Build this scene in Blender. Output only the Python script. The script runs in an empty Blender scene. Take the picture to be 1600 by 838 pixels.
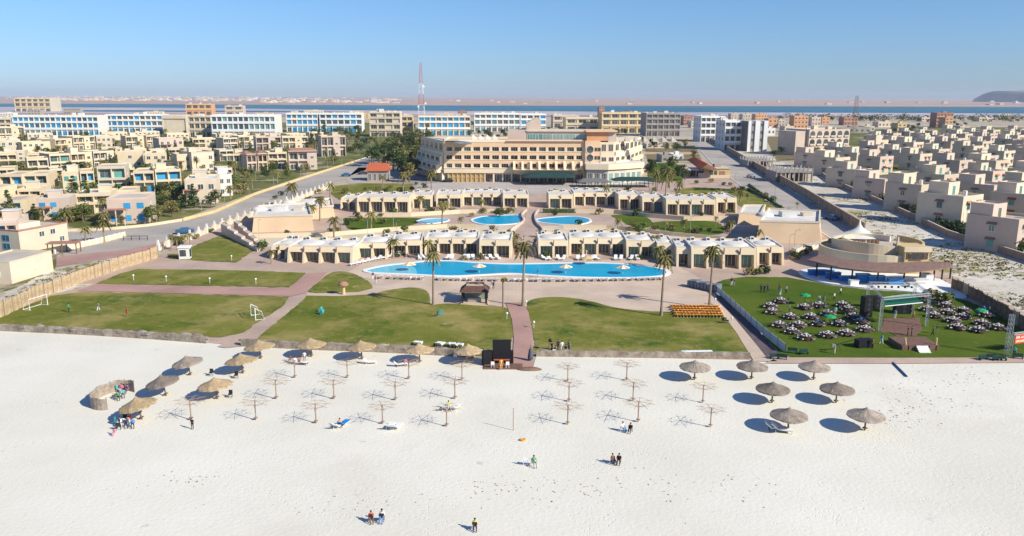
import bpy, math, random
from math import sin, cos, tan, pi, sqrt, hypot, atan2, radians as R
from mathutils import Vector, Matrix, noise
rnd = random.Random(11)
SC = bpy.context.scene
COL = SC.collection
H, F, YH = 36.0, 1244.0, 151.0
PITCH = math.atan((419 - YH) / F)
ROLL = R(-0.17)
fwd = Vector((0, cos(PITCH), -sin(PITCH)))
up0 = Vector((0, sin(PITCH), cos(PITCH)))
rt0 = Vector((1, 0, 0))
rt = rt0 * cos(ROLL) - up0 * sin(ROLL)
up = up0 * cos(ROLL) + rt0 * sin(ROLL)
EYE = Vector((0, 0, H))

def ray(px, py):
    return rt * ((px - 800) / F) + up * ((419 - py) / F) + fwd
def G(px, py, z=0.0):
    d = ray(px, py); t = (z - H) / d.z
    return EYE + d * t
def depth(P): return (P - EYE).dot(fwd)
def pxm(px, py): return F / depth(G(px, py))
def hp(px, py, h):
    """height in metres of something standing at ground pixel (px, py) and h pixels tall"""
    P = G(px, py); d = ray(px, py - h)
    return H + P.y * d.z / d.y

# ------------------------------------------------------------------ materials
MATS = {}
def nmat(name, c1, c2=None, scale=1.0, detail=4, rough=0.85, bump=0.0, bscale=None, spec=0.25, rand=0.0, wob=None, metallic=0, coord='Object', contrast=(0.35, 0.65), extra=None):
    if name in MATS: return MATS[name]
    m = bpy.data.materials.new(name); m.use_nodes = True; MATS[name] = m
    nt = m.node_tree; N = nt.nodes; L = nt.links
    b = N['Principled BSDF']
    b.inputs['Roughness'].default_value = rough
    b.inputs['Metallic'].default_value = metallic
    b.inputs['Specular IOR Level'].default_value = spec
    tc = N.new('ShaderNodeTexCoord')
    vec = tc.outputs[coord]
    col = None
    if c2 is not None:
        nz = N.new('ShaderNodeTexNoise'); nz.inputs['Scale'].default_value = scale; nz.inputs['Detail'].default_value = detail
        nz.inputs['Roughness'].default_value = 0.6
        L.new(vec, nz.inputs['Vector'])
        rp = N.new('ShaderNodeValToRGB'); L.new(nz.outputs['Fac'], rp.inputs['Fac'])
        rp.color_ramp.elements[0].position = contrast[0]; rp.color_ramp.elements[0].color = (*c1, 1)
        rp.color_ramp.elements[1].position = contrast[1]; rp.color_ramp.elements[1].color = (*c2, 1)
        col = rp.outputs['Color']
        for (cc, sc_, lo, hi) in (extra or []):
            n2 = N.new('ShaderNodeTexNoise'); n2.inputs['Scale'].default_value = sc_; n2.inputs['Detail'].default_value = 6
            n2.inputs['Roughness'].default_value = 0.7
            mp = N.new('ShaderNodeMapping'); mp.inputs['Location'].default_value = (sc_ * 371 + lo * 91, hi * 57, 0)
            L.new(vec, mp.inputs['Vector']); L.new(mp.outputs[0], n2.inputs['Vector'])
            mr = N.new('ShaderNodeMapRange'); mr.inputs['From Min'].default_value = lo; mr.inputs['From Max'].default_value = hi
            L.new(n2.outputs['Fac'], mr.inputs['Value'])
            mx = N.new('ShaderNodeMix'); mx.data_type = 'RGBA'
            L.new(mr.outputs[0], mx.inputs['Factor']); L.new(col, mx.inputs['A']); mx.inputs['B'].default_value = (*cc, 1)
            col = mx.outputs['Result']
    if rand > 0:
        oi = N.new('ShaderNodeObjectInfo')
        mr = N.new('ShaderNodeMapRange'); mr.inputs['To Min'].default_value = 1 - rand; mr.inputs['To Max'].default_value = 1 + rand * 0.6
        L.new(oi.outputs['Random'], mr.inputs['Value'])
        hs = N.new('ShaderNodeHueSaturation')
        L.new(mr.outputs[0], hs.inputs['Value'])
        if col is None: hs.inputs['Color'].default_value = (*c1, 1)
        else: L.new(col, hs.inputs['Color'])
        col = hs.outputs['Color']
    if col is None: b.inputs['Base Color'].default_value = (*c1, 1)
    else: L.new(col, b.inputs['Base Color'])
    if bump > 0:
        n3 = N.new('ShaderNodeTexNoise'); n3.inputs['Scale'].default_value = bscale or scale * 4; n3.inputs['Detail'].default_value = 5
        L.new(vec, n3.inputs['Vector'])
        bp = N.new('ShaderNodeBump'); bp.inputs['Strength'].default_value = 1.0; bp.inputs['Distance'].default_value = bump
        L.new(n3.outputs['Fac'], bp.inputs['Height']); L.new(bp.outputs[0], b.inputs['Normal'])
    return m

def brick(name, c1, c2, mortar, sx, rough=0.9):
    if name in MATS: return MATS[name]
    m = bpy.data.materials.new(name); m.use_nodes = True; MATS[name] = m
    N = m.node_tree.nodes; L = m.node_tree.links; b = N['Principled BSDF']; b.inputs['Roughness'].default_value = rough
    tc = N.new('ShaderNodeTexCoord'); br = N.new('ShaderNodeTexBrick')
    br.inputs['Scale'].default_value = sx; br.inputs['Color1'].default_value = (*c1, 1); br.inputs['Color2'].default_value = (*c2, 1)
    br.inputs['Mortar'].default_value = (*mortar, 1); br.inputs['Mortar Size'].default_value = 0.015
    L.new(tc.outputs['Object'], br.inputs['Vector'])
    nz = N.new('ShaderNodeTexNoise'); nz.inputs['Scale'].default_value = 0.12; nz.inputs['Detail'].default_value = 6
    L.new(tc.outputs['Object'], nz.inputs['Vector'])
    mr = N.new('ShaderNodeMapRange'); mr.inputs['From Min'].default_value = .3; mr.inputs['From Max'].default_value = .7
    mr.inputs['To Min'].default_value = .82; mr.inputs['To Max'].default_value = 1.12
    L.new(nz.outputs['Fac'], mr.inputs['Value'])
    hs = N.new('ShaderNodeHueSaturation'); L.new(mr.outputs[0], hs.inputs['Value']); L.new(br.outputs['Color'], hs.inputs['Color'])
    L.new(hs.outputs[0], b.inputs['Base Color'])
    return m

def leafmat(name, c1, c2, c3=None):
    m = nmat(name, c1, c2, scale=0.9, detail=3, rough=0.7, spec=0.15, rand=0.35, contrast=(0.4, 0.6))
    b = m.node_tree.nodes['Principled BSDF']
    return m

# ------------------------------------------------------------------ mesh building
class MB:
    def __init__(s): s.v = []; s.f = []; s.m = []; s.mats = []; s.T = None
    def mi(s, mat):
        if mat not in s.mats: s.mats.append(mat)
        return s.mats.index(mat)
    def add(s, vs, fs, mat):
        k = len(s.v)
        T = s.T
        s.v += [tuple(T @ Vector(v)) if T is not None else tuple(v) for v in vs]
        i = s.mi(mat)
        for f in fs: s.f.append(tuple(k + a for a in f)); s.m.append(i)
        return s
    def box(s, x0, x1, y0, y1, z0, z1, mat, bottom=False):
        vs = [(x0, y0, z0), (x1, y0, z0), (x1, y1, z0), (x0, y1, z0), (x0, y0, z1), (x1, y0, z1), (x1, y1, z1), (x0, y1, z1)]
        fs = [(4, 5, 6, 7), (0, 1, 5, 4), (1, 2, 6, 5), (2, 3, 7, 6), (3, 0, 4, 7)]
        fs.append((3, 2, 1, 0))
        return s.add(vs, fs, mat)
    def frustum(s, b, t, z0, z1, mat, topmat=None):
        """b, t: lists of (x, y) of equal length"""
        n = len(b)
        vs = [(x, y, z0) for x, y in b] + [(x, y, z1) for x, y in t]
        s.add(vs, [(i, (i + 1) % n, n + (i + 1) % n, n + i) for i in range(n)], mat)
        s.add([(x, y, z1) for x, y in t], [tuple(range(n))], topmat or mat)
        return s
    def prism(s, poly, z0, z1, mat, topmat=None): return s.frustum(poly, poly, z0, z1, mat, topmat)
    def tube(s, pts, r, mat, n=6, cap=True):
        rs = r if isinstance(r, (list, tuple)) else [r] * len(pts)
        pts = [Vector(p) for p in pts]; vs = []
        for i, p in enumerate(pts):
            d = (pts[min(i + 1, len(pts) - 1)] - pts[max(i - 1, 0)])
            d = d.normalized() if d.length > 1e-9 else Vector((0, 0, 1))
            a = Vector((0, 0, 1)) if abs(d.z) < .9 else Vector((1, 0, 0))
            u = d.cross(a).normalized(); w = u.cross(d)
            for k in range(n):
                t = 2 * pi * k / n; vs.append(p + (u * cos(t) + w * sin(t)) * rs[i])
        fs = []
        for i in range(len(pts) - 1):
            for k in range(n):
                fs.append((i * n + k, i * n + (k + 1) % n, (i + 1) * n + (k + 1) % n, (i + 1) * n + k))
        if cap: fs += [tuple(range(n))[::-1], tuple((len(pts) - 1) * n + k for k in range(n))]
        return s.add(vs, fs, mat)
    def lathe(s, prof, mat, n=16, c=(0, 0), sx=1, sy=1, a0=0, a1=2 * pi):
        full = abs(a1 - a0 - 2 * pi) < 1e-6; k = n if full else n + 1; vs = []
        for (r, z) in prof:
            for i in range(k):
                t = a0 + (a1 - a0) * i / n; vs.append((c[0] + r * cos(t) * sx, c[1] + r * sin(t) * sy, z))
        fs = []
        for j in range(len(prof) - 1):
            for i in range(n):
                i2 = (i + 1) % k; fs.append((j * k + i, j * k + i2, (j + 1) * k + i2, (j + 1) * k + i))
        return s.add(vs, fs, mat)
    def build(s, name, parent=None, smooth=False):
        me = bpy.data.meshes.new(name); me.from_pydata(s.v, [], s.f)
        for m in s.mats: me.materials.append(m)
        me.polygons.foreach_set('material_index', s.m)
        if smooth: me.polygons.foreach_set('use_smooth', [True] * len(s.f))
        me.update()
        return link(name, me, parent)

def link(name, data, parent=None):
    o = bpy.data.objects.new(name, data); COL.objects.link(o)
    if parent is not None: o.parent = parent
    return o
def tag(o, label=None, cat=None, group=None, kind=None):
    if label: o['label'] = label
    if cat: o['category'] = cat
    if group: o['group'] = group
    if kind: o['kind'] = kind
    return o
def thing(name, label, cat, loc=(0, 0, 0), rz=0, group=None):
    o = link(name, None); o.location = loc; o.rotation_euler = (0, 0, rz)
    o.empty_display_size = .3
    return tag(o, label, cat, group)
def kids(o): return [c for c in ALLK.get(o.name, [])]
ALLK = {}
def child(name, data, parent, loc=None, rz=None, rot=None):
    o = link(name, data, parent)
    if loc is not None: o.location = loc
    if rz is not None: o.rotation_euler = (0, 0, rz)
    if rot is not None: o.rotation_euler = rot
    return o
def protochildren(o):
    return [c for c in bpy.data.objects if c.parent is o]
TREES = {}
def register(o):
    """remember the tree of a prototype so that copies are quick"""
    def rec(x): return [(c, rec(c)) for c in protochildren(x)]
    TREES[o.name] = rec(o); return o
def dup(src, loc=None, rz=None, sc=None, label=None, group=None):
    r = src.copy(); COL.objects.link(r)
    def rec(lst, par):
        for c, sub in lst:
            d = c.copy(); COL.objects.link(d); d.parent = par; rec(sub, d)
    rec(TREES[src.name], r)
    if loc is not None: r.location = loc
    if rz is not None: r.rotation_euler = (0, 0, rz)
    if sc is not None: r.scale = sc if isinstance(sc, (tuple, Vector)) else (sc, sc, sc)
    if label: r['label'] = label
    if group: r['group'] = group
    return r
class Kind:
    """first placement moves the prototype itself, later ones copy it"""
    def __init__(s, maker): s.maker = maker; s.o = None
    def put(s, loc, rz=0, sc=1.0, label=None, group=None):
        if s.o is None:
            s.o = s.maker(); register(s.o)
            s.o.location = loc; s.o.rotation_euler = (0, 0, rz)
            s.o.scale = sc if isinstance(sc, (tuple, Vector)) else (sc, sc, sc)
            if label: s.o['label'] = label
            if group: s.o['group'] = group
            return s.o
        return dup(s.o, loc, rz, sc if isinstance(sc, (tuple, Vector)) else (sc,) * 3, label, group)

_ORD = 'first second third fourth fifth sixth seventh eighth ninth tenth eleventh twelfth thirteenth fourteenth fifteenth sixteenth seventeenth eighteenth nineteenth twentieth'.split()
_T = {2: 'twenty', 3: 'thirty', 4: 'forty', 5: 'fifty', 6: 'sixty', 7: 'seventy', 8: 'eighty', 9: 'ninety'}
def nth(i):
    i += 1
    if i <= 20: return _ORD[i - 1]
    t, u = divmod(i, 10)
    return (_T[t] + '-' + _ORD[u - 1]) if u else _T[t][:-1] + 'ieth'
ROWN = ['nearest', 'second', 'third', 'fourth', 'fifth', 'sixth', 'seventh', 'eighth', 'ninth', 'tenth']

def bands(pts, ys):
    """pts [(px, py)] -> for each point (band index counted from the camera, rank from the left in it)"""
    def b(y):
        k = sum(1 for t in ys if y < t)
        return k
    idx = [(b(p[1]), p[0], i) for i, p in enumerate(pts)]
    out = [None] * len(pts)
    for k in set(t[0] for t in idx):
        for r, (_, _, i) in enumerate(sorted(t for t in idx if t[0] == k)): out[i] = (k, r)
    return out

def smooth_poly(pts, n=5, closed=True):
    out = []; N = len(pts)
    rng = range(N) if closed else range(N - 1)
    for i in rng:
        g = (lambda k: pts[k % N]) if closed else (lambda k: pts[min(max(k, 0), N - 1)])
        p0, p1, p2, p3 = g(i - 1), g(i), g(i + 1), g(i + 2)
        for j in range(n):
            t = j / n
            out.append(tuple(0.5 * ((2 * p1[a]) + (-p0[a] + p2[a]) * t + (2 * p0[a] - 5 * p1[a] + 4 * p2[a] - p3[a]) * t * t + (-p0[a] + 3 * p1[a] - 3 * p2[a] + p3[a]) * t ** 3) for a in (0, 1)))
    if not closed: out.append(tuple(pts[-1]))
    return out
def gp(pts, z=0.0): return [tuple(G(x, y, z)[:2]) for x, y in pts]

def ragged(w, amp):
    out = []; n = len(w)
    for i in range(n):
        a = Vector(w[i]); b = Vector(w[(i + 1) % n]); L = (b - a).length; k = max(1, min(300, int(L / .7)))
        nr = Vector((-(b - a).y, (b - a).x)) / max(L, .01)
        for j in range(k):
            p = a + (b - a) * j / k; f = min(1, min(j, k - j) / 2)
            out.append(tuple(p + nr * amp * f * (noise.noise(Vector((p.x * .6, p.y * .6, 0))) * 1.3 + noise.noise(Vector((p.x * 2.1, p.y * 2.1, 5))) * .7)))
    return out
def sheet(name, px, z, mat, smooth=0, kind='structure', label=None, rag=0):
    pts = smooth_poly(px, smooth) if smooth else px
    w = gp(pts)
    if rag: w = ragged(w, rag)
    a = sum(w[i][0] * w[(i + 1) % len(w)][1] - w[(i + 1) % len(w)][0] * w[i][1] for i in range(len(w)))
    if a < 0: w = w[::-1]
    mb = MB(); mb.add([(x, y, z) for x, y in w], [tuple(range(len(w)))], mat)
    o = mb.build(name); tag(o, kind=kind, label=label); return o

def wall_along(mb, w, width, z0, z1, mat, capmat=None, cap=0.0, closed=False):
    """w: world xy points"""
    w = [Vector(p) for p in w]; n = len(w); L = []; Rr = []
    for i in range(n):
        a = w[(i - 1) % n] if (closed or i > 0) else w[i]; b = w[(i + 1) % n] if (closed or i < n - 1) else w[i]
        d = (b - a).normalized(); nrm = Vector((-d.y, d.x)) * width / 2
        L.append(w[i] + nrm); Rr.append(w[i] - nrm)
    zz0 = z0 if callable(z0) else (lambda i: z0); zz1 = z1 if callable(z1) else (lambda i: z1)
    vs = []
    for i in range(n):
        vs += [(*Rr[i], zz0(i)), (*L[i], zz0(i)), (*L[i], zz1(i)), (*Rr[i], zz1(i))]
    fs = []
    for i in range(n if closed else n - 1):
        a = 4 * i; b = 4 * ((i + 1) % n)
        fs += [(a, b, b + 3, a + 3), (b + 1, a + 1, a + 2, b + 2), (a + 3, b + 3, b + 2, a + 2)]
    if not closed: fs += [(0, 3, 2, 1), (4 * n - 4, 4 * n - 3, 4 * n - 2, 4 * n - 1)]
    mb.add(vs, fs, mat); return mb
def along(w, step):
    """points every step metres along world polyline, with heading"""
    out = []; w = [Vector(p) for p in w]; acc = 0.0
    for i in range(len(w) - 1):
        d = w[i + 1] - w[i]; L = d.length
        while acc <= L:
            out.append((w[i] + d * (acc / L), atan2(d.y, d.x))); acc += step
        acc -= L
    return out

# ------------------------------------------------------------------ palette
M_sand = nmat('beach_sand', (.70, .66, .57), (.78, .74, .65), scale=.05, detail=8, rough=.95, spec=.05, bump=.035, bscale=2.2,
              extra=[((.48, .44, .40), 1.1, .64, .74), ((.64, .57, .50), .03, .56, .8), ((.50, .47, .43), .25, .66, .76)])
M_ground = nmat('dry_ground', (.40, .33, .25), (.54, .46, .36), scale=.012, detail=8, rough=.95, spec=.05,
                extra=[((.17, .17, .07), .03, .56, .66), ((.30, .24, .17), .15, .55, .7)])
M_farsand = nmat('desert_sand', (.40, .28, .24), (.50, .37, .31), scale=.0012, detail=8, rough=.95, spec=.02,
                 extra=[((.22, .20, .17), .004, .60, .66)])
M_salt = nmat('salt_flat', (.36, .33, .38), (.55, .50, .52), scale=.004, detail=5, rough=.8, spec=.1)
M_scrub = nmat('scrub_sand', (.52, .46, .385), (.68, .625, .555), scale=.06, detail=8, rough=.95, spec=.05, bump=.15, bscale=.5,
               extra=[((.24, .22, .07), .06, .53, .64), ((.33, .27, .20), .3, .55, .66)])
M_quarter = nmat('garden_ground', (.09, .115, .028), (.19, .18, .07), scale=.06, detail=7, rough=.95, spec=.05,
                 extra=[((.42, .34, .25), .045, .55, .62)])
M_lawn = nmat('lawn_grass', (.11, .135, .018), (.195, .195, .038), scale=.055, detail=7, rough=.95, spec=.05, bump=.05, bscale=3,
              extra=[((.36, .28, .11), .085, .48, .68), ((.06, .11, .016), .11, .54, .66), ((.27, .22, .08), .6, .52, .72), ((.42, .34, .18), .2, .64, .74)])
M_lawn2 = nmat('lush_grass', (.060, .105, .012), (.11, .145, .02), scale=.08, detail=6, rough=.95, spec=.05, bump=.05, bscale=3,
               extra=[((.24, .22, .07), .12, .63, .74)])
M_red = brick('red_pavers', (.42, .235, .195), (.47, .27, .225), (.36, .24, .2), 1.3)
M_pink = brick('pink_pavers', (.46, .33, .26), (.52, .38, .30), (.42, .31, .25), .9)
M_patio = brick('patio_stone', (.58, .44, .335), (.62, .475, .365), (.52, .40, .31), .35)
M_asph = nmat('road_surface', (.38, .335, .295), (.46, .41, .36), scale=.07, detail=6, rough=.9, spec=.1, extra=[((.25, .235, .235), .02, .5, .7)])
M_slate = nmat('dark_paving', (.10, .075, .085), (.15, .115, .12), scale=.5, rough=.9)
M_plaza = nmat('terrace_paving', (.42, .37, .35), (.50, .44, .41), scale=.1, rough=.9)
M_white = nmat('white_paint', (.74, .72, .68), (.66, .63, .58), scale=.35, detail=5, rough=.8, rand=.06)
M_bright = nmat('bright_white', (.82, .81, .79), rough=.6)
M_cream = nmat('cream_plaster', (.72, .59, .41), (.64, .52, .36), scale=.25, detail=6, rough=.9, rand=.07)
M_creamL = nmat('pale_plaster', (.69, .58, .45), (.59, .50, .38), scale=.2, detail=6, rough=.9, rand=.10)
M_pinkw = nmat('pink_plaster', (.63, .50, .41), (.55, .44, .36), scale=.2, detail=6, rough=.9, rand=.08)
M_peach = nmat('peach_plaster', (.80, .55, .35), (.72, .49, .31), scale=.15, detail=6, rough=.9)
M_hcream = nmat('hotel_cream', (.80, .66, .48), (.73, .59, .42), scale=.12, detail=6, rough=.9)
M_orange = nmat('orange_plaster', (.68, .36, .19), (.60, .31, .17), scale=.2, rough=.9)
M_yellow = nmat('yellow_plaster', (.68, .50, .24), (.60, .44, .21), scale=.2, rough=.9, rand=.1)
M_tan = nmat('tan_render', (.64, .47, .31), (.57, .41, .27), scale=.15, detail=7, rough=.95, bump=.05)
M_grey = nmat('grey_concrete', (.38, .34, .31), (.30, .27, .25), scale=.3, detail=6, rough=.95)
M_roofw = nmat('white_roof', (.72, .69, .66), (.60, .56, .52), scale=.3, detail=6, rough=.9, rand=.06)
M_roofd = nmat('dusty_roof', (.58, .50, .43), (.47, .41, .35), scale=.25, detail=6, rough=.95, rand=.1)
M_tile = nmat('red_tile', (.52, .13, .055), (.42, .10, .045), scale=1.2, rough=.8)
M_tileb = nmat('brown_tile', (.42, .22, .16), (.34, .17, .12), scale=1.2, rough=.85)
M_glass = nmat('dark_glass', (.05, .065, .075), (.13, .13, .125), scale=.35, detail=2, rough=.15, spec=.6, rand=.4)
M_gglass = nmat('green_glass', (.10, .26, .24), (.20, .36, .33), scale=.3, detail=2, rough=.2, spec=.6, rand=.25)
M_blue = nmat('blue_shutter', (.03, .25, .52), (.05, .34, .60), scale=.6, rough=.6, rand=.25)
M_turq = nmat('turquoise_frame', (.06, .42, .44), rough=.6, rand=.25)
M_dark = nmat('dark_metal', (.025, .028, .032), rough=.5)
M_black = nmat('black_panel', (.012, .012, .015), rough=.55)
M_wood = nmat('brown_wood', (.17, .085, .05), (.24, .13, .08), scale=1.5, rough=.8)
M_deck = nmat('deck_boards', (.15, .08, .06), (.22, .125, .095), scale=2.5, rough=.85)
M_post = nmat('post_wood', (.16, .10, .07), (.24, .16, .11), scale=3, rough=.9)
M_thatch = nmat('grey_thatch', (.24, .19, .15), (.42, .35, .29), scale=1.6, detail=6, rough=.95, bump=.1, bscale=8, rand=.28)
M_thatchg = nmat('golden_thatch', (.36, .25, .13), (.50, .38, .24), scale=2.5, detail=5, rough=.95, bump=.1, bscale=7, rand=.2)
M_reed = nmat('reed_mat', (.36, .26, .15), (.52, .39, .25), scale=1.2, detail=6, rough=.95, bump=.05, bscale=6)
M_reedd = nmat('brown_reed', (.15, .09, .055), (.30, .20, .13), scale=.9, detail=6, rough=.95)
M_stone = nmat('wall_stone', (.20, .16, .125), (.42, .35, .285), scale=.7, detail=6, rough=.95, bump=.12)
M_pool = nmat('pool_water', (.0, .30, .50), (.0, .36, .58), scale=.12, detail=3, rough=.3, spec=.04, bump=.03, bscale=2)
M_poolL = nmat('shallow_pool_water', (.10, .50, .66), (.16, .56, .70), scale=.3, rough=.25, spec=.25, bump=.02, bscale=2)
M_lake = nmat('lake_water', (.02, .12, .18), (.04, .16, .22), scale=.003, detail=6, rough=.4, spec=.12)
M_cloth = nmat('white_cloth', (.80, .79, .78), rough=.9)
M_orc = nmat('orange_cloth', (.80, .33, .05), (.86, .46, .12), scale=1.5, rough=.9, rand=.25)
M_brownc = nmat('brown_cloth', (.055, .03, .03), (.10, .055, .05), scale=2, rough=.9, rand=.3)
M_greenc = nmat('green_canopy', (.015, .27, .09), (.02, .33, .12), scale=1, rough=.8)
M_dkgreen = nmat('dark_green_canvas', (.012, .045, .045), (.02, .06, .055), scale=1, rough=.85)
M_redc = nmat('red_cloth', (.55, .03, .02), rough=.9)
M_bluec = nmat('blue_cloth', (.03, .22, .60), rough=.9)
M_skin = nmat('skin', (.42, .24, .16), rough=.7)
M_hair = nmat('dark_hair', (.02, .015, .012), rough=.8)
M_trunk = nmat('palm_bark', (.24, .17, .12), (.34, .26, .19), scale=3, rough=.95, bump=.05)
M_bark = nmat('tree_bark', (.12, .085, .06), (.2, .15, .11), scale=4, rough=.95)
M_leaf = leafmat('bushy_leaves', (.075, .11, .025), (.15, .17, .045))
M_leafd = leafmat('dark_leaves', (.038, .07, .025), (.08, .115, .038))
M_leafo = leafmat('dusty_leaves', (.18, .16, .055), (.27, .22, .085))
M_palm = leafmat('palm_leaves', (.13, .125, .035), (.24, .20, .07))
M_silver = nmat('truss_metal', (.45, .48, .50), rough=.4, metallic=.5)
M_mred = nmat('mast_red', (.50, .06, .05), rough=.6)
M_grill = nmat('green_grille', (.22, .30, .22), rough=.7)

def add_pits(m):
    """trampled sand: many small hollows, denser along wandering tracks"""
    N = m.node_tree.nodes; L = m.node_tree.links; b = N['Principled BSDF']
    tc = N.new('ShaderNodeTexCoord'); vo = N.new('ShaderNodeTexVoronoi'); vo.inputs['Scale'].default_value = 2.3; vo.inputs['Randomness'].default_value = 1
    L.new(tc.outputs['Object'], vo.inputs['Vector'])
    mr = N.new('ShaderNodeMapRange'); mr.inputs['From Min'].default_value = .05; mr.inputs['From Max'].default_value = .26; L.new(vo.outputs['Distance'], mr.inputs['Value'])
    nz = N.new('ShaderNodeTexNoise'); nz.inputs['Scale'].default_value = .09; nz.inputs['Detail'].default_value = 5; nz.inputs['Distortion'].default_value = 1.5; L.new(tc.outputs['Object'], nz.inputs['Vector'])
    m2 = N.new('ShaderNodeMapRange'); m2.inputs['From Min'].default_value = .48; m2.inputs['From Max'].default_value = .64; L.new(nz.outputs['Fac'], m2.inputs['Value'])
    mx = N.new('ShaderNodeMix'); L.new(m2.outputs[0], mx.inputs['Factor']); mx.inputs['A'].default_value = 1; L.new(mr.outputs[0], mx.inputs['B'])
    old = b.inputs['Normal'].links[0].from_node
    bp = N.new('ShaderNodeBump'); bp.inputs['Distance'].default_value = .04; L.new(mx.outputs['Result'], bp.inputs['Height']); L.new(old.outputs[0], bp.inputs['Normal']); L.new(bp.outputs[0], b.inputs['Normal'])
add_pits(M_sand)
# ------------------------------------------------------------------ the setting
def big(name, x0, x1, y0, y1, z, mat):
    mb = MB(); mb.add([(x0, y0, z), (x1, y0, z), (x1, y1, z), (x0, y1, z)], [(0, 1, 2, 3)], mat)
    return tag(mb.build(name), kind='structure')
big('ground', -14000, 14000, -400, 16000, 0, M_ground)
# the far shore beyond the lake
sheet('desert_shore', [(-1500, 182), (800, 182.5), (3100, 187), (3100, 160.5), (1600, 155.1), (800, 152.9), (-1500, 147)], .6, M_farsand)
sheet('salt_flat', [(-600, 166.5), (300, 168.5), (700, 171), (1200, 173), (2200, 176), (2200, 187), (1250, 181.8), (700, 180.5), (400, 179), (-600, 176)], 1.0, M_salt)
sheet('lake', [(-600, 160.5), (200, 163.2), (480, 164.8), (800, 165.8), (1200, 166.6), (2200, 170), (2200, 180.5), (1250, 176.8), (800, 174.6), (560, 173.2), (400, 170.5), (200, 168.6), (-600, 165)], 1.3, M_lake)
sheet('lake_channel', [(100, 173.0), (420, 174.4), (560, 176), (420, 176.4), (100, 175)], 1.5, M_lake)

wallpx = [(-300, 505), (-100, 512), (0, 517.5), (90, 521), (200, 527), (330, 537), (376, 541), (400, 541), (500, 547), (620, 551), (720, 557), (762, 562), (766, 578), (832, 578), (838, 556), (1000, 558), (1180, 560), (1205, 569), (1400, 568.5), (1600, 567), (1750, 566), (1950, 565)]
w = gp(wallpx)
bm_ = MB(); bm_.add([(x, y, .04) for x, y in w] + [(420, -260, .04), (-420, -260, .04)], [tuple(range(len(w) + 2))[::-1]], M_sand)
tag(bm_.build('beach'), kind='structure')

sheet('garden_ground', [(-500, 520), (-40, 470), (85, 432), (90, 395), (105, 374), (190, 357), (285, 342), (400, 300), (480, 273), (558, 250), (600, 238), (660, 206), (640, 192), (-500, 190)], .02, M_quarter)
sheet('villa_quarter_ground', [(1278, 268), (1385, 323), (1480, 370), (1640, 420), (2000, 520), (2200, 205), (1440, 198), (1330, 205), (1262, 240)], .02, M_quarter)
sheet('sandy_lot', [(1125, 228), (1190, 236), (1230, 258), (1278, 268), (1385, 323), (1480, 370), (1640, 420), (2050, 525), (2050, 640), (1640, 515), (1480, 432), (1348, 364), (1250, 308), (1160, 250)], .03, M_scrub)
sheet('sandy_strip', [(-60, 492), (30, 448), (86, 420), (200, 396), (246, 388), (252, 397), (150, 422), (60, 452), (-20, 490)], .035, M_scrub, rag=.8)
sheet('resort_paving', [(-40, 512), (-20, 492), (60, 455), (250, 400), (262, 378), (345, 352), (520, 298), (580, 270), (640, 258), (1010, 255), (1110, 262), (1200, 312), (1345, 374), (1480, 430), (1640, 508), (1640, 566), (1200, 564), (838, 556), (760, 560), (500, 547), (330, 537), (100, 522)], .045, M_pink)
sheet('road', [(190, 357), (230, 352.5), (285, 343.5), (335, 331), (400, 302.5), (480, 275.5), (558, 251), (600, 238), (640, 218), (668, 210), (672, 216), (648, 232), (612, 252), (563, 269), (500, 293), (450, 313), (400, 334), (345, 353), (290, 374), (262, 384), (200, 391), (110, 402), (84, 397), (150, 381), (104, 374), (60, 376), (60, 368), (104, 361)], .06, M_asph)
sheet('brick_paving', [(88, 402), (200, 390), (262, 377), (285, 374), (262, 386), (245, 393), (150, 408), (88, 418)], .075, M_red)
sheet('road', [(1040, 204), (1085, 214), (1090, 230), (1118, 262), (1158, 291), (1210, 321), (1262, 352), (1300, 374), (1350, 378), (1352, 366), (1300, 336), (1250, 308), (1180, 265), (1130, 235), (1108, 219), (1085, 207), (1040, 199)], .06, M_asph)
sheet('hotel_terrace', [(672, 287), (760, 283), (1010, 283), (1016, 292), (900, 296), (885, 303), (690, 303), (640, 300)], .075, M_plaza)
sheet('car_park', [(560, 262), (700, 262), (690, 292), (640, 292), (600, 280), (545, 288), (540, 280)], .06, M_asph)

sheet('lower_terrace', [(390, 366), (540, 362), (700, 352), (900, 354), (1010, 362), (1120, 372), (1140, 388), (400, 386)], .06, M_creamL)
sheet('patio', [(545, 425), (566, 413), (620, 405), (800, 404), (1000, 407), (1060, 418), (1085, 430), (1110, 448), (1126, 475), (1150, 506), (1042, 502), (950, 490), (860, 474), (800, 486), (720, 484), (668, 480), (600, 462), (575, 455)], .06, M_patio)
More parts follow.
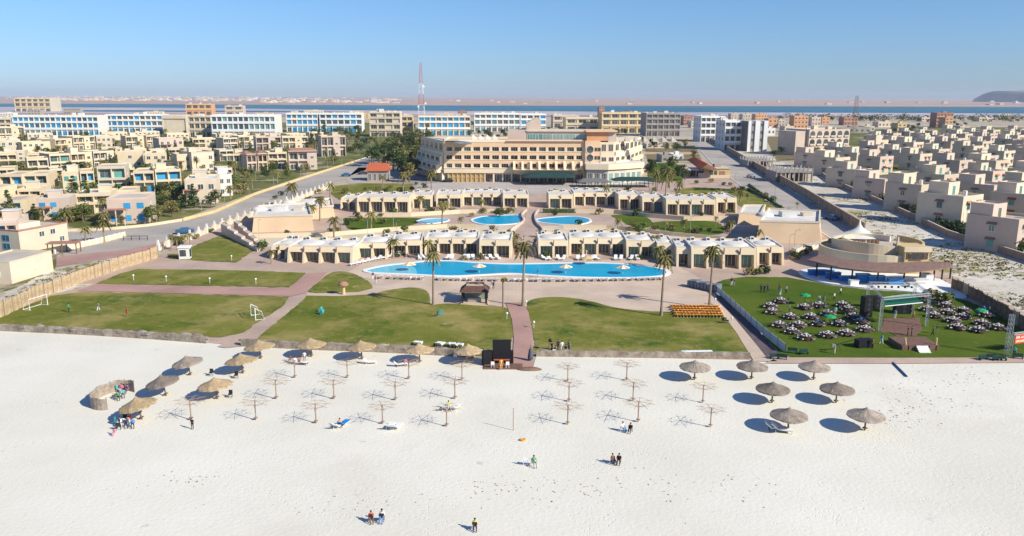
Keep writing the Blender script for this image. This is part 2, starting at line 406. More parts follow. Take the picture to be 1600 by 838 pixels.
# lawns
LAWNS = [
 [( -30, 512), (30, 484), (80, 463), (130, 457), (240, 459), (400, 463), (452, 464.5), (442, 480), (410, 500), (382, 520), (345, 528), (300, 526), (200, 522), (90, 516)],
 [(216, 421), (300, 422), (400, 424), (478, 427), (466, 440), (452, 450), (400, 449), (280, 447), (150, 444), (188, 428)],
 [(296, 388), (345, 368), (362, 371), (398, 391), (384, 401), (368, 411), (330, 409.5), (264, 405), (262, 398), (285, 397)],
 [(520, 426), (548, 427), (572, 438), (581, 447), (580, 453), (560, 457), (530, 459.5), (482, 457), (497, 442)],
 [(480, 461), (530, 463), (580, 461), (602, 455), (640, 450), (662, 453), (671, 462), (674, 476), (700, 475), (740, 478), (780, 480), (793, 484), (800, 505), (800, 535), (774, 545), (768, 558), (720, 555), (620, 548), (500, 544), (402, 538), (404, 527), (440, 498), (470, 473)],
 [(823, 476), (835, 468), (860, 465), (890, 466), (925, 472), (960, 481), (1000, 486), (1040, 488), (1090, 489), (1122, 487), (1140, 505), (1182, 555), (1180, 557), (1000, 555), (838, 553), (836, 540), (829, 505)],
 [(536, 343), (560, 341), (650, 341), (656, 346), (640, 353), (585, 360), (548, 359)],
 [(955, 337), (985, 336), (1012, 341), (1020, 353), (1000, 357), (978, 350), (965, 343)],
 [(1022, 348), (1060, 346), (1118, 347), (1131, 360), (1122, 367), (1075, 367), (1040, 362), (1022, 356)],
 [(516, 303), (524, 291), (560, 287), (645, 287), (642, 298), (600, 301), (560, 308), (530, 313)],
 [(1055, 297), (1085, 293), (1130, 295), (1175, 299), (1208, 318), (1222, 330), (1165, 329), (1150, 318), (1090, 312), (1055, 303)],
 [(1012, 256), (1050, 254), (1070, 262), (1066, 284), (1012, 284)],
]
LN = ['football_lawn', 'upper_lawn', 'sloping_lawn', 'kidney_lawn', 'west_lawn', 'east_lawn', 'terrace_lawn', 'terrace_lawn', 'terrace_lawn', 'hotel_lawn', 'hotel_lawn', 'hotel_lawn']
LL = [M_lawn] * 6 + [M_lawn2] * 3 + [M_lawn, M_lawn, M_lawn2]
for nm, p, m in zip(LN, LAWNS, LL):
    sheet(nm, p, .10, m, smooth=3 if nm in ('kidney_lawn', 'west_lawn', 'east_lawn', 'terrace_lawn') else 0, rag=.35)
sheet('event_lawn', [(1112, 446), (1130, 438), (1165, 433), (1230, 434), (1262, 440), (1300, 447), (1350, 453), (1420, 458), (1500, 468), (1560, 490), (1640, 540), (1640, 561), (1240, 560), (1222, 556), (1160, 490)], .10, M_lawn2, rag=.3)
sheet('wall_grass', [(30, 455), (62, 448), (150, 444), (100, 457), (60, 466)], .09, M_scrub)
# walks
sheet('brick_path', [(120, 455.5), (150, 445), (280, 448), (400, 450.5), (452, 451), (478, 428), (512, 426), (492, 445), (478, 459), (456, 464), (400, 462.5), (240, 458.5)], .12, M_red)
sheet('grey_path', [(455, 465), (480, 459.5), (476, 468), (440, 497), (405, 527), (395, 541), (352, 545), (340, 543), (382, 521), (412, 500), (442, 480)], .125, M_pink)
sheet('sand_path', [(480, 460), (560, 457.5), (590, 450), (604, 453), (580, 461), (530, 464), (478, 463)], .13, M_patio)
sheet('brick_path', [(790, 474), (818, 474), (826, 490), (832, 520), (833, 577), (800, 577), (803, 530), (800, 500)], .14, M_red)
sheet('sand_path', [(1108, 452), (1124, 470), (1196, 557), (1215, 566), (1178, 566), (1150, 520), (1130, 494), (1110, 474)], .13, M_patio)
sheet('dark_path', [(1118, 463), (1134, 463), (1176, 508), (1219, 557), (1197, 559), (1160, 512), (1122, 470)], .15, M_slate)
sheet('promenade', [(1195, 569), (1215, 560), (1400, 560.5), (1600, 560), (1900, 559), (1900, 567), (1600, 568), (1400, 569.5)], .13, M_pink)
sheet('lot_path', [(1476, 438), (1500, 442), (1640, 520), (1640, 540), (1560, 492), (1500, 466)], .14, M_pink)

# pools: coping and water
def pool(name, px, z, coping, deepmat, label=None):
    pts = smooth_poly(px, 6); w = gp(pts)
    a = sum(w[i][0] * w[(i + 1) % len(w)][1] - w[(i + 1) % len(w)][0] * w[i][1] for i in range(len(w)))
    if a < 0: w = w[::-1]
    mb = MB(); mb.add([(x, y, z) for x, y in w], [tuple(range(len(w)))], deepmat)
    tag(mb.build(name), kind='structure')
    mb = MB(); wall_along(mb, w, coping, .02, .22, M_bright, closed=True)
    tag(mb.build('pool_coping'), kind='structure')
pool('pool_water', [(571, 423), (600, 416.5), (640, 412), (672, 409), (705, 409), (740, 411.5), (790, 413.5), (850, 413), (900, 412), (950, 412.5), (1000, 416), (1030, 420.5), (1044, 426), (1036, 432), (1000, 435), (950, 435.5), (900, 434.5), (850, 432), (800, 429), (760, 430.5), (720, 432.5), (690, 432.5), (640, 430), (600, 428.5), (578, 427)], .13, .9, M_pool)
sheet('shallow_pool_water', [(573, 423), (600, 417), (636, 412.8), (650, 421), (652, 430), (600, 428), (578, 426.5)], .15, M_poolL)
pool('pool_water', [(737, 345), (752, 339.5), (780, 337.5), (806, 337), (816, 340), (818, 345), (808, 350), (780, 352), (752, 351)], .13, .7, M_pool)
pool('pool_water', [(838, 343.5), (862, 340.5), (892, 339), (915, 341.5), (923, 346), (912, 350.5), (885, 352), (858, 350), (842, 347.5)], .13, .7, M_pool)
pool('pool_water', [(652, 346), (672, 342.5), (698, 343), (700, 346), (682, 349.5), (660, 350)], .13, .5, M_poolL)

# kerbs beside the roads, with black marks on the left one
def kerb(px, width=.35, h=.16, mat=M_white):
    mb = MB(); wall_along(mb, gp(px), width, 0, h, mat); tag(mb.build('kerb'), kind='structure')
kerb([(104, 361), (190, 357), (230, 352.5), (285, 343.5), (335, 331), (400, 302.5), (480, 275.5), (558, 251), (600, 238)], .5, .3)
kerb([(84, 397), (110, 390), (150, 381.5), (196, 369)], .5, .3)
kerb([(1090, 230), (1118, 262), (1158, 291), (1210, 321), (1262, 352), (1300, 374)], .4, .2)

# hill at the right end of the horizon
hm = MB(); c = G(1640, 160); n = 26; vs = []; fs = []
HX = 620 * 1.0
for j, (f, z) in enumerate([(1.0, -2), (.97, 30), (.86, 75), (.80, 92), (.4, 97)]):
    for i in range(n):
        t = 2 * pi * i / n; k = 1 + .13 * sin(3 * t + 1) + .06 * sin(7 * t)
        vs.append((c.x + cos(t) * 480 * f * k, c.y + sin(t) * 700 * f * k, z * (1 + .06 * sin(5 * t))))
for j in range(4):
    for i in range(n): fs.append((j * n + i, j * n + (i + 1) % n, (j + 1) * n + (i + 1) % n, (j + 1) * n + i))
fs.append(tuple(4 * n + i for i in range(n)))
hm.add(vs, fs, nmat('hill_rock', (.20, .20, .22), (.28, .26, .26), scale=.006, detail=7, rough=.95))
tag(hm.build('hill'), kind='structure')

# ------------------------------------------------------------------ walls and fences
def stone_wall(px, h, width, label, lumps=True, mat=M_stone, name='retaining_wall'):
    w = gp(px); root = thing(name, label, 'wall')
    pts = along(w, 1.2); P = [tuple(p[0]) for p in pts]
    hs = [h * (1 + rnd.uniform(-.12, .12)) for _ in P]
    mb = MB(); wall_along(mb, P, width, 0, lambda i: hs[i], mat); mb.build('masonry', root)
    if lumps:
        mb = MB()
        for p, a in along(w, 1.9):
            r = rnd.uniform(.6, 1.1); x, y = p; x += rnd.uniform(-.3, .3); y += rnd.uniform(0, .7)
            k = len(mb.v); q = [(r * 1.0, 0), (r * .85, .3 * r), (r * .4, .55 * r), (.01, .62 * r)]
            mb.T = Matrix.Translation((x, y, h * .75)) @ Matrix.Rotation(a + rnd.uniform(-.4, .4), 4, 'Z') @ Matrix.Diagonal((1.35, .6, rnd.uniform(.35, .8), 1))
            mb.lathe(q, rnd.choice([mat, M_thatch, M_stone]), n=7)
        mb.T = None; mb.build('coping_stones', root)
    return root
stone_wall([(-60, 514), (0, 517), (90, 521), (200, 527), (330, 537)], 1.0, .6, 'rough stone and reed retaining wall under the football lawn')
stone_wall([(378, 541), (500, 547), (620, 551), (700, 556), (752, 560)], 1.0, .6, 'rough retaining wall between west lawn and beach')
stone_wall([(838, 557), (1000, 559), (1178, 561)], .9, .5, 'low block retaining wall between east lawn and beach', lumps=False)
def reed_fence(px, h, label, mat=M_reed, step=2.6, lean=0.25, postmat=M_post, name='reed_fence', close=False):
    w = gp(px); root = thing(name, label, 'fence'); A = along(w, step)
    for i in range(len(A) - 1):
        p, a = A[i]; q, _ = A[i + 1]
        d = q - p; L = d.length; a = atan2(d.y, d.x); gap = 0.03
        mb = MB(); hh = h * rnd.uniform(.9, 1.06); n = 6; t = .04
        vs = []; 
        for k in range(n + 1):
            x = gap + (L - 2 * gap) * k / n; o = .06 * sin(k * 2.1 + i)
            vs += [(x, o - t, 0), (x, o + t, 0), (x, o + t, hh + rnd.uniform(-.1, .1)), (x, o - t, hh + rnd.uniform(-.1, .1))]
        fs = []
        for k in range(n):
            a0 = 4 * k; b0 = a0 + 4
            fs += [(a0, b0, b0 + 3, a0 + 3), (b0 + 1, a0 + 1, a0 + 2, b0 + 2), (a0 + 3, b0 + 3, b0 + 2, a0 + 2)]
        fs += [(0, 3, 2, 1), (4 * n, 4 * n + 1, 4 * n + 2, 4 * n + 3)]
        mb.add(vs, fs, mat if not isinstance(mat, list) else rnd.choice(mat))
        o = mb.build('panel', root); o.location = (p.x, p.y, 0); o.rotation_euler = (0, 0, a)
    pm = MB(); pm.tube([(0, 0, 0), (0, 0, h + .25)], .07, postmat, n=6); first = None
    for p, a in A:
        if first is None: first = pm.build('post', root); o = first
        else: o = child('post', first.data, root)
        o.location = (p.x, p.y, 0)
    return root
reed_fence([(-40, 515), (0, 498), (60, 468), (120, 445), (175, 425), (225, 410), (252, 402)], 2.6, 'golden reed mat fence beside the football lawn')
reed_fence([(1486, 452), (1510, 463), (1545, 484), (1600, 517), (1650, 548)], 2.3, 'brown reed mat fence behind the event lawn', mat=[M_reedd, M_reedd, M_reed], step=2.0)
# long brown boundary wall by the right road
def pier_wall(px, h, label, mat, step, pier, name='boundary_wall', width=.3, capmat=None):
    w = gp(px); root = thing(name, label, 'wall'); P = [tuple(p[0]) for p in along(w, 4)] + [tuple(w[-1])]
    mb = MB(); wall_along(mb, P, width, 0, h, mat); mb.build('masonry', root)
    if capmat:
        mb = MB(); wall_along(mb, P, width + .15, h + .004, h + .16, capmat); mb.build('coping', root)
    if pier:
        mb = MB(); mb.box(-width * .8, width * .8, -width * .8, width * .8, 0, h + .3, capmat or mat); first = None
        for p, a in along(w, step):
            if first is None: first = mb.build('pier', root); o = first
            else: o = child('pier', first.data, root)
            o.location = (p.x, p.y, 0); o.rotation_euler = (0, 0, a)
    return root
M_brownwall = nmat('brown_wall', (.38, .27, .20), (.30, .21, .155), scale=.3, detail=6, rough=.95)
pier_wall([(1100, 216), (1128, 231), (1178, 262), (1215, 283), (1260, 309), (1300, 335), (1350, 366)], 3.0, 'long brown boundary wall along the right hand road', M_brownwall, 9, True, capmat=M_tan)
pier_wall([(1274, 268), (1300, 286), (1340, 304), (1385, 324), (1440, 350), (1480, 370), (1600, 408), (1700, 440)], 1.7, 'low brown wall between sandy lot and the right villas', M_brownwall, 9, False, capmat=M_creamL)
pier_wall([(286, 345.5), (335, 333), (400, 304.5), (480, 277.5), (556, 253)], .9, 'low pale yellow wall along the left road', M_yellow, 9, False, width=.3)
pier_wall([(104, 362.5), (170, 360), (230, 354.5), (284, 346)], .8, 'low cream wall along the villa road bend', M_cream, 6, False, width=.3)
pier_wall([(86, 397), (112, 390), (160, 379.5), (196, 370)], 1.2, 'low white wall with small pillars beside the villa road', M_cream, 2.2, True, width=.25, capmat=M_white)
# scalloped white fence of the resort along the road
def scallop(px, label):
    w = gp(px); root = thing('scalloped_wall', label, 'wall'); P = along(w, 1.0)
    pts = [tuple(p[0]) for p in P]
    mb = MB(); wall_along(mb, pts, .3, 0, lambda i: 1.0 + .9 * abs(cos(pi * i / 5)) ** 2, M_creamL); mb.build('masonry', root)
    mb = MB(); mb.frustum([(-.35, -.35), (.35, -.35), (.35, .35), (-.35, .35)], [(-.18, -.18), (.18, -.18), (.18, .18), (-.18, .18)], 0, 2.6, M_white); first = None
    for p, a in along(w, 5.0):
        if first is None: first = mb.build('pillar', root); o = first
        else: o = child('pillar', first.data, root)
        o.location = (p.x, p.y, 0)
scallop([(248, 392), (262, 386), (300, 374), (340, 358), (385, 342), (430, 325), (470, 311), (520, 292)], 'scalloped white wall with pillars beside the left road')
# white fence of the event lawn
def mesh_fence(px, h, label, mat, step, name='mesh_fence', cat='fence'):
    w = gp(px); root = thing(name, label, cat); A = along(w, step)
    pm = MB(); pm.tube([(0, 0, 0), (0, 0, h + .15)], .05, M_dark, n=5); first = None
    for i, (p, a) in enumerate(A):
        if first is None: first = pm.build('post', root); o = first
        else: o = child('post', first.data, root)
        o.location = (p.x, p.y, 0)
        if i < len(A) - 1:
            q = A[i + 1][0]; d = q - p; mb = MB(); mb.box(.08, d.length - .08, -.02, .02, .15, h, mat)
            o = mb.build('panel', root); o.location = (p.x, p.y, 0); o.rotation_euler = (0, 0, atan2(d.y, d.x))
mesh_fence([(1112, 452), (1128, 465), (1155, 490), (1190, 522), (1228, 553)], 1.35, 'white panel fence between dark path and event lawn', nmat('fence_cloth', (.50, .54, .55), rough=.8), 3.0)
# ------------------------------------------------------------------ window units shared by many buildings
WIN = {}
def win_unit(w, h, frame, glass, mull=1, trans=0, t=.08):
    """a window of width w, height h; origin at bottom middle, facing -Y, frame stands proud of y=0"""
    key = (round(w, 1), round(h, 1), frame.name, glass.name, mull, trans)
    if key in WIN: return WIN[key]
    w, h = key[0], key[1]; fw = .09 if w < 3 else .14
    mb = MB()
    mb.box(-w / 2, -w / 2 + fw, -t, 0, 0, h, frame); mb.box(w / 2 - fw, w / 2, -t, 0, 0, h, frame)
    mb.box(-w / 2 + fw, w / 2 - fw, -t, 0, 0, fw, frame); mb.box(-w / 2 + fw, w / 2 - fw, -t, 0, h - fw, h, frame)
    for k in range(mull):
        x = -w / 2 + w * (k + 1) / (mull + 1); mb.box(x - fw / 2, x + fw / 2, -t, 0, fw, h - fw, frame)
    if trans: mb.box(-w / 2 + fw, w / 2 - fw, -t * .8, 0, h * .72, h * .72 + fw, frame)
    mb.add([(-w / 2 + fw, -.03, fw), (w / 2 - fw, -.03, fw), (w / 2 - fw, -.03, h - fw), (-w / 2 + fw, -.03, h - fw)], [(0, 1, 2, 3)], glass)
    me = bpy.data.meshes.new('window'); me.from_pydata(mb.v, [], mb.f)
    for m in mb.mats: me.materials.append(m)
    me.polygons.foreach_set('material_index', mb.m); me.update(); WIN[key] = me
    return me
def add_win(par, x, y, z, w, h, frame, glass, mull=1, rz=0, name='window', trans=0):
    return child(name, win_unit(w, h, frame, glass, mull, trans), par, (x, y, z), rz)
def frame_px(x0, y0, x1, y1):
    """ground pixels of the two front corners -> origin at the middle, heading, width"""
    A = G(x0, y0); B = G(x1, y1); d = B - A
    return (A + B) / 2, atan2(d.y, d.x), d.length

def parapet(mb, x0, x1, y0, y1, z, h, t, mat):
    mb.box(x0, x1, y0, y0 + t, z, z + h, mat); mb.box(x0, x1, y1 - t, y1, z, z + h, mat)
    mb.box(x0, x0 + t, y0 + t, y1 - t, z, z + h, mat); mb.box(x1 - t, x1, y0 + t, y1 - t, z, z + h, mat)

def loggia_block(root, W, D, Hh, floors, bays, wall, band, frame, glass, rec=1.5, roof=None, open_=None, bandh=.9, pier=.45, mixed=None, winh=.62, x0=0, sidewin=0, gf=None):
    """storeys of recessed balconies between piers and parapet bands; front face at y = 0"""
    roof = roof or M_roofd; fh = Hh / floors; bw = W / bays
    mb = MB(); L0 = x0 - W / 2
    mb.box(L0, L0 + W, rec, D, 0, Hh, wall)
    mb.build('wall', root)
    mb = MB()
    for f in range(floors):
        z = f * fh
        if f > 0: mb.box(L0 + .003, L0 + W - .003, -.06, rec - .002, z - .12, z + fh * .30, band)
    mb.box(L0 - .05, L0 + W + .05, -.08, rec - .002, Hh - fh * .16, Hh + .02, band)
    mb.build('balcony_band', root)
    mb = MB(); mb.box(-pier / 2, pier / 2, 0, rec - .004, 0, Hh - .004, wall); po = None
    for k in range(bays + 1):
        po = mb.build('pier', root) if po is None else child('pier', po.data, root)
        po.location.x = L0 + min(max(k * bw, pier / 2), W - pier / 2)
    mb = MB(); mb.box(L0 + .3, L0 + W - .3, rec + .3, D - .3, Hh + .004, Hh + .02, roof)
    parapet(mb, L0, L0 + W, rec, D, Hh + .004, .7, .3, wall)
    mb.build('roof', root)
    for f in range(floors):
        for k in range(bays):
            fr, gl = frame, glass
            if mixed and rnd.random() < mixed[0]: fr, gl = mixed[1], mixed[2]
            add_win(root, L0 + (k + .5) * bw, rec, f * fh + (fh * .3 if f else .1), bw * .66, fh * winh if f else fh * .72, fr, gl)
    if sidewin:
        for s, rz in ((L0, -pi / 2), (L0 + W, pi / 2)):
            for f in range(floors):
                for k in range(sidewin): add_win(root, s, rec + (D - rec) * (k + .5) / sidewin, f * fh + fh * .35, 1.4, fh * .42, frame, glass, rz=rz)

def rooftop(root, W, D, Hh, n, x0=0, mats=(M_creamL, M_white)):
    for i in range(n):
        mb = MB(); w = rnd.uniform(2, 4.5); h = rnd.uniform(1.6, 3)
        mb.box(-w / 2, w / 2, -w * .4, w * .4, 0, h, rnd.choice(mats)); mb.box(-w / 2 - .15, w / 2 + .15, -w * .4 - .15, w * .4 + .15, h + .002, h + .18, rnd.choice(mats))
        o = mb.build('stair_hut', root); o.location = (x0 + rnd.uniform(-.4, .4) * W, D * rnd.uniform(.35, .8), Hh + .03)
    tk = MB(); tk.lathe([(.01, 1.5), (.6, 1.35), (.65, .3), (.6, .2), (.01, .2)][::-1], M_white, n=8); tk.box(-.5, .5, -.5, .5, 0, .2, M_grey)
    for i in range(n):
        o = tk.build('water_tank', root) if i == 0 else child('water_tank', o.data, root)
        o.location = (x0 + rnd.uniform(-.42, .42) * W, D * rnd.uniform(.3, .85), Hh + .03)

# ------------------------------------------------------------------ the hotel
def hotel():
    yb = 285
    A = G(690, yb); B = G(913, yb); C = G(975, yb)
    s = pxm(800, yb); X = lambda px: (px - 800) / s
    Z = lambda py, base=yb, px=800: hp(px, base, base - py)
    y0 = G(800, yb).y
    root = thing('hotel', 'large peach coloured hotel with stepped wings and rows of balconies behind the pools', 'hotel', (0, y0, 0))
    zr = Z(223); g = Z(270); fh = (zr - g) / 4 * 1.0
    fl = [g + i * (zr - g) / 4 for i in range(5)]
    # main body: three guest floors of deep bays under a parapet storey
    x0, x1 = X(694), X(912); D = 26; rec = 1.6
    z1, z2, z3 = Z(255), Z(243), Z(230.5); zt = Z(222)
    bands = [(Z(270.5), Z(262.5)), (Z(256), Z(249.5)), (Z(243), Z(236.5)), (Z(230), zt)]
    mb = MB(); mb.box(x0, x1, rec, D, 0, zt, M_hcream); mb.build('wall', root)
    mb = MB()
    for i, (a, b) in enumerate(bands):
        mb.box(x0 - .1, x1, -.15 + (0 if i else -.5), rec - .01, a, b, M_peach if i else M_hcream)
        mb.box(x0 - .15, x1, -.3 + (0 if i else -.5), rec - .02, b - .25, b + .05, M_hcream)
    mb.build('balcony_band', root)
    n = 15; bw = (x1 - x0) / n
    mb = MB()
    for k in range(n + 1):
        x = x0 + k * bw; x = min(max(x, x0 + .45), x1 - .45)
        mb.box(x - .55, x + .55, -.12, rec - .015, bands[0][1], zt - .02, M_hcream)
    mb.build('pier', root)
    for i in range(3):
        za, zb = bands[i][1], bands[i + 1][0]
        for k in range(n):
            fr, gl = (M_white, M_glass) if rnd.random() > .3 else (M_white, M_gglass)
            add_win(root, x0 + (k + .5) * bw, rec, za - .6, bw * .74, zb - za + .5, fr, gl, mull=rnd.choice([1, 2]))
    # ground floor: glazed hall on the left, dark arcade in the middle
    mb = MB(); gz = bands[0][0]
    nn = 8; gx0, gx1 = X(700), X(757)
    for k in range(nn + 1):
        x = gx0 + (gx1 - gx0) * k / nn; mb.box(x - .2, x + .2, -.35, .0, 0, gz, M_yellow)
    mb.box(gx0, gx1, -.25, -.05, gz * .5, gz * .5 + .3, M_yellow); mb.build('hall_mullion', root)
    mb = MB(); mb.box(gx0, gx1, 0, rec - .02, .05, gz - .05, nmat('amber_glass', (.40, .26, .10), (.52, .36, .17), scale=.4, rough=.3)); mb.build('hall_glazing', root)
    for k in range(11):
        add_win(root, X(764 + k * 14), rec, .1, 4.2, gz - .8, M_white if k % 3 else M_tileb, M_glass, mull=2)
    mb = MB()
    for k in range(12): x = X(757 + k * 14); mb.box(x - .35, x + .35, -.3, .3, 0, gz, M_hcream)
    mb.build('column', root)
    # roof of the main body with sloped white parapets
    mb = MB(); mb.box(x0 + .4, x1 - .2, rec + .4, D - .4, zt + .004, zt + .02, M_roofd); parapet(mb, x0, x1, rec, D, zt + .004, .9, .35, M_hcream)
    mb.build('roof', root)
    mb = MB()
    for k in range(4):
        x = X(737 + 11 * k); mb.add([(x, 3, zt), (x + 3, 3, zt), (x + 3, 8, zt), (x, 8, zt), (x, 6.5, zt + 2.6), (x + .6, 6.5, zt + 2.6)], [(0, 1, 5, 4), (1, 2, 5), (2, 3, 4, 5), (3, 0, 4)], M_roofw)
    mb.build('skylight', root)
    # penthouse storey, tower fin and end blocks
    mb = MB(); px0, px1 = X(793), X(822); mb.box(px0, px1, rec + 1, 18, zt + .01, Z(204), M_pinkw); mb.build('stair_block', root)
    mb = MB(); a, b = X(822), X(845); zz = Z(184)
    mb.add([(a, 8, zt), (b, 8, zt), (b, 14, zt), (a, 14, zt), (a, 8, zz - 2.5), (b - 2, 8, zz), (b, 8, zz - 1), (a, 14, zz - 2.5), (b - 2, 14, zz), (b, 14, zz - 1)],
           [(0, 1, 6, 5, 4), (1, 2, 9, 6), (2, 3, 7, 8, 9), (3, 0, 4, 7), (4, 5, 8, 7), (5, 6, 9, 8)], M_pinkw)
    mb.build('tower_fin', root)
    mb = MB(); q0, q1 = X(823), X(915); zp = Z(206)
    mb.box(q0, q1, rec + 1.4, 18, zt + .01, zp, M_creamL); mb.box(q0 - .3, q1 + .3, rec + .6, 18.3, zp + .002, zp + .5, M_creamL); mb.build('penthouse', root)
    add_win(root, (q0 + 3), rec + 1.4, zt + .4, 6, (zp - zt) * .68, M_white, M_gglass, mull=4, name='penthouse_glazing')
    for k in range(4):
        add_win(root, X(853 + 18 * k), rec + 1.4, zt + .4, 17.5 / s, (zp - zt) * .68, M_white, M_gglass, mull=7, name='penthouse_glazing')
    mb = MB(); mb.box(X(790), x1, -.7, rec + .9, zt + .02, zt + .35, M_tileb); mb.build('penthouse_deck', root)
    # central projecting lower balconies and the dark canopy
    mb = MB(); c0, c1 = X(803), X(907); zc = Z(264)
    mb.frustum([(c0 + 4, -3.5), (c1 - 4, -3.5), (c1, -.52), (c0, -.52)], [(c0 + 1.5, -5.5), (c1 - 1.5, -5.5), (c1, -.52), (c0, -.52)], Z(272), zc, M_hcream); mb.build('terrace_balcony', root)
    mb = MB()
    for k in range(9):
        x = c0 + (c1 - c0) * k / 8; mb.add([(x - .5, -5.2, zc), (x + .5, -5.2, zc), (x + .5, -.1, zc), (x - .5, -.1, zc), (x - .5, -.6, zc + 3.4), (x + .5, -.6, zc + 3.4)], [(0, 1, 5, 4), (1, 2, 5), (3, 0, 4), (2, 3, 4, 5)], M_hcream)
    mb.build('sloping_buttress', root)
    mb = MB(); mb.add([(X(818), -13, 3.2), (X(892), -13, 3.2), (X(900), -3.6, 3.4), (X(812), -3.6, 3.4), (X(836), -8, 5.0), (X(874), -8, 5.0)], [(0, 1, 5, 4), (1, 2, 5), (2, 3, 4, 5), (3, 0, 4)], M_dkgreen)
    for k in range(6):
        x = X(820 + 14 * k); mb.box(x - .12, x + .12, -12.8, -12.55, 0, 3.2, M_dark)
    mb.build('canopy', root)
    # left wing: terraced floors turning away from the sun
    P0 = Vector((x0, 0)); ang = R(128)
    E = G(660, 271); P1 = Vector((E.x, E.y - y0)); d = (P1 - P0); Lw = d.length; a = atan2(d.y, d.x)
    wing = MB(); nrm = Vector((d.y, -d.x)).normalized()
    if nrm.x > 0: nrm = -nrm
    lv = [(0, bands[0][0], 1.0), (bands[0][0], bands[1][0] - .4, 3.4), (bands[1][0] - .4, bands[2][0] - .4, 1.8), (bands[2][0] - .4, zt, .2)]
    bk = Vector((1, .55)).normalized() * 16
    for i, (za, zb, off) in enumerate(lv):
        A_ = P0 + nrm * off; B_ = P1 + nrm * off * 1.2
        ply = [B_, A_, P0 + Vector((8, 8)), P1 + bk] if True else None
        wing.prism([(p.x, p.y) for p in ply], za + .001 * i, zb, M_hcream)
    wing.build('left_wing', root)
    for i in range(1, 4):
        za, zb, off = lv[i]
        A_ = P0 + nrm * off; B_ = P1 + nrm * off * 1.2; dd = (A_ - B_)
        for k in range(5):
            p = B_ + dd * (k + .5) / 5
            add_win(root, p.x + nrm.x * .02, p.y + nrm.y * .02, za + (zb - za) * .38, dd.length / 5 * .62, (zb - za) * .5, M_hcream, M_glass, rz=atan2(dd.y, dd.x))
        mb = MB(); q = [A_ + nrm * .5, B_ + nrm * .5]; wall_along(mb, [tuple(p) for p in q], .4, za - .2, za + (zb - za) * .3, M_hcream); mb.build('wing_parapet', root)
    mb = MB()
    R1 = P1 + bk; far = G(737, 224, zt); RF = Vector((far.x, far.y - y0))
    mb.prism([(P1.x, P1.y), (P0.x, P0.y + .3), (P0.x + 9, P0.y + 9), (RF.x, RF.y), (RF.x - 6, RF.y + 3)], zt - .5, zt + .3, M_roofw)
    mb.build('wing_roof', root)
    # right wing: round openings, then arched bays turning back
    mb = MB(); r0, r1 = X(912.4), X(936); zR = Z(220)
    mb.box(r0, r1, -1.2, D - 2, 0, zR, M_peach); mb.build('stair_tower', root)
    for i in range(3):
        za, zb = bands[i][1], bands[i + 1][0]
        mb = MB(); mb.lathe([(1.5, 0), (.01, 0)], M_glass, n=18); mb.lathe([(1.5, .12), (1.9, .12), (1.9, 0)], M_hcream, n=18)
        o = mb.build('round_opening', root); o.rotation_euler = (pi / 2, 0, 0); o.location = (X(920), -1.22, (za + zb) / 2)
        add_win(root, X(931), -1.2, za, 3.2, zb - za, M_peach, M_glass)
    mb = MB(); mb.box(X(915), X(948), .5, 14, zR + .01, Z(206), M_orange); mb.box(X(948.3), X(960), .5, 14, zt, Z(206), M_pinkw)
    mb.box(X(913), X(962), -1, 15, Z(206) + .01, Z(206) + .6, M_peach); mb.build('roof_block', root)
    Q = [Vector((r1, -.6)), Vector((X(958), -.2)), None, None]
    e1 = G(982, 280); e2 = G(1000, 270)
    Q[2] = Vector((e1.x, e1.y - y0)); Q[3] = Vector((e2.x, e2.y - y0))
    lv = [(0, bands[0][0], 2.5), (bands[0][0], bands[1][0], 1.6), (bands[1][0], bands[2][0], .8), (bands[2][0], zt, 0)]
    mb = MB(); mbp = MB(); 
    for i, (za, zb, off) in enumerate(lv):
        q = []
        for j, p in enumerate(Q):
            nx = Vector((.45 * j / 3 * 2, -1)).normalized(); q.append(p + nx * off)
        mb.prism([(p.x, p.y) for p in q] + [(Q[3].x - 4, Q[3].y + 10), (r1, 16)], za + .001 * i, zb, M_hcream)
        if i:
            for j in range(3):
                a_, b_ = q[j], q[j + 1]; dd = b_ - a_; nb = [2, 3, 3][j]; n_ = Vector((dd.y, -dd.x)).normalized()
                for k in range(nb):
                    p = a_ + dd * (k + .5) / nb + n_ * .03
                    add_win(root, p.x, p.y, za + (zb - za) * .34, dd.length / nb * .66, (zb - za) * .52, M_hcream, M_glass, rz=atan2(dd.y, dd.x))
                wall_along(mbp, [tuple(a_ + n_ * .55), tuple(b_ + n_ * .55)], .4, za - .25, za + (zb - za) * .3, M_hcream)
    mb.build('right_wing', root); mbp.build('wing_parapet', root)
    mb = MB(); 
    for k in range(7):
        x = X(962) + k * 4; mb.add([(x, 4, zt + .01), (x + 2.5, 4, zt + .01), (x + 2.5, 9, zt + .01), (x, 9, zt + .01), (x + .4, 7, zt + 2), (x + 1, 7, zt + 2)], [(0, 1, 5, 4), (1, 2, 5), (2, 3, 4, 5), (3, 0, 4)], M_roofd)
    mb.build('roof_vent', root)
    # podium in front of the right wing
    pz = Z(262.5); mb = MB()
    b_ = [(X(914), -6.5), (X(946), -7.5), (X(975), -3), (X(1003), 3), (X(1003), 14), (X(914), 1)]
    mb.prism(b_, 0, pz, M_creamL, M_roofw)
    t_ = [(X(912), -7.4), (X(946), -8.6), (X(976), -3.9), (X(1006), 2.6), (X(1006), 14.5), (X(912), -1.3)]
    mb.prism(t_, pz + .01, pz + 2.3, M_hcream, M_roofw); mb.build('podium', root)
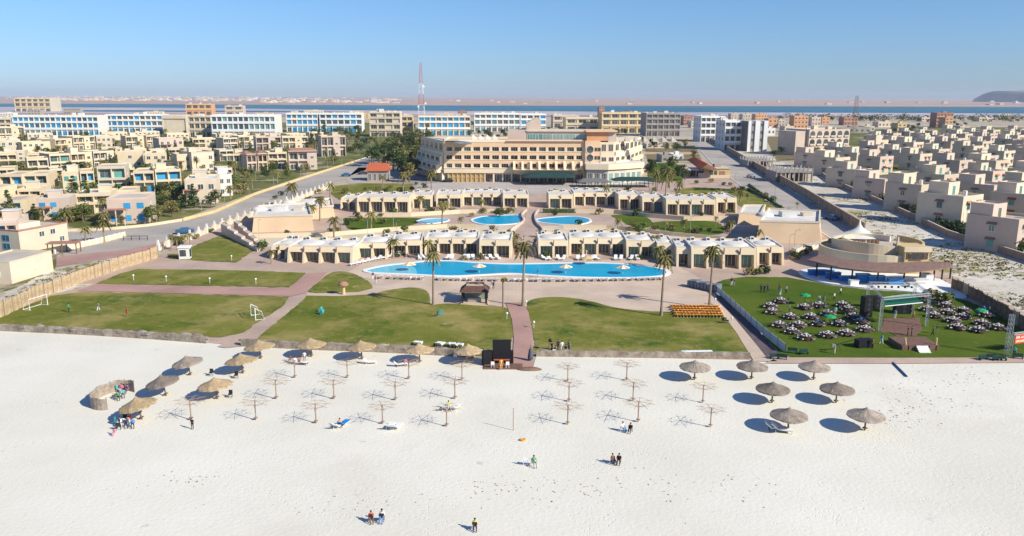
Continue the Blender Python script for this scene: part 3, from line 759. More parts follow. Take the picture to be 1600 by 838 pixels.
    for k, (a_, b2) in enumerate(zip(b_[:3], b_[1:4])):
        a_ = Vector(a_); b2 = Vector(b2); dd = b2 - a_; nb = [3, 3, 3][k]
        for j in range(nb):
            p = a_ + dd * (j + .5) / nb
            add_win(root, p.x, p.y - .02, .3, dd.length / nb * .7, pz * .72, M_bright, M_gglass if k else M_glass, mull=2, rz=atan2(dd.y, dd.x))
    return root
hotel()

def canopy_tent(px0, px1, yb, yt, z, mat, label, depth=9):
    P, a, W = frame_px(px0, yb, px1, yb)
    r = thing('pavilion', label, 'pavilion', (P.x, P.y, 0), a)
    mb = MB(); mb.add([(-W / 2, 0, z), (W / 2, 0, z), (W / 2, depth, z), (-W / 2, depth, z), (-W * .3, depth / 2, z + 1.3), (W * .3, depth / 2, z + 1.3)], [(0, 1, 5, 4), (1, 2, 5), (2, 3, 4, 5), (3, 0, 4), (3, 2, 1, 0)], mat); mb.build('roof', r)
    mb = MB()
    for k in range(6):
        for y in (.3, depth - .3): mb.box(-W / 2 + .2 + (W - .6) * k / 5, -W / 2 + .4 + (W - .6) * k / 5, y - .1, y + .1, 0, z, M_dark)
    mb.build('post', r)
canopy_tent(958, 1028, 294, 283, 2.8, M_dkgreen, 'dark green canvas pavilion in front of the hotel right wing')
canopy_tent(903, 955, 294, 284, 2.2, nmat('grey_canvas', (.16, .16, .16), rough=.9), 'grey canvas awning below the hotel podium')

# ------------------------------------------------------------------ rows of chalets
def chalet(x0, y0, x1, y1, ht, bays, D, label, dome=True, grp='chalets in rows beside the pools', gl=None):
    P, a, W = frame_px(x0, y0, x1, y1); Hh = hp((x0 + x1) / 2, (y0 + y1) / 2, ht)
    r = thing('chalet', label, 'chalet', (P.x, P.y, 0), a, grp)
    bw = W / bays; rec = 1.9; L0 = -W / 2; zb = Hh * .70
    mb = MB(); mb.box(L0 + .004, L0 + W - .004, rec, D, 0, Hh - .25, M_cream); mb.build('wall', r)
    mb = MB()  # the sloping front band
    mb.add([(L0, -.25, zb), (L0 + W, -.25, zb), (L0 + W, .45, Hh), (L0, .45, Hh), (L0, rec + .3, zb), (L0 + W, rec + .3, zb), (L0 + W, rec + .3, Hh), (L0, rec + .3, Hh)],
           [(0, 1, 2, 3), (4, 7, 6, 5), (1, 5, 6, 2), (0, 3, 7, 4), (3, 2, 6, 7), (0, 4, 5, 1)], M_cream)
    mb.build('front_band', r)
    mb = MB(); x = 0
    mb.add([(x - .25, -1.0, 0), (x + .25, -1.0, 0), (x + .25, rec - .002, 0), (x - .25, rec - .002, 0), (x - .25, -.27, zb), (x + .25, -.27, zb), (x + .25, rec - .002, zb), (x - .25, rec - .002, zb)],
               [(0, 1, 5, 4), (1, 2, 6, 5), (3, 0, 4, 7), (2, 3, 7, 6)], M_cream)
    sp = MB(); sp.box(-.09, .09, -.4, -.02, zb + .1, Hh + .1, M_wood); bo = so_ = None
    for k in range(bays + 1):
        bo = mb.build('buttress', r) if bo is None else child('buttress', bo.data, r)
        bo.location.x = L0 + min(max(k * bw, .25), W - .25)
        if 0 < k < bays:
            so_ = sp.build('rain_spout', r) if so_ is None else child('rain_spout', so_.data, r)
            so_.location.x = L0 + k * bw
    # white roof with shallow vaults
    mb = MB(); mb.box(L0 + .1, L0 + W - .1, .5, D - .1, Hh - .24, Hh - .05, M_roofw)
    mb.box(L0, L0 + W, D - .3, D, Hh - .24, Hh + .35, M_cream)
    mb.box(L0, L0 + .3, .5, D - .31, Hh - .03, Hh + .2, M_roofw); mb.box(L0 + W - .3, L0 + W, .5, D - .31, Hh - .03, Hh + .2, M_roofw)
    mb.build('roof', r)
    if dome:
        nd = max(1, bays // 2)
        for k in range(nd):
            mb = MB(); rr = min(W / nd * .42, D * .4)
            mb.lathe([(rr, 0), (rr * .93, rr * .07), (rr * .7, rr * .14), (rr * .35, rr * .19), (.01, rr * .20)], M_roofw, n=20)
            o = mb.build('dome', r, smooth=True); o.location = (L0 + W * (k + .5) / nd, D * .5, Hh - .06)
    mb = MB(); mb.box(-.45, .45, -.35, .35, 0, .8, M_roofw); mb.box(-.3, .3, -.37, -.3, .2, .6, M_dark)
    o = None
    for k in range(bays):
        o = mb.build('roof_vent', r) if o is None else child('roof_vent', o.data, r)
        o.location = (L0 + (k + .5) * bw + rnd.uniform(-.3, .3), D - .9, Hh - .05)
    for k in range(bays):
        g = gl or (M_gglass if rnd.random() < .25 else M_glass)
        add_win(r, L0 + (k + .5) * bw, rec, .08, bw * .72, zb - .15, M_white, g, mull=2, name='glass_door')
    if rnd.random() < .5:
        mb = MB(); k = rnd.randrange(bays); mb.box(-.5, .5, -.3, .3, .55, .6, M_white); mb.tube([(0, 0, 0), (0, 0, .55)], .06, M_white)
        o = mb.build('terrace_table', r); o.location = (L0 + (k + .5) * bw, .7, 0)
    return r
ROWA = [(425, 404, 450, 404.5, 20, 2), (451, 410, 552, 411.5, 24, 4), (559, 404, 606, 404, 23, 2), (612, 400, 660, 399.5, 23, 2), (664, 397.5, 748, 397.5, 24, 4), (749, 402, 799, 402.5, 26, 2),
        (841, 402.5, 888, 402.5, 26, 2), (889, 398, 977, 399, 25, 4), (978, 403.5, 1023, 404, 26, 2), (1026, 408, 1052, 408.5, 26, 1), (1056, 416, 1078, 416.5, 28, 1), (1079, 418.5, 1180, 420, 31, 4), (1181, 413.5, 1223, 414, 27, 2)]
for i, (x0, y0, x1, y1, ht, b) in enumerate(ROWA):
    side = 'left' if x1 < 820 else 'right'
    chalet(x0, y0, x1, y1, ht, b, 10.5, 'domed cream chalet, %s from the left in the row beside the main pool' % nth(i))
ROWB = [(533, 328, 558, 328, 17, 2), (558.5, 332, 640, 332.5, 24, 4), (641, 326, 675, 326, 21, 2), (682, 324, 722, 324, 20, 2), (723, 321.5, 785, 321.5, 19, 4), (786, 324, 826, 324, 20, 2),
        (857, 325.5, 895, 325.5, 21, 2), (896, 321.5, 965, 321.5, 20, 4), (966, 327, 1001, 327, 22, 2), (1003, 331, 1038, 331, 22, 2), (1040, 336, 1117, 336.5, 24, 4), (1118, 332.5, 1150, 332.5, 23, 2)]
for i, (x0, y0, x1, y1, ht, b) in enumerate(ROWB):
    chalet(x0, y0, x1, y1, ht, b, 11, 'flat cream chalet, %s from the left in the upper row behind the small pools' % nth(i), dome=False)

# ------------------------------------------------------------------ battered tan halls and stepped walls
def hall(b, z, inset, label, name='sloping_hall', extras=True):
    w = gp(b); cx = sum(p[0] for p in w) / 4; cy = sum(p[1] for p in w) / 4
    r = thing(name, label, 'building', (cx, cy, 0)); bb = [(x - cx, y - cy) for x, y in w]
    tt = []
    for (x, y) in bb:
        L = hypot(x, y); tt.append((x * (1 - inset / L), y * (1 - inset * 1.2 / L)))
    mb = MB(); mb.frustum(bb, tt, 0, z, M_tan, M_roofw); mb.build('wall', r)
    mb = MB(); t2 = [(x * .97, y * .97) for x, y in tt]; wall_along(mb, tt, .5, z + .003, z + .5, M_creamL, closed=True); mb.build('parapet', r)
    if extras:
        mb = MB(); mb.box(-3, 1, -1, 2, z + .01, z + 1.3, M_roofw); mb.box(3, 5.5, 0, 2.5, z + .01, z + .9, M_creamL); mb.build('roof_box', r)
        mb = MB(); mb.lathe([(2.4, z), (2.2, z + .5), (1.4, z + .9), (.01, z + 1.1)], M_roofw, n=16, c=(-7, 1)); mb.build('dome', r, smooth=True)
    return r
hall([(394, 364), (491, 361), (484, 338), (402, 344)], 4.0, 1.0, 'tan hall with battered walls and white roof left of the terraces')
hall([(446, 346), (524, 340), (520, 326), (452, 330)], 3.2, .8, 'smaller tan hall behind the left battered hall')
hall([(1180, 379), (1284, 382), (1283, 358), (1195, 353)], 5.0, 1.6, 'large tan hall with battered walls and white roof beside the right road')
hall([(1152, 352), (1190, 352), (1196, 336), (1160, 336)], 3.0, 1.2, 'small tan wedge shaped hall at the end of the upper chalets', extras=False)
def steps(px, n, dz, label, mat=M_pinkw):
    P, Q, Rr = [Vector(p) for p in gp(px)]
    r = thing('stepped_wall', label, 'wall')
    mb = MB()
    for k in range(n):
        a = P + (Q - P) * k / n; b = P + (Q - P) * (k + 1) / n; o = (Rr - Q)
        mb.prism([tuple(a), tuple(b), tuple(b + o), tuple(a + o)], 0, dz * (n - k) + .3, mat, M_roofd)
    mb.build('masonry', r)
steps([(346, 366), (402, 394), (408, 392)], 5, .5, 'pink stepped garden wall, outer one beside the sloping lawn')
steps([(366, 362), (406, 387), (412, 385)], 5, .5, 'pink stepped garden wall, inner one beside the left tan hall')
steps([(1236, 402), (1275, 382), (1282, 385)], 4, .5, 'pale stepped garden wall beside the right tan hall', M_creamL)
# curved plinth wall of the right tan hall, and terrace retaining walls
for (px, h, lb) in [([(398, 372), (520, 369), (600, 362), (700, 356), (745, 357)], 1.1, 'low cream terrace wall between left tan hall and small pools'),
                    ([(880, 357), (960, 358), (1050, 369), (1130, 376)], 1.1, 'low cream terrace wall behind the right chalets'),
                    ([(560, 339), (640, 339), (720, 334), (800, 333)], 1.3, 'cream planter wall under the upper left chalets'),
                    ([(900, 333), (965, 334), (1010, 340), (1070, 345), (1150, 344)], 1.3, 'cream planter wall under the upper right chalets')]:
    pier_wall(px, h, lb, M_cream, 9, False, name='terrace_wall')
# central stairs with wavy side walls
for (px, lb) in [([(823, 330), (815, 338), (818, 348), (806, 356), (797, 366), (808, 384), (812, 400)], 'wavy pink wall on the left of the central stairs'),
                 ([(842, 330), (836, 338), (838, 350), (848, 362), (842, 376), (836, 392), (838, 402)], 'wavy pink wall on the right of the central stairs')]:
    w = [tuple(p) for p in gp(smooth_poly(px, 5, closed=False))]; r = thing('curved_wall', lb, 'wall'); mb = MB(); wall_along(mb, w, .4, 0, .8, M_pinkw); mb.build('masonry', r)
sheet('brick_path', [(822, 330), (843, 330), (838, 345), (846, 362), (838, 402), (812, 402), (800, 366), (820, 348)], .12, M_pink)

# red roofed kitchen building, left of the hotel, and the lodge right of the hotel
def gable(x0, y0, x1, y1, ht, D, roofm, wallm, label, bays=4, along_x=True, over=.8, cat='house'):
    P, a, W = frame_px(x0, y0, x1, y1); Hh = hp((x0 + x1) / 2, y0, ht)
    r = thing('gable_house', label, cat, (P.x, P.y, 0), a); ze = Hh * .6
    mb = MB(); mb.box(-W / 2, W / 2, 0, D, 0, ze, wallm); mb.build('wall', r)
    mb = MB()
    if along_x:
        vs = [(-W / 2 - over, -over, ze - .1), (W / 2 + over, -over, ze - .1), (W / 2 + over, D + over, ze - .1), (-W / 2 - over, D + over, ze - .1), (-W / 2 + .5, D / 2, Hh), (W / 2 - .5, D / 2, Hh)]
        mb.add(vs, [(0, 1, 5, 4), (1, 2, 5), (2, 3, 4, 5), (3, 0, 4), (3, 2, 1, 0)], roofm)
    else:
        vs = [(-W / 2 - over, -over, ze - .1), (W / 2 + over, -over, ze - .1), (W / 2 + over, D + over, ze - .1), (-W / 2 - over, D + over, ze - .1), (0, -over, Hh), (0, D + over, Hh)]
        mb.add(vs, [(0, 4, 5, 3), (1, 2, 5, 4), (0, 1, 4), (2, 3, 5), (3, 2, 1, 0)], roofm)
    mb.build('roof', r)
    for k in range(bays): add_win(r, -W / 2 + W * (k + .5) / bays, 0, .2, W / bays * .6, ze * .7, M_white, M_glass)
    return r
gable(574, 283, 606, 283, 27, 9, M_tile, M_grey, 'low house with bright red tiled roof left of the hotel')
lodge = thing('lodge', 'cream lodge with steep red roof wedge and verandah beside the right road', 'house', tuple(G(1100, 276)[:2]) + (0,), 0)
s = pxm(1100, 276)
mb = MB(); mb.box(0, 40 / s, 0, 12, 0, 3.6, M_yellow); mb.box(-27 / s, -.003, 3, 12, 0, 3.2, M_pinkw); mb.build('wall', lodge)
LC = G(1100, 276); q = [G(1085, 245, 7.0) - LC, G(1106, 257, 7.0) - LC, G(1093, 264.5, 3.6) - LC, G(1073, 250, 3.6) - LC]
bk2 = [q[1] + Vector((7, 5, -3.2)), q[0] + Vector((7, 5, -3.2))]
mb = MB(); mb.add([tuple(v) for v in q] + [tuple(v) for v in bk2], [(3, 2, 1, 0), (0, 1, 4, 5)], M_tile); mb.add([tuple(v) for v in (q[2], q[1], bk2[0])] + [tuple(v) for v in (q[3], q[0], bk2[1])], [(0, 2, 1), (3, 4, 5)], M_creamL); mb.build('tiled_roof', lodge)
mb = MB(); mb.box(10 / s, 41 / s, -.4, 12.4, 3.61, 3.9, M_creamL); mb.box(20 / s, 30 / s, 5, 9, 3.91, 5.2, M_grey); mb.build('flat_roof', lodge)
mb = MB(); mb.box(-28 / s, 0, -2, 3, 3.0, 3.15, M_bright); [mb.box(-28 / s + k * 4, -28 / s + k * 4 + .3, -1.9, -1.6, 0, 3, M_creamL) for k in range(4)]; mb.build('verandah', lodge)
for k, x in enumerate((-20, -8)): add_win(lodge, x / s, 3, .1, 3.4, 2.4, M_tileb, M_glass)
add_win(lodge, 14 / s, 0, .1, 3.6, 2.6, M_wood, M_glass); add_win(lodge, 28 / s, 0, .8, 2.6, 1.6, M_wood, M_tileb)
mb = MB(); mb.box(4 / s, 34 / s, -7, -6.6, 0, 1.4, M_cream); mb.box(-16 / s, 2 / s, -9, -8.6, 0, 2.4, M_grey); mb.build('garden_wall', lodge)
# ------------------------------------------------------------------ two-storey villas of the right quarter
def villa_right_maker(var):
    def make():
        r = thing('villa', '', 'villa', (0, 0, 0), 0, 'pink and cream villas of the right hand quarter')
        wl = [M_pinkw, M_creamL, M_creamL, M_pinkw][var]; W, D = 9.0, 10.5; h = 6.6
        mb = MB(); mb.box(-W, 0, 0, D, 0, h, wl); parapet(mb, -W, 0, 0, D, h + .004, .6, .25, wl)
        mb.build('wall', r)
        mb = MB(); mb.box(-W + .27, -.27, .27, D - .27, h + .006, h + .05, M_roofd); mb.build('roof', r)
        # stair head, one storey higher at the back
        mb = MB(); u0, u1 = ((-W + .3, -W + 5.4), (-5.2, -.3), (-W + .3, -2.4), (-W + 2, -W + 6.5))[var]
        mb.box(u0, u1, D - 5, D - .3, h + .06, h + 2.7, M_creamL if var % 2 else wl); parapet(mb, u0, u1, D - 5, D - .3, h + 2.704, .3, .2, wl)
        hut = mb.build('stair_head', r)
        add_win(hut, (u0 + u1) / 2, D - 5, h + .1, 1.0, 2.0, M_turq, M_gglass if var % 2 else M_wood, mull=0, name='door')
        # low garden wing with arched opening
        mb = MB(); x1 = 4.2 if var != 2 else 3.0
        hw = 3.4 if var % 2 else 5.6
        mb.box(.004, x1, 3.5, D - .5, 0, hw, M_creamL); parapet(mb, .004, x1, 3.5, D - .5, hw + .004, .4, .2, M_creamL); mb.build('wing', r)
        mb = MB(); n = 8; pts = [(-.9, 0), (.9, 0)] + [(.9 * cos(pi * k / n), 1.3 + .9 * sin(pi * k / n)) for k in range(n + 1)]
        mb.add([(x, 0, z) for x, z in pts], [tuple(range(len(pts)))], M_glass)
        o = mb.build('arch_opening', r); o.location = (x1 / 2, 3.48, .2)
        # windows with tiled hoods
        hm = MB(); hm.add([(-.95, -.75, 0), (.95, -.75, 0), (.95, 0, .5), (-.95, 0, .5), (-.95, 0, -.02), (.95, 0, -.02)], [(0, 1, 2, 3), (0, 4, 5, 1), (0, 3, 4), (1, 5, 2)], M_tileb if var != 3 else M_tile)
        first = None
        for (x, y, rz) in ((-2.0, 0, 0), (-6.4, 0, 0) if var != 2 else (-4.6, 0, 0), (-W, 5.2, -pi / 2)):
            for z in (1.0, 4.1):
                if var == 1 and x == -6.4 and z < 2: continue
                add_win(r, x, y, z, 1.3, 1.35, M_turq if (var + int(z)) % 2 else M_white, M_gglass if var in (0, 3) else M_glass, mull=1, rz=rz)
                first = hm.build('window_hood', r) if first is None else child('window_hood', first.data, r)
                first.location = (x, y, z + 1.5); first.rotation_euler = (0, 0, rz)
        if var in (0, 2):
            mb = MB(); mb.box(-W + 2.5, -W + 6, -1.2, -.004, 3.1, 3.25, wl); mb.box(-W + 2.5, -W + 6, -1.2, -1.05, 3.25, 4.1, wl); mb.build('balcony', r)
        mb = MB(); mb.lathe([(.5, 0), (.5, 1.1), (.01, 1.2)], M_white, n=8)
        o = mb.build('water_tank', r); o.location = (-2, 2.2 + var, h + .05)
        return r
    return make
VR = [Kind(villa_right_maker(i)) for i in range(4)]
front = [(1296, 262), (1326, 275), (1360, 293), (1408, 311), (1463, 331), (1531, 353), (1622, 392)]
FR = [G(x, y) for x, y in front]
def inpoly(x, y, p):
    c = False
    for i in range(len(p)):
        x1, y1 = p[i]; x2, y2 = p[i - 1]
        if (y1 > y) != (y2 > y) and x < (x2 - x1) * (y - y1) / (y2 - y1) + x1: c = not c
    return c
def proj(P):
    d = Vector(P) - EYE; z = d.dot(fwd)
    return 800 + F * d.dot(rt) / z, 419 - F * d.dot(up) / z
zoneR = [(1270, 268), (1322, 243), (1335, 236), (1395, 224), (1438, 205), (1500, 200), (1640, 200), (1690, 380), (1700, 430), (1600, 400), (1440, 345)]
cand = []
for row in range(14):
    for k in range(-8, 7):
        if row == 0 and not 0 <= k < 7: continue
        if k < 0: b = FR[0] + (FR[0] - FR[1]) * (-k) * .9
        elif k < 7: b = FR[k]
        off = Vector((cos(R(-14)), sin(R(-14)), 0)) * 22.5 * row + Vector((8.0 * row * .35, 13.0 * (row % 2), 0))
        P = b + off; j = Vector((rnd.uniform(-2.5, 2.5), rnd.uniform(-2.5, 2.5), 0)) if row else Vector((0, 0, 0))
        P = P + j; x, y = proj(P)
        if row == 0 or inpoly(x, y, zoneR): cand.append((row, k, P, x, y))
WALLW = ['pink', 'cream', 'pale cream', 'rosy']
rows = {}
for c_ in cand: rows.setdefault(c_[0], []).append(c_)
HOUSES_R = []
for row in sorted(rows):
    lst = sorted(rows[row], key=lambda c_: -c_[4])
    for i, (_, k, P, x, y) in enumerate(lst):
        v = (row * 3 + i * 5 + (i // 3)) % 4
        ds = P.x * 0
        nm = 'row along the fence' if row == 0 else '%s row behind the fence' % nth(row - 1)
        VR[v].put((P.x, P.y, 0), R(32) + rnd.uniform(-.03, .03) + (pi / 2 if row > 0 and (row * 5 + i * 3) % 7 == 0 else 0), (lambda q: (q * rnd.uniform(.95, 1.1), q * rnd.uniform(.9, 1.1), q * rnd.uniform(.9, 1.1)))(1.18), '%s villa, %s from the camera in the %s' % (WALLW[v], nth(i), nm))
        HOUSES_R.append(P)
print('right villas', len(HOUSES_R))

# ------------------------------------------------------------------ villas of the left quarter
VPOS = []
def villa_left(i, x0, y0, x1, y1, ht, D, style, label, yaw=None):
    P, a, W = frame_px(x0, y0, x1, y1); Hh = hp((x0 + x1) / 2, (y0 + y1) / 2, ht)
    r = thing('villa', label, 'villa', (P.x, P.y, 0), a, 'cream villas of the left hand quarter'); VPOS.append((P.copy(), a, W, D))
    wall = {'c': M_cream, 'p': M_creamL, 'k': M_pinkw, 'w': M_white, 'y': M_yellow}[style[0]]
    fr, gl = {'b': (M_blue, M_blue), 't': (M_turq, M_gglass), 'd': (M_white, M_glass), 'r': (M_tileb, M_glass)}[style[1]]
    fh = Hh / 2
    if 'l' in style:     # loggia fronts
        bays = max(2, round(W / 4.2)); rec = 1.4
        mb = MB(); mb.box(-W / 2, W / 2, rec, D, 0, Hh, wall)
        solid = [k for k in range(bays) if k % 3 == 2]
        bw = W / bays
        for k in solid: mb.box(-W / 2 + k * bw + .01, -W / 2 + (k + 1) * bw - .01, .02, rec - .004, 0, Hh - .01, wall)
        mb.build('wall', r)
        mb = MB(); mb.box(-W / 2 - .02, W / 2 + .02, -.04, rec - .003, fh - .1, fh + .75, wall); mb.box(-W / 2 - .02, W / 2 + .02, -.04, rec - .003, Hh - .45, Hh + .3, wall); mb.build('balcony_band', r)
        mb = MB(); mb.box(-.16, .16, 0, rec - .005, 0, Hh - .02, wall); po = None
        for k in range(bays + 1):
            po = mb.build('pier', r) if po is None else child('pier', po.data, r)
            po.location.x = -W / 2 + min(max(k * bw, .16), W - .16)
        for k in range(bays):
            for f in range(2):
                y = 0.02 if k in solid else rec
                w_, h_ = (1.5, 1.3) if k in solid else (bw * .7, fh * .62)
                add_win(r, -W / 2 + (k + .5) * bw, y, f * fh + (1.0 if k in solid else (.75 if f else .1)), w_, h_, fr, gl if rnd.random() < .6 else M_glass)
    else:
        mb = MB(); mb.box(-W / 2, W / 2, 0, D, 0, Hh, wall); mb.build('wall', r)
        n = max(2, round(W / 3.4)); bw = W / n
        for f in range(2):
            for k in range(n):
                if rnd.random() < .12: continue
                add_win(r, -W / 2 + (k + .5) * bw, 0, f * fh + .9, min(1.8, bw * .55), fh * .45, fr, gl)
    for f in range(2):
        if 's' in style: add_win(r, W / 2, D * .45, f * fh + 1.1, 1.2, 1.1, M_white, M_glass, rz=pi / 2)
    mb = MB(); mb.box(-W / 2 + .3, W / 2 - .3, .3, D - .3, Hh + .005, Hh + .03, M_roofd if i % 3 else M_roofw); parapet(mb, -W / 2 + .003, W / 2 - .003, .003, D - .003, Hh + .004, .55, .28, wall); mb.build('roof', r)
    if 'h' in style or i % 3 == 0:
        mb = MB(); mb.box(-1.8, 1.8, -1.5, 1.5, 0, 2.1, wall); mb.box(-2, 2, -1.7, 1.7, 2.1, 2.3, M_roofw); o = mb.build('stair_head', r); o.location = (rnd.uniform(-.25, .25) * W, D * .65, Hh + .035)
    if 'v' in style:   # verandah with flat red trimmed canopy
        mb = MB(); mb.box(-W / 2 - .5, 0, -3.2, -.06, fh + .9, fh + 1.05, M_tileb)
        for x in (-W / 2 - .3, -W / 4, -.4): mb.box(x, x + .25, -3.1, -2.85, 0, fh + .9, M_creamL)
        mb.build('verandah', r)
    if 'T' in style:   # red tiled roof
        mb = MB(); mb.add([(-W / 2 - .5, -.7, Hh + .1), (W / 2 + .5, -.7, Hh + .1), (W / 2 + .5, D + .5, Hh + .1), (-W / 2 - .5, D + .5, Hh + .1), (-W / 2 + 2, D / 2, Hh + 1.7), (W / 2 - 2, D / 2, Hh + 1.7)], [(0, 1, 5, 4), (1, 2, 5), (2, 3, 4, 5), (3, 0, 4), (3, 2, 1, 0)], M_tileb); mb.build('tiled_roof', r)
    return r
SW = {'c': 'cream', 'p': 'pale', 'k': 'pink', 'w': 'white', 'y': 'yellow'}
FW = {'b': 'blue shutters', 't': 'turquoise windows', 'd': 'dark windows', 'r': 'brown windows'}
VL = [ # x0, y0, x1, y1, height, depth, style
 (291, 319, 340, 317.5, 36, 17, 'pdv', 'nearest villa to the road bend with roofed verandah'), (343, 307, 364, 306, 32, 15, 'wdsh', 'narrow white villa touching the road bend villa'),
 (211, 302, 243, 301, 32, 15, 'cbls', ''), (245, 301, 285, 299, 33, 15, 'cbls', ''), (155, 301, 199, 299.5, 38, 15, 'ptls', ''), (170, 351, 232, 349, 38, 14, 'kbvs', ''),
 (121, 335, 176, 333, 29, 14, 'cdl', ''), (2, 308, 38, 307.5, 33, 14, 'cbl', ''), (40, 307, 77, 306, 33, 14, 'ctl', ''), (100, 303, 126, 302, 32, 13, 'ct', ''), (128, 302, 150, 301, 32, 13, 'cbl', ''),
 (0, 342, 36, 341, 26, 14, 'cbl', ''), (60, 344, 112, 342, 30, 12, 'kbv', ''),
 (45, 276, 78, 274.5, 26, 13, 'cdl', ''), (80, 269, 112, 267, 26, 13, 'ctl', ''), (113, 266, 146, 263.5, 25, 13, 'crl', ''), (148, 263, 180, 260.5, 24, 13, 'pdls', ''),
 (185, 262, 224, 261, 22, 12, 'cd', ''), (228, 264, 262, 263, 23, 12, 'cd', ''), (278, 267, 300, 266, 24, 12, 'cdv', ''), (301, 267, 336, 265, 27, 15, 'pdsh', ''), (366, 268, 386, 267.5, 26, 12, 'cdl', ''), (387, 269, 402, 268, 26, 12, 'krTl', ''),
 (404, 268, 419, 267.5, 26, 12, 'crTl', ''), (420, 262, 449, 261, 22, 12, 'cdls', ''), (452, 266, 496, 265, 28, 11, 'kdlTs', ''), (503, 245, 541, 244, 31, 12, 'kdlsh', ''),
 (88, 237, 114, 235, 18, 16, 'crl', ''), (116, 235, 150, 233, 20, 16, 'cdl', ''), (152, 232, 182, 231, 18, 16, 'pds', ''), (198, 233, 226, 232, 19, 14, 'cdl', ''), (230, 231, 248, 230, 18, 14, 'cdl', ''), (250, 240, 288, 238.5, 22, 14, 'kdv', ''),
 (302, 233, 340, 232, 15, 14, 'cdl', ''), (350, 234, 372, 233, 17, 12, 'pdl', ''), (374, 232, 399, 231, 18, 12, 'cdls', ''), (401, 236, 440, 235, 21, 12, 'krl', ''), (442, 233, 482, 232, 18, 12, 'cdl', ''),
 (0, 262, 28, 261, 20, 13, 'crl', ''), (2, 240, 34, 239, 20, 14, 'pd', ''), (36, 240, 80, 238, 16, 14, 'cd', ''), (0, 287, 26, 286, 22, 12, 'cdl', ''),
 (0, 222, 40, 221, 22, 14, 'cdl', ''), (44, 222, 84, 221, 12, 14, 'pd', ''), (300, 250, 332, 249, 16, 12, 'cd', ''), (338, 222, 372, 221, 11, 12, 'pd', ''), (262, 222, 296, 221, 12, 12, 'cd', ''),
 (160, 220, 200, 219, 12, 12, 'cd', ''), (210, 217, 250, 216, 10, 12, 'pd', ''), (484, 222, 506, 221.5, 14, 12, 'cdl', ''),
 (264, 250, 298, 249, 16, 12, 'pdl', ''), (196, 250, 232, 249, 14, 12, 'cdl', ''), (236, 250, 262, 249, 14, 12, 'cdl', ''), (344, 252, 366, 251, 16, 12, 'pdl', ''), (0, 253, 40, 252, 14, 13, 'pdl', ''), (44, 257, 78, 256, 15, 13, 'cdl', ''), (160, 246, 192, 245, 13, 12, 'cdl', ''), (60, 230, 84, 229, 13, 13, 'cdl', ''), (4, 231, 30, 230, 12, 13, 'cdl', ''),
 (302, 290, 330, 289, 20, 12, 'cdl', ''), (188, 283, 212, 282, 18, 12, 'cdl', ''), (340, 283, 364, 282, 18, 11, 'cdl', ''), (80, 284, 100, 283, 18, 12, 'pdl', ''), (30, 322, 66, 321, 24, 12, 'cdl', ''), (90, 326, 112, 325, 22, 11, 'cd', ''), (186, 324, 214, 323, 24, 12, 'ctl', ''), (380, 222, 410, 221, 11, 12, 'cd', ''), (414, 221, 444, 220, 11, 12, 'kd', ''), (448, 221, 478, 220, 11, 12, 'pd', ''),
 (-4, 395, 32, 393, 44, 13, 'kbl', 'big villa at the left edge of the photo'), (-60, 330, -10, 330, 32, 14, 'cdl', 'villa just outside the left edge'),
]
vb = bands([((v[0] + v[2]) / 2, v[1]) for v in VL], [225, 245, 270, 290, 312, 330, 360])
BN = {0: 'in the farthest row', 1: 'in the second farthest row', 2: 'in the middle rows', 3: 'behind the bend villas', 4: 'level with the bend', 5: 'beside tall dark trees', 6: 'nearest the villa road', 7: 'at the photo edge'}
for i, v in enumerate(VL):
    b_, k_ = vb[i]
    lab = v[7] or '%s villa with %s%s, %s from the left %s' % (SW[v[6][0]], FW[v[6][1]], '' , nth(k_), BN[b_])
    villa_left(i, *v[:7], lab)
# the two big pale buildings at the lower left edge
for (x0, y0, x1, y1, ht, D, lb) in [(33, 397, 108, 381, 45, 12, 'large pale two storey block with red trimmed roof at the left edge'), (19, 444, 84, 424, 43, 9, 'lower pale annex in front of the large block at the left edge')]:
    P, a, W = frame_px(x0, y0, x1, y1); Hh = hp((x0 + x1) / 2, (y0 + y1) / 2, ht - 12)
    r = thing('house', lb, 'house', (P.x, P.y, 0), a)
    mb = MB(); mb.box(-W / 2, W / 2, 0, D, 0, Hh, M_creamL); mb.build('wall', r)
    mb = MB(); mb.box(-W / 2 + .2, W / 2 - .2, .2, D - .2, Hh + .004, Hh + .04, M_roofd); parapet(mb, -W / 2, W / 2, 0, D, Hh + .004, .35, .3, M_tileb if ht == 45 else M_creamL); mb.build('roof', r)
    if ht == 45:
        mb = MB(); mb.box(-4, 2, 3, 8, Hh + .05, Hh + 1.2, M_creamL); mb.build('roof_box', r)
        for x, z in ((-W * .05, Hh * .6), (W * .18, Hh * .62), (W * .36, Hh * .2)): add_win(r, x, 0, z, 1.5, 1.3, M_white, M_glass)
        for z in (.9, Hh * .55): add_win(r, -W / 2, 4, z, 2.2, 1.4, M_blue, M_glass, rz=-pi / 2)
    else: add_win(r, -W / 2, 3, 1.2, 1.6, 1.2, M_white, M_glass, rz=-pi / 2); add_win(r, W * .1, 0, 1.4, .9, 1.2, M_creamL, M_white)
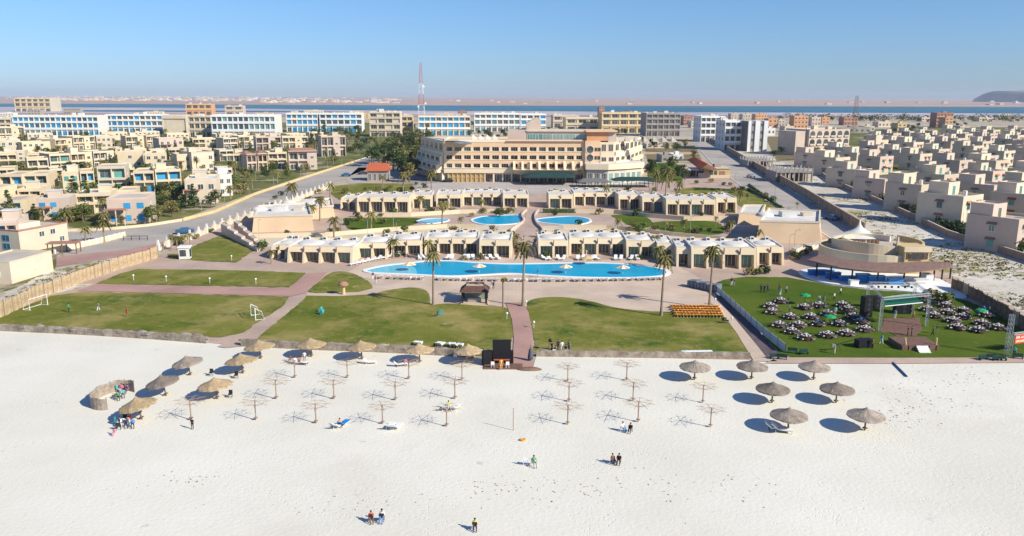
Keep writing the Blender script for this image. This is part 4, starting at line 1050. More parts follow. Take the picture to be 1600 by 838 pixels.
# wooden pergola and guard box
P = G(98, 398); r = thing('pergola', 'small brown timber pergola beside the pale block', 'pergola', (P.x, P.y, 0), .2); mb = MB()
for x in (-3, 0, 3):
    for y in (0, 3): mb.box(x - .1, x + .1, y - .1, y + .1, 0, 2.5, M_wood)
mb.build('post', r); mb = MB(); mb.box(-3.4, 3.4, -.4, 3.4, 2.5, 2.65, M_tileb); mb.build('roof', r)
P = G(288, 406); r = thing('guard_box', 'small white guard box with dark window beside the sloping lawn', 'kiosk', (P.x, P.y, 0), .15)
mb = MB(); mb.box(-1.1, 1.1, 0, 2.2, 0, 2.7, M_white); mb.box(-1.3, 1.3, -.2, 2.4, 2.7, 2.9, M_bright); mb.build('wall', r); add_win(r, -.2, 0, .8, 1.3, 1.4, M_dark, M_glass); add_win(r, 1.1, 1.1, .5, 1.2, 1.8, M_dark, M_glass, rz=pi / 2)
# gate bar at the junction
P = G(212, 376); r = thing('barrier', 'grey metal barrier rails across the junction', 'barrier', (P.x, P.y, 0), .05); mb = MB()
for x in (-3, -1, 1, 3): mb.box(x - .06, x + .06, -.06, .06, 0, 1.2, M_dark)
mb.box(-3, 3, -.04, .04, 1.1, 1.2, M_dark); mb.box(-3, 3, -.04, .04, .5, .56, M_dark); mb.build('rail', r)

# ------------------------------------------------------------------ apartment blocks of the background
def block(x0, x1, yb, yt, floors, bays, D, wall, band, frame, glass, label, yaw=0.0, mixed=None, hut=2, rec=.8, name='apartment_block', side=0, group=None):
    P, a, W = frame_px(x0, yb, x1, yb + yaw); Hh = hp((x0 + x1) / 2, yb, yb - yt)
    r = thing(name, label, 'building', (P.x, P.y, 0), a, group)
    loggia_block(r, W, D, Hh, floors, bays, wall, band, frame, glass, rec=rec, mixed=mixed, roof=M_roofw, sidewin=side)
    if hut: rooftop(r, W, D, Hh, hut)
    return r
BL = dict(mixed=(.45, M_blue, M_gglass))
block(22, 155, 213, 182, 3, 16, 22, M_white, M_bright, M_blue, M_glass, 'long white and blue apartment block at the far left', mixed=(.5, M_blue, M_blue))
block(166, 255, 208, 180, 3, 10, 20, M_white, M_bright, M_blue, M_blue, 'white block with bright blue windows left of the blank grey wall', mixed=(.4, M_white, M_glass))
block(332, 431, 218, 181, 3, 12, 26, M_white, M_bright, M_blue, M_glass, 'white and blue block right of the cream tower block', mixed=(.45, M_white, M_gglass))
block(448, 497, 206, 178, 3, 6, 22, M_white, M_bright, M_blue, M_blue, 'white block with deep blue shutters left of the centre trees', mixed=(.3, M_white, M_glass))
block(500, 566, 206, 178, 3, 7, 22, M_white, M_bright, M_blue, M_glass, 'blue shuttered block behind the dark centre trees', mixed=(.5, M_blue, M_blue))
block(578, 626, 214, 176, 4, 4, 24, M_creamL, M_creamL, M_cream, M_glass, 'cream block with blank gable left of the yellow block', mixed=(.4, M_cream, M_creamL))
block(627, 645, 210, 182, 3, 2, 18, M_yellow, M_cream, M_cream, M_glass, 'small yellow block with stepped balconies')
block(654, 735, 212, 182, 3, 9, 26, M_creamL, M_bright, M_turq, M_blue, 'cream and turquoise block just left of the hotel roof', mixed=(.4, M_cream, M_glass))
block(741, 812, 206, 178, 3, 8, 20, M_white, M_bright, M_white, M_glass, 'white block behind the hotel with pale balconies', mixed=(.4, M_blue, M_gglass))
block(813, 853, 206, 179, 3, 4, 20, M_white, M_bright, M_blue, M_blue, 'white block with deep blue shutters behind the hotel tower', mixed=(.2, M_white, M_glass))
block(940, 1008, 208, 177, 3, 5, 22, M_yellow, M_cream, M_cream, M_glass, 'yellow cream block with long balconies right of the hotel roof')
block(1009, 1062, 213, 178, 4, 6, 24, M_grey, M_grey, M_creamL, M_glass, 'grey shaded block with pale end beside the yellow block', mixed=(.5, M_grey, M_glass))  # grey walls put the block's shaded side into the colour
block(296, 331, 215, 182, 3, 4, 20, M_creamL, M_creamL, M_cream, M_glass, 'cream tower block with curved balconies')
block(291, 331, 181, 163, 2, 4, 30, M_orange, M_yellow, M_orange, M_glass, 'orange and yellow tower standing on the skyline at left')
block(352, 380, 181, 166, 2, 2, 26, M_pinkw, M_creamL, M_pinkw, M_glass, 'pink skyline block left of centre')
block(24, 80, 175, 154, 3, 6, 60, M_creamL, M_yellow, M_orange, M_glass, 'long beige and orange block on the left horizon')
block(-10, 20, 213, 186, 3, 3, 22, M_creamL, M_creamL, M_cream, M_glass, 'cream block cut by the left photo edge', hut=1)
block(864, 905, 200, 181, 2, 3, 18, M_pinkw, M_creamL, M_pinkw, M_glass, 'pink low block behind the hotel penthouse')
block(884, 936, 206, 185, 2, 3, 26, M_cream, M_creamL, M_cream, M_glass, 'cream block with sand coloured roofs behind the hotel')
block(255, 292, 210, 181, 1, 1, 16, M_creamL, M_creamL, M_creamL, M_creamL, 'blank grey beige gable wall beside the cream tower block', hut=0)
# white and grey block by the right road, two stepped parts
block(1094, 1132, 222, 183, 4, 5, 22, M_white, M_bright, M_grey, M_glass, 'grey white apartment block behind the tall white one by the road', side=3)
block(1131, 1166, 235, 190, 4, 4, 22, M_white, M_bright, M_grey, M_glass, 'tall white apartment block with four balcony floors by the right road', side=3)
P, a, W = frame_px(1166.5, 237, 1197, 237); Hh = hp(1180, 237, 47)
r = thing('apartment_block', 'bright white ribbed end tower of the apartment block by the right road', 'building', (P.x, P.y, 0), a)
mb = MB(); mb.box(-W / 2, W / 2, 0, 20, 0, Hh, M_grey); [mb.box(-W / 2 + W * t0, -W / 2 + W * t1, -.7, 20.2, .01, Hh + .5, M_bright) for t0, t1 in ((.0, .14), (.36, .60), (.80, 1.0))]; mb.build('wall', r)
for f in range(4):
    for t_ in (.25, .70): add_win(r, -W / 2 + W * t_, 0, (f + .35) * Hh / 4, 1.5, 2.0, M_grey, M_glass)
# arched building
P, a, W = frame_px(1262, 243, 1325, 241); Hh = hp(1290, 242, 38)
r = thing('arcade_building', 'cream three storey building with rows of arches near the right villas', 'building', (P.x, P.y, 0), a)
mb = MB(); mb.box(-W / 2, W / 2, 0, 20, 0, Hh, M_pinkw); mb.build('wall', r)
mb = MB(); mb.box(-W / 2 - 9, -W / 2 - .005, 2, 18, 0, Hh - .3, M_pinkw); mb.build('side_wing', r)
n = 6; bw = W / n; aw = bw * .36
for f in range(3):
    mb = MB(); z1 = Hh / 3 * .42; pts = [(-aw, 0), (aw, 0)] + [(aw * cos(pi * k / 8), z1 + aw * .8 * sin(pi * k / 8)) for k in range(9)]
    mb.add([(x, 0, z) for x, z in pts], [tuple(range(len(pts)))], M_glass if f else M_tileb); mb.add([(x * 1.0, -.5, -.02) for x in (-aw, aw)] + [(aw, -.5, .9), (-aw, -.5, .9)], [(0, 1, 2, 3)], M_creamL)
    mb.box(-aw, aw, -.7, -.02, -.15, .8, M_creamL)
    o = None
    for k in range(n):
        o = mb.build('arch_opening', r) if o is None else child('arch_opening', o.data, r)
        o.location = (-W / 2 + (k + .5) * bw, -.03, f * Hh / 3 + Hh / 3 * .22)
rooftop(r, W, 20, Hh, 2)
mb = MB(); parapet(mb, -W / 2, W / 2, 0, 20, Hh + .004, .8, .3, M_pinkw); mb.build('parapet', r)
# unfinished concrete building
for (x0, x1, yb, ht, lb, st) in [(1212, 1270, 285, 25, 'unfinished grey concrete building with bare columns beside the sandy lot', 1), (1168, 1208, 262, 16, 'dark unfinished concrete frame behind the boundary wall', 0)]:
    P, a, W = frame_px(x0, yb, x1, yb); Hh = hp((x0 + x1) / 2, yb, ht); r = thing('unfinished_building', lb, 'building', (P.x, P.y, 0), a)
    mb = MB(); mb.box(-W / 2, W / 2, 0, 14, 0, .3, M_grey); mb.box(-W / 2, W / 2, 0, 14, Hh * .6, Hh * .6 + .4, M_grey); mb.box(-W / 2, -W * .2, 1, 13, .3, Hh * .6, M_grey); mb.box(W * .3, W / 2, .5, 13, .3, Hh * .6, M_creamL); mb.build('slab', r)
    mb = MB(); mb.box(-.22, .22, -.22, .22, 0, Hh, M_grey); o = None
    for k in range(9):
        for y in (.5, 5, 9.5, 13.5):
            o = mb.build('column', r) if o is None else child('column', o.data, r)
            o.location = (-W / 2 + .3 + (W - .6) * k / 8, y, .005 * k); o.scale = (1, 1, rnd.uniform(.8, 1) if st else .95)

# ------------------------------------------------------------------ low houses between the blocks and the lake
SM = []
def small(x0, x1, yb, yt, D, wall, kind):
    SM.append((x0, x1, yb, yt, D, wall, kind))
rs = random.Random(5)
for x, w, yb, h, m in [(1200, 14, 200, 14, M_orange), (1216, 10, 198, 10, M_pinkw), (1240, 22, 201, 19, M_orange), (1268, 14, 197, 13, M_pinkw), (1284, 12, 194, 10, M_orange), (1318, 22, 196, 12, M_tileb), (1372, 28, 199, 8, M_creamL), (1402, 14, 205, 12, M_yellow),
                       (1462, 26, 199, 22, M_tileb), (1476, 12, 200, 16, M_orange), (1142, 14, 187, 9, M_pinkw), (1160, 16, 189, 10, M_creamL), (1180, 18, 190, 11, M_orange), (1068, 14, 196, 14, M_tileb), (1080, 12, 200, 10, M_creamL),
                       (1300, 60, 208, 8, M_grey), (1226, 14, 206, 8, M_creamL), (1199, 12, 212, 11, M_white), (936, 8, 184, 16, M_tileb), (970, 26, 180, 5, M_tileb), (716, 14, 181, 7, M_tileb), (752, 14, 180, 4, M_creamL), (680, 30, 183, 5, M_pinkw),
                       (606, 20, 178, 3, M_creamL), (548, 20, 180, 5, M_yellow), (475, 30, 178, 5, M_creamL), (400, 26, 183, 6, M_pinkw), (100, 26, 178, 8, M_grey), (44, 20, 184, 12, M_grey), (0, 22, 184, 7, M_white), (566, 10, 186, 8, M_yellow), (226, 28, 179, 4, M_creamL),
                       (1010, 30, 232, 6, M_creamL), (1034, 18, 254, 10, M_grey), (1052, 16, 249, 6, M_bright), (1560, 26, 184, 4, M_pinkw), (1530, 22, 190, 6, M_creamL), (1440, 14, 190, 6, M_pinkw), (1500, 16, 203, 5, M_creamL), (1350, 16, 206, 8, M_creamL)]:
    small(x, x + w, yb, yb - h, 14, m, 0)
MW = {M_orange: 'orange', M_pinkw: 'pinkish', M_tileb: 'brown red', M_creamL: 'pale', M_yellow: 'yellow', M_grey: 'grey', M_white: 'white', M_bright: 'bright white'}
sb = bands([(q[0], q[2]) for q in SM], [])
for i, (x0, x1, yb, yt, D, wall, kd) in enumerate(SM):
    P, a, W = frame_px(x0, yb, x1, yb); Hh = hp(x0, yb, yb - yt)
    r = thing('town_house', '%s background house, %s from the left among houses beyond the villas' % (MW[wall], nth(sb[i][1])), 'house', (P.x, P.y, 0), a, 'small houses before the lake')
    fl = max(1, round(Hh / 4.5)); n = max(2, min(7, round(W / 4.5)))
    mb = MB(); mb.box(-W / 2, W / 2, 0, D, 0, Hh, wall); [mb.box(-W / 2 - .2, W / 2 + .2, -.5, -.01, f * Hh / fl - .1, f * Hh / fl + .5, M_creamL) for f in range(1, fl)]; mb.build('wall', r)
    mb = MB(); mb.box(-W / 2 + .3, W / 2 - .3, .3, D - .3, Hh + .004, Hh + .05, M_roofd); parapet(mb, -W / 2, W / 2, 0, D, Hh + .004, .6, .3, wall); mb.box(-1, W * .2, 4, 8, Hh + .06, Hh + 2, wall); mb.build('roof', r)
    for f in range(fl):
        for k in range(n): add_win(r, -W / 2 + W * (k + .5) / n, 0, f * Hh / fl + Hh / fl * .3, min(2.2, W / n * .5), Hh / fl * .4, wall, M_glass)
# the town across the lake: hundreds of tiny houses that read as one mass
mb = MB(); rt_ = random.Random(3)
for i in range(520):
    px = rt_.choice([rt_.uniform(60, 620), rt_.uniform(60, 620), rt_.uniform(-60, 480), rt_.uniform(600, 1600)])
    lo, hi = (155.0, 162.3) if px < 620 else (157, 163)
    if px < 400: lo, hi = 153.6, 159.6
    py = rt_.uniform(lo, hi) + (px - 800) * .003
    if px > 620 and rt_.random() < .8: continue
    P = G(px, py); s = depth(P) / F
    w = rt_.uniform(3, 9) * s; h = rt_.uniform(.9, 2.6) * s; d = 40
    mb.box(P.x - w / 2, P.x + w / 2, P.y, P.y + d, 0, h, rt_.choice([M_creamL, M_pinkw, M_pinkw, M_white, M_cream, M_grey]))
tag(mb.build('distant_town'), 'hazy mass of small pinkish houses on the far shore of the lake', None, None, 'stuff')

# ------------------------------------------------------------------ masts
def lattice(name, label, x, yb, yt, w0, w1, n, mats, cat='mast', dishes=()):
    P = G(x, yb); Hh = hp(x, yb, yb - yt); r = thing(name, label, cat, (P.x, P.y, 0))
    for seg in range(len(mats)):
        mb = MB(); z0, z1 = Hh * seg / len(mats), Hh * (seg + 1) / len(mats); m = mats[seg]
        W = lambda z: w0 + (w1 - w0) * (z / Hh)
        k = max(1, n // len(mats)); th = max(w0 * .014, .11 if cat == 'mast' else .03)
        C = lambda z, i: Vector(((-1, 1, 1, -1)[i] * W(z) / 2, (-1, -1, 1, 1)[i] * W(z) / 2, z))
        for i in range(4): mb.tube([C(z0, i), C(z1, i)], th, m, n=4)
        for j in range(k):
            za = z0 + (z1 - z0) * j / k; zb = z0 + (z1 - z0) * (j + 1) / k
            for i in range(4):
                mb.tube([C(za, i), C(zb, (i + 1) % 4)], th * .7, m, n=3, cap=False); mb.tube([C(zb, i), C(zb, (i + 1) % 4)], th * .7, m, n=3, cap=False)
        mb.build('lattice_section', r)
    for (f, dx) in dishes:
        mb = MB(); mb.lathe([(w0 * .16, 0), (w0 * .14, .5), (.01, .7)], M_bright, n=10); o = mb.build('dish', r); o.location = (dx, 0, Hh * f); o.rotation_euler = (pi / 2, 0, 0)
    return r
lattice('radio_mast', 'tall red and white lattice radio mast left of the hotel', 659, 196, 98, 9, 1.6, 20, [M_mred, M_bright, M_mred, M_bright, M_mred, M_mred], dishes=((.62, 3), (.35, 5), (.3, -4)))
lattice('radio_mast', 'thin brown lattice mast near the right villas', 1334, 208, 150, 3.4, 2.4, 16, [M_reedd, M_reedd, M_reedd], dishes=((.97, 3), (.93, -3)))
# ------------------------------------------------------------------ round restaurant
C0 = G(1360, 413); rest = thing('round_restaurant', 'round two tier cream restaurant with curved brown pergola beside the event lawn', 'restaurant', (C0.x, C0.y, 0))
ppm = pxm(1360, 413)
def ring(mb, r, z0, z1, t, mat, a0=0, a1=2 * pi, n=40, zf=None):
    zf = zf or (lambda a: z1)
    vs = []; fs = []
    for i in range(n + 1):
        a = a0 + (a1 - a0) * i / n
        for rr, z in ((r, z0), (r, zf(a)), (r - t, zf(a)), (r - t, z0)): vs.append((rr * cos(a), rr * sin(a), z))
    for i in range(n):
        for k in range(3): fs.append((4 * i + k, 4 * i + 4 + k, 4 * i + 5 + k, 4 * i + 1 + k))
    fs.append((0, 1, 2, 3)); fs.append((4 * n + 3, 4 * n + 2, 4 * n + 1, 4 * n)); mb.add(vs, fs, mat)
mb = MB(); mb.lathe([(10.6, 0), (10.6, 3.3), (.01, 3.3)], M_tan, n=40); ring(mb, 11, 0, 4.1, .4, M_cream); mb.build('lower_wall', rest)
mb = MB(); mb.lathe([(8.0, 3.31), (8.0, 4.5), (.01, 4.5)], M_roofd, n=40); ring(mb, 8.4, 3.305, 5.7, .4, M_cream, R(50), R(305), zf=lambda a: 5.7 + .4 * sin(a * 2)); mb.build('upper_wall', rest)
mb = MB(); ring(mb, 6.4, 4.505, 5.8, .5, M_creamL, R(30), R(200)); mb.build('inner_parapet', rest)
mb = MB(); mb.box(1.6, 6.6, -11.6, -6, 0, 5.9, M_yellow); mb.box(1.3, 6.9, -11.8, -11.61, 5.0, 6.1, M_cream); mb.build('entrance_block', rest)
add_win(rest, 4.1, -11.82, 3.4, 2.6, 1.5, M_wood, M_glass, name='opening'); add_win(rest, 2.2, -11.62, 3.5, .6, 1.3, M_wood, M_glass, mull=0); add_win(rest, 6.0, -11.62, 3.5, .6, 1.3, M_wood, M_glass, mull=0)
mb = MB(); ring(mb, 10.2, 4.3, 5.6, .5, M_yellow, R(-55), R(35)); mb.build('side_parapet', rest)
mb = MB(); mb.frustum([(1.2, -8.6), (1.9, -8.6), (1.9, -7.9), (1.2, -7.9)], [(1.4, -8.4), (1.6, -8.4), (1.6, -8.1), (1.4, -8.1)], 4.5, 7.6, M_cream); mb.build('pinnacle', rest)
mb = MB()
for i in range(6):
    x = -4.5 + i * .9 if i < 3 else -1.5 + (i - 3) * .9; mb.box(x, x + .6, -1.2, -.6, 4.51, 5.5, M_wood)
mb.build('roof_bench', rest)
sail = thing('sail_tent', 'pointed white sail tent behind the round restaurant', 'tent', (C0.x + .6, C0.y + 8.6, 0)); mb = MB()
apex = (0, 0, 9.2); n = 12; vs = []; 
for j in range(7):
    t = j / 6; rr = 4.2 * t ** 1.9 + .05; zz = 9.2 - 4.4 * t ** .55
    for i in range(n): vs.append((rr * cos(2 * pi * i / n) * 1.5, rr * sin(2 * pi * i / n), zz))
mb.add(vs, [(j * n + i, (j + 1) * n + i, (j + 1) * n + (i + 1) % n, j * n + (i + 1) % n) for j in range(6) for i in range(n)], M_white); mb.build('canvas', sail, smooth=True)
mb = MB(); mb.tube([(0, 0, 0), (0, 0, 9.1)], .1, M_dark); mb.build('pole', sail)
# pergola roof
fr_ = smooth_poly([(1262, 406), (1290, 413), (1315, 418.5), (1343, 422), (1370, 424.5), (1419, 425), (1458, 421.5), (1490, 417)], 4, closed=False)
bk_ = smooth_poly([(1283, 397), (1300, 402), (1325, 406), (1345, 408), (1368, 410), (1412, 410), (1455, 408.5), (1484, 410)], 4, closed=False)
per = thing('pergola', 'sweeping curved brown pergola roof on dark posts in front of the round restaurant', 'pergola', (C0.x, C0.y, 0))
mb = MB(); vs = []; ZP = 3.4
for (a, b) in zip(fr_, bk_):
    A = G(*a, ZP) - C0; B_ = G(*b, ZP + .5) - C0
    vs += [(A.x, A.y, ZP), (B_.x, B_.y, ZP + .5), (B_.x, B_.y, ZP + .3), (A.x, A.y, ZP - .22)]
fs = []
for i in range(len(fr_) - 1):
    for k in range(4): fs.append((4 * i + k, 4 * i + 4 + k, 4 * i + 4 + (k + 1) % 4, 4 * i + (k + 1) % 4))
fs += [(3, 2, 1, 0), tuple(4 * (len(fr_) - 1) + k for k in range(4))]
M_perg = nmat('weathered_slats', (.20, .12, .095), (.27, .17, .135), scale=1.3, rough=.9)
mb.add(vs, fs, M_perg); mb.build('slatted_roof', per)
pm = MB(); pm.tube([(0, 0, 0), (0, 0, 3.3)], .17, M_dark, n=8); po = None
for x, y in [(1275, 434), (1297, 440), (1330, 446), (1370, 448), (1411, 446), (1436, 444), (1458, 441), (1471, 438), (1484, 436)]:
    P = G(x, y) - C0; po = pm.build('post', per) if po is None else child('post', po.data, per); po.location = (P.x, P.y, 0)
    # keep the post under the roof
w = gp(smooth_poly([(1252, 424), (1254, 432), (1275, 440.5), (1300, 446), (1350, 452), (1372, 453.5), (1420, 458), (1450, 461.5), (1500, 468), (1510, 466), (1496, 454), (1474, 441), (1450, 433), (1400, 426), (1300, 420)], 3))[::-1]
a_ = sum(w[i][0] * w[(i + 1) % len(w)][1] - w[(i + 1) % len(w)][0] * w[i][1] for i in range(len(w)))
if a_ < 0: w = w[::-1]
mb = MB(); mb.prism(w, 0, .32, M_bright); tag(mb.build('white_terrace'), kind='structure')
mb = MB(); mb.box(-1.6, 1.6, -.5, .5, 0, 1.1, M_bluec); mb.box(-1.7, 1.7, -.6, .6, 1.1, 1.16, nmat('pale_blue_cloth', (.30, .55, .75), rough=.8)); co_ = None
for i, (x, y, sx) in enumerate([(1282, 432, 1.6), (1301, 437, .9), (1327, 441, 1.3), (1347, 443, .8), (1368, 444, 1.0), (1398, 447, .9)]):
    o = tag(mb.build('bar_counter') if i == 0 else bpy.data.objects.new('bar_counter', co_), 'blue draped bar counter, %s from the left under the curved pergola' % nth(i), 'counter', 'blue counters under the pergola')
    if i == 0: co_ = o.data
    else: COL.objects.link(o)
    P = G(x, y); o.location = (P.x, P.y, .33); o.scale = (sx, 1, rnd.uniform(.8, 1.5))
for i, (x, y, w_, d_, h_) in enumerate([(1335, 449, 1.6, 1.2, 1.0), (1441, 448, 2.6, 1.6, 1.0), (1452, 445, 1.4, 2.2, 1.6), (1434, 452, 3, 1, .8)]):
    mb = MB(); mb.box(-w_ / 2, w_ / 2, 0, d_, 0, h_, M_bright); mb.box(-w_ / 2 - .08, w_ / 2 + .08, -.08, d_ + .08, h_, h_ + .05, M_white)
    P = G(x, y); o = mb.build('serving_table'); o.location = (P.x, P.y, .33); tag(o, 'white draped serving table, %s from the left on the white terrace' % nth([0, 2, 3, 1][i]), 'table', 'white serving tables')
w2 = gp(smooth_poly([(1432, 470), (1445, 474), (1470, 477), (1486, 475), (1480, 469), (1455, 466), (1436, 467)], 3))
a_ = sum(w2[i][0] * w2[(i + 1) % len(w2)][1] - w2[(i + 1) % len(w2)][0] * w2[i][1] for i in range(len(w2)))
mb = MB(); mb.prism(w2 if a_ > 0 else w2[::-1], 0, .5, M_stone, M_leaf and M_ground); tag(mb.build('flower_bed_wall'), 'oval stone edged flower bed at the corner of the white terrace', 'planter')

# ------------------------------------------------------------------ people
def skinned(name, joints, edges, radii, subsurf=1):
    me = bpy.data.meshes.new(name); me.from_pydata(joints, edges, []); o = bpy.data.objects.new(name, me); COL.objects.link(o)
    m = o.modifiers.new('s', 'SKIN'); 
    for v, r_ in zip(me.skin_vertices[0].data, radii): v.radius = (r_, r_) if not isinstance(r_, tuple) else r_
    me.skin_vertices[0].data[0].use_root = True
    ss = o.modifiers.new('u', 'SUBSURF'); ss.levels = subsurf; ss.render_levels = subsurf
    dg = bpy.context.evaluated_depsgraph_get(); dg.update()
    nm = bpy.data.meshes.new_from_object(o.evaluated_get(dg)); bpy.data.objects.remove(o); nm.name = name
    return nm
def person_mesh(pose):
    if pose == 'sit':
        J = [(0, 0, .50), (0, .02, .68), (0, .03, .90), (0, .02, .99), (0, -.01, 1.10), (0, -.01, 1.20),
             (-.10, -.02, .49), (-.12, -.42, .50), (-.12, -.46, .10), (-.12, -.60, .05), (.10, -.02, .49), (.13, -.40, .50), (.14, -.44, .10), (.14, -.58, .05),
             (-.20, .03, .90), (-.25, -.04, .66), (-.18, -.26, .58), (-.15, -.34, .56), (.20, .03, .90), (.25, -.04, .66), (.18, -.26, .58), (.15, -.34, .56)]
    else:
        s = .22 if pose == 'walk' else .0; aa = .16 if pose == 'walk' else .0
        J = [(0, 0, .92), (0, .0, 1.10), (0, .0, 1.34), (0, 0, 1.44), (0, -.02, 1.54), (0, -.02, 1.66),
             (-.10, 0, .90), (-.11, -.5 * s, .50), (-.11, -s, .09), (-.11, -s - .13, .05), (.10, 0, .90), (.11, .35 * s, .50), (.11, s * 1.2, .10), (.11, s * 1.2 - .13, .05),
             (-.20, 0, 1.36), (-.27, aa * .5, 1.10), (-.28, aa - .06, .86), (-.28, aa - .09, .78), (.20, 0, 1.36), (.27, -aa * .5, 1.10), (.28, -aa - .08, .87), (.28, -aa - .12, .79)]
    E = [(0, 1), (1, 2), (2, 3), (3, 4), (4, 5), (0, 6), (6, 7), (7, 8), (8, 9), (0, 10), (10, 11), (11, 12), (12, 13), (2, 14), (14, 15), (15, 16), (16, 17), (2, 18), (18, 19), (19, 20), (20, 21)]
    Rr = [.13, .125, .14, .06, .085, .085, .09, .065, .045, .04, .09, .065, .045, .04, .06, .048, .036, .035, .06, .048, .036, .035]
    me = skinned('body', J, E, Rr)
    for m in (M_skin, M_white, M_dark, M_dark): me.materials.append(m)
    zs = .92 if pose != 'sit' else .52; top = 1.42 if pose != 'sit' else .97
    mi = []
    for p in me.polygons:
        c = p.center
        if c.z > top: k = 0
        elif abs(c.x) > .235 and c.z < (1.15 if pose != 'sit' else .72): k = 0
        elif pose == 'sit' and abs(c.x) > .155 and c.y < -.18 and c.z > .53: k = 0
        elif c.z > zs and (pose != 'sit' or c.y > -.12): k = 1
        elif c.z < .10: k = 3
        else: k = 2
        mi.append(k)
    me.polygons.foreach_set('material_index', mi); me.polygons.foreach_set('use_smooth', [True] * len(mi)); me.update()
    return me
PM = {p: person_mesh(p) for p in ('stand', 'walk', 'sit')}
hm2 = MB(); hm2.lathe([(.085, -.02), (.10, .03), (.09, .09), (.05, .125), (.01, .13)], M_hair, n=10); HAIR = None
COLR = {'white': M_cloth, 'black': M_black, 'navy': nmat('navy_cloth', (.02, .03, .08), rough=.9), 'blue': M_bluec, 'red': M_redc, 'grey': nmat('grey_cloth', (.25, .25, .26), rough=.9), 'green': nmat('green_cloth', (.05, .30, .10), rough=.9),
        'pink': nmat('pink_cloth', (.65, .16, .32), rough=.9), 'yellow': nmat('yellow_cloth', (.55, .60, .05), rough=.9), 'turquoise': nmat('turquoise_cloth', (.10, .45, .50), rough=.9), 'brown': M_wood, 'purple': nmat('purple_cloth', (.20, .08, .30), rough=.9), 'orange': M_orc}
def person(px, py, pose, top, bottom, label, rz=None, z=0.0, sc=1.0, group=None):
    global HAIR
    P = G(px, py, z); r = thing('person', label, 'person', (P.x, P.y, z), rnd.uniform(0, 6.28) if rz is None else rz, group); r.scale = (sc, sc, sc)
    b = child('body', PM[pose], r)
    for i, m in ((1, COLR[top]), (2, COLR[bottom])): b.material_slots[i].link = 'OBJECT'; b.material_slots[i].material = m
    if HAIR is None: h = hm2.build('hair', r, smooth=True); HAIR = h.data
    else: h = child('hair', HAIR, r)
    h.location = (0, .01 if pose == 'sit' else 0, 1.13 if pose == 'sit' else 1.59)
    return r

# ------------------------------------------------------------------ furniture kinds
def mk_lounger(fabric, frame):
    def f():
        r = thing('sun_lounger', '', 'sun lounger')
        mb = MB(); mb.box(-.33, .33, -.95, .25, .27, .33, frame); 
        mb.build('frame', r)
        lg = MB(); lg.box(-.03, .03, -.03, .03, 0, .27, frame); l0 = None
        for x in (-.28, .28):
            for y in (-.85, .5):
                l0 = lg.build('leg', r) if l0 is None else child('leg', l0.data, r); l0.location = (x, y, 0)
        mb = MB(); mb.box(-.31, .31, -.93, .24, .332, .41, fabric); mb.build('seat', r)
        mb = MB(); mb.add([(-.31, .25, .33), (.31, .25, .33), (.31, .85, .82), (-.31, .85, .82), (-.31, .31, .27), (.31, .31, .27), (.31, .91, .76), (-.31, .91, .76)], [(0, 1, 2, 3), (7, 6, 5, 4), (0, 4, 5, 1), (3, 2, 6, 7), (0, 3, 7, 4), (1, 5, 6, 2)], fabric); mb.build('backrest', r)
        return r
    return f
LW = Kind(mk_lounger(M_cloth, M_white)); LD = Kind(mk_lounger(M_cloth, M_dark)); LO = Kind(mk_lounger(M_orc, M_cloth)); LB = Kind(mk_lounger(M_bluec, M_white))
LT = Kind(mk_lounger(nmat('pale_turquoise_cloth', (.55, .72, .75), rough=.8), M_white))
def mk_chair(seatm, framem, name='chair', cat='chair'):
    def f():
        r = thing(name, '', cat)
        mb = MB(); mb.box(-.23, .23, -.22, .22, .43, .49, seatm); mb.build('seat', r)
        mb = MB(); mb.box(-.23, .23, .20, .25, .50, .92, framem); mb.build('backrest', r)
        lg = MB(); lg.box(-.02, .02, -.02, .02, 0, .43, framem); l0 = None
        for x in (-.19, .19):
            for y in (-.18, .2):
                l0 = lg.build('leg', r) if l0 is None else child('leg', l0.data, r); l0.location = (x, y, 0)
        return r
    return f
CW = Kind(mk_chair(M_cloth, nmat('brown_chair_frame', (.12, .07, .06), rough=.8))); CP = Kind(mk_chair(M_bright, M_bright, 'plastic_chair')); CG = Kind(mk_chair(M_dark, M_dark, 'plastic_chair')); CT = Kind(mk_chair(M_turq, M_turq, 'garden_chair'))
def mk_table():
    r = thing('banquet_table', '', 'table')
    mb = MB(); mb.lathe([(.98, .12), (.90, .74), (.88, .76), (.01, .76)], M_brownc, n=20); mb.build('tablecloth', r)
    sw = MB(); sw.lathe([(.01, 0), (.14, 0), (.17, .025), (.01, .012)], M_bright, n=8); so2 = None
    for k in range(8):
        so2 = sw.build('plate', r) if so2 is None else child('plate', so2.data, r); so2.location = (.66 * cos(pi / 4 * k), .66 * sin(pi / 4 * k), .765)
    sw = MB(); sw.lathe([(.01, 0), (.2, 0), (.12, .1), (.2, .32), (.01, .35)], M_cloth, n=8); sw.build('centrepiece', r).location = (0, 0, .765)
    mb = MB(); mb.tube([(0, 0, 0), (0, 0, .7)], .06, M_dark); mb.box(-.4, .4, -.4, .4, 0, .05, M_dark); mb.build('pedestal', r)
    return r
TB = Kind(mk_table)
pl = MB(); pl.lathe([(.01, 0), (.13, 0), (.15, .02)], M_cloth, n=10); PLATE = None
TABS_L = [(1220, 474, 'c'), (1203, 482, 'r'), (1207, 491, 'c'), (1235, 499, 'c'), (1257, 484, 'c'), (1280, 481, 'c'), (1293, 494, 'c'), (1267, 499, 'c'), (1218, 512, 'o'), (1248, 512, 'c'), (1237, 522, 'c'), (1277, 510, 'c'), (1312, 510, 'c'), (1293, 528, 'c'), (1323, 525, 'c'), (1259, 532, 'o'),
          (1316, 480, 'c'), (1325, 487, 'c'), (1334, 499, 'c'), (1345, 507, 'c'), (1352, 519, 'c')]
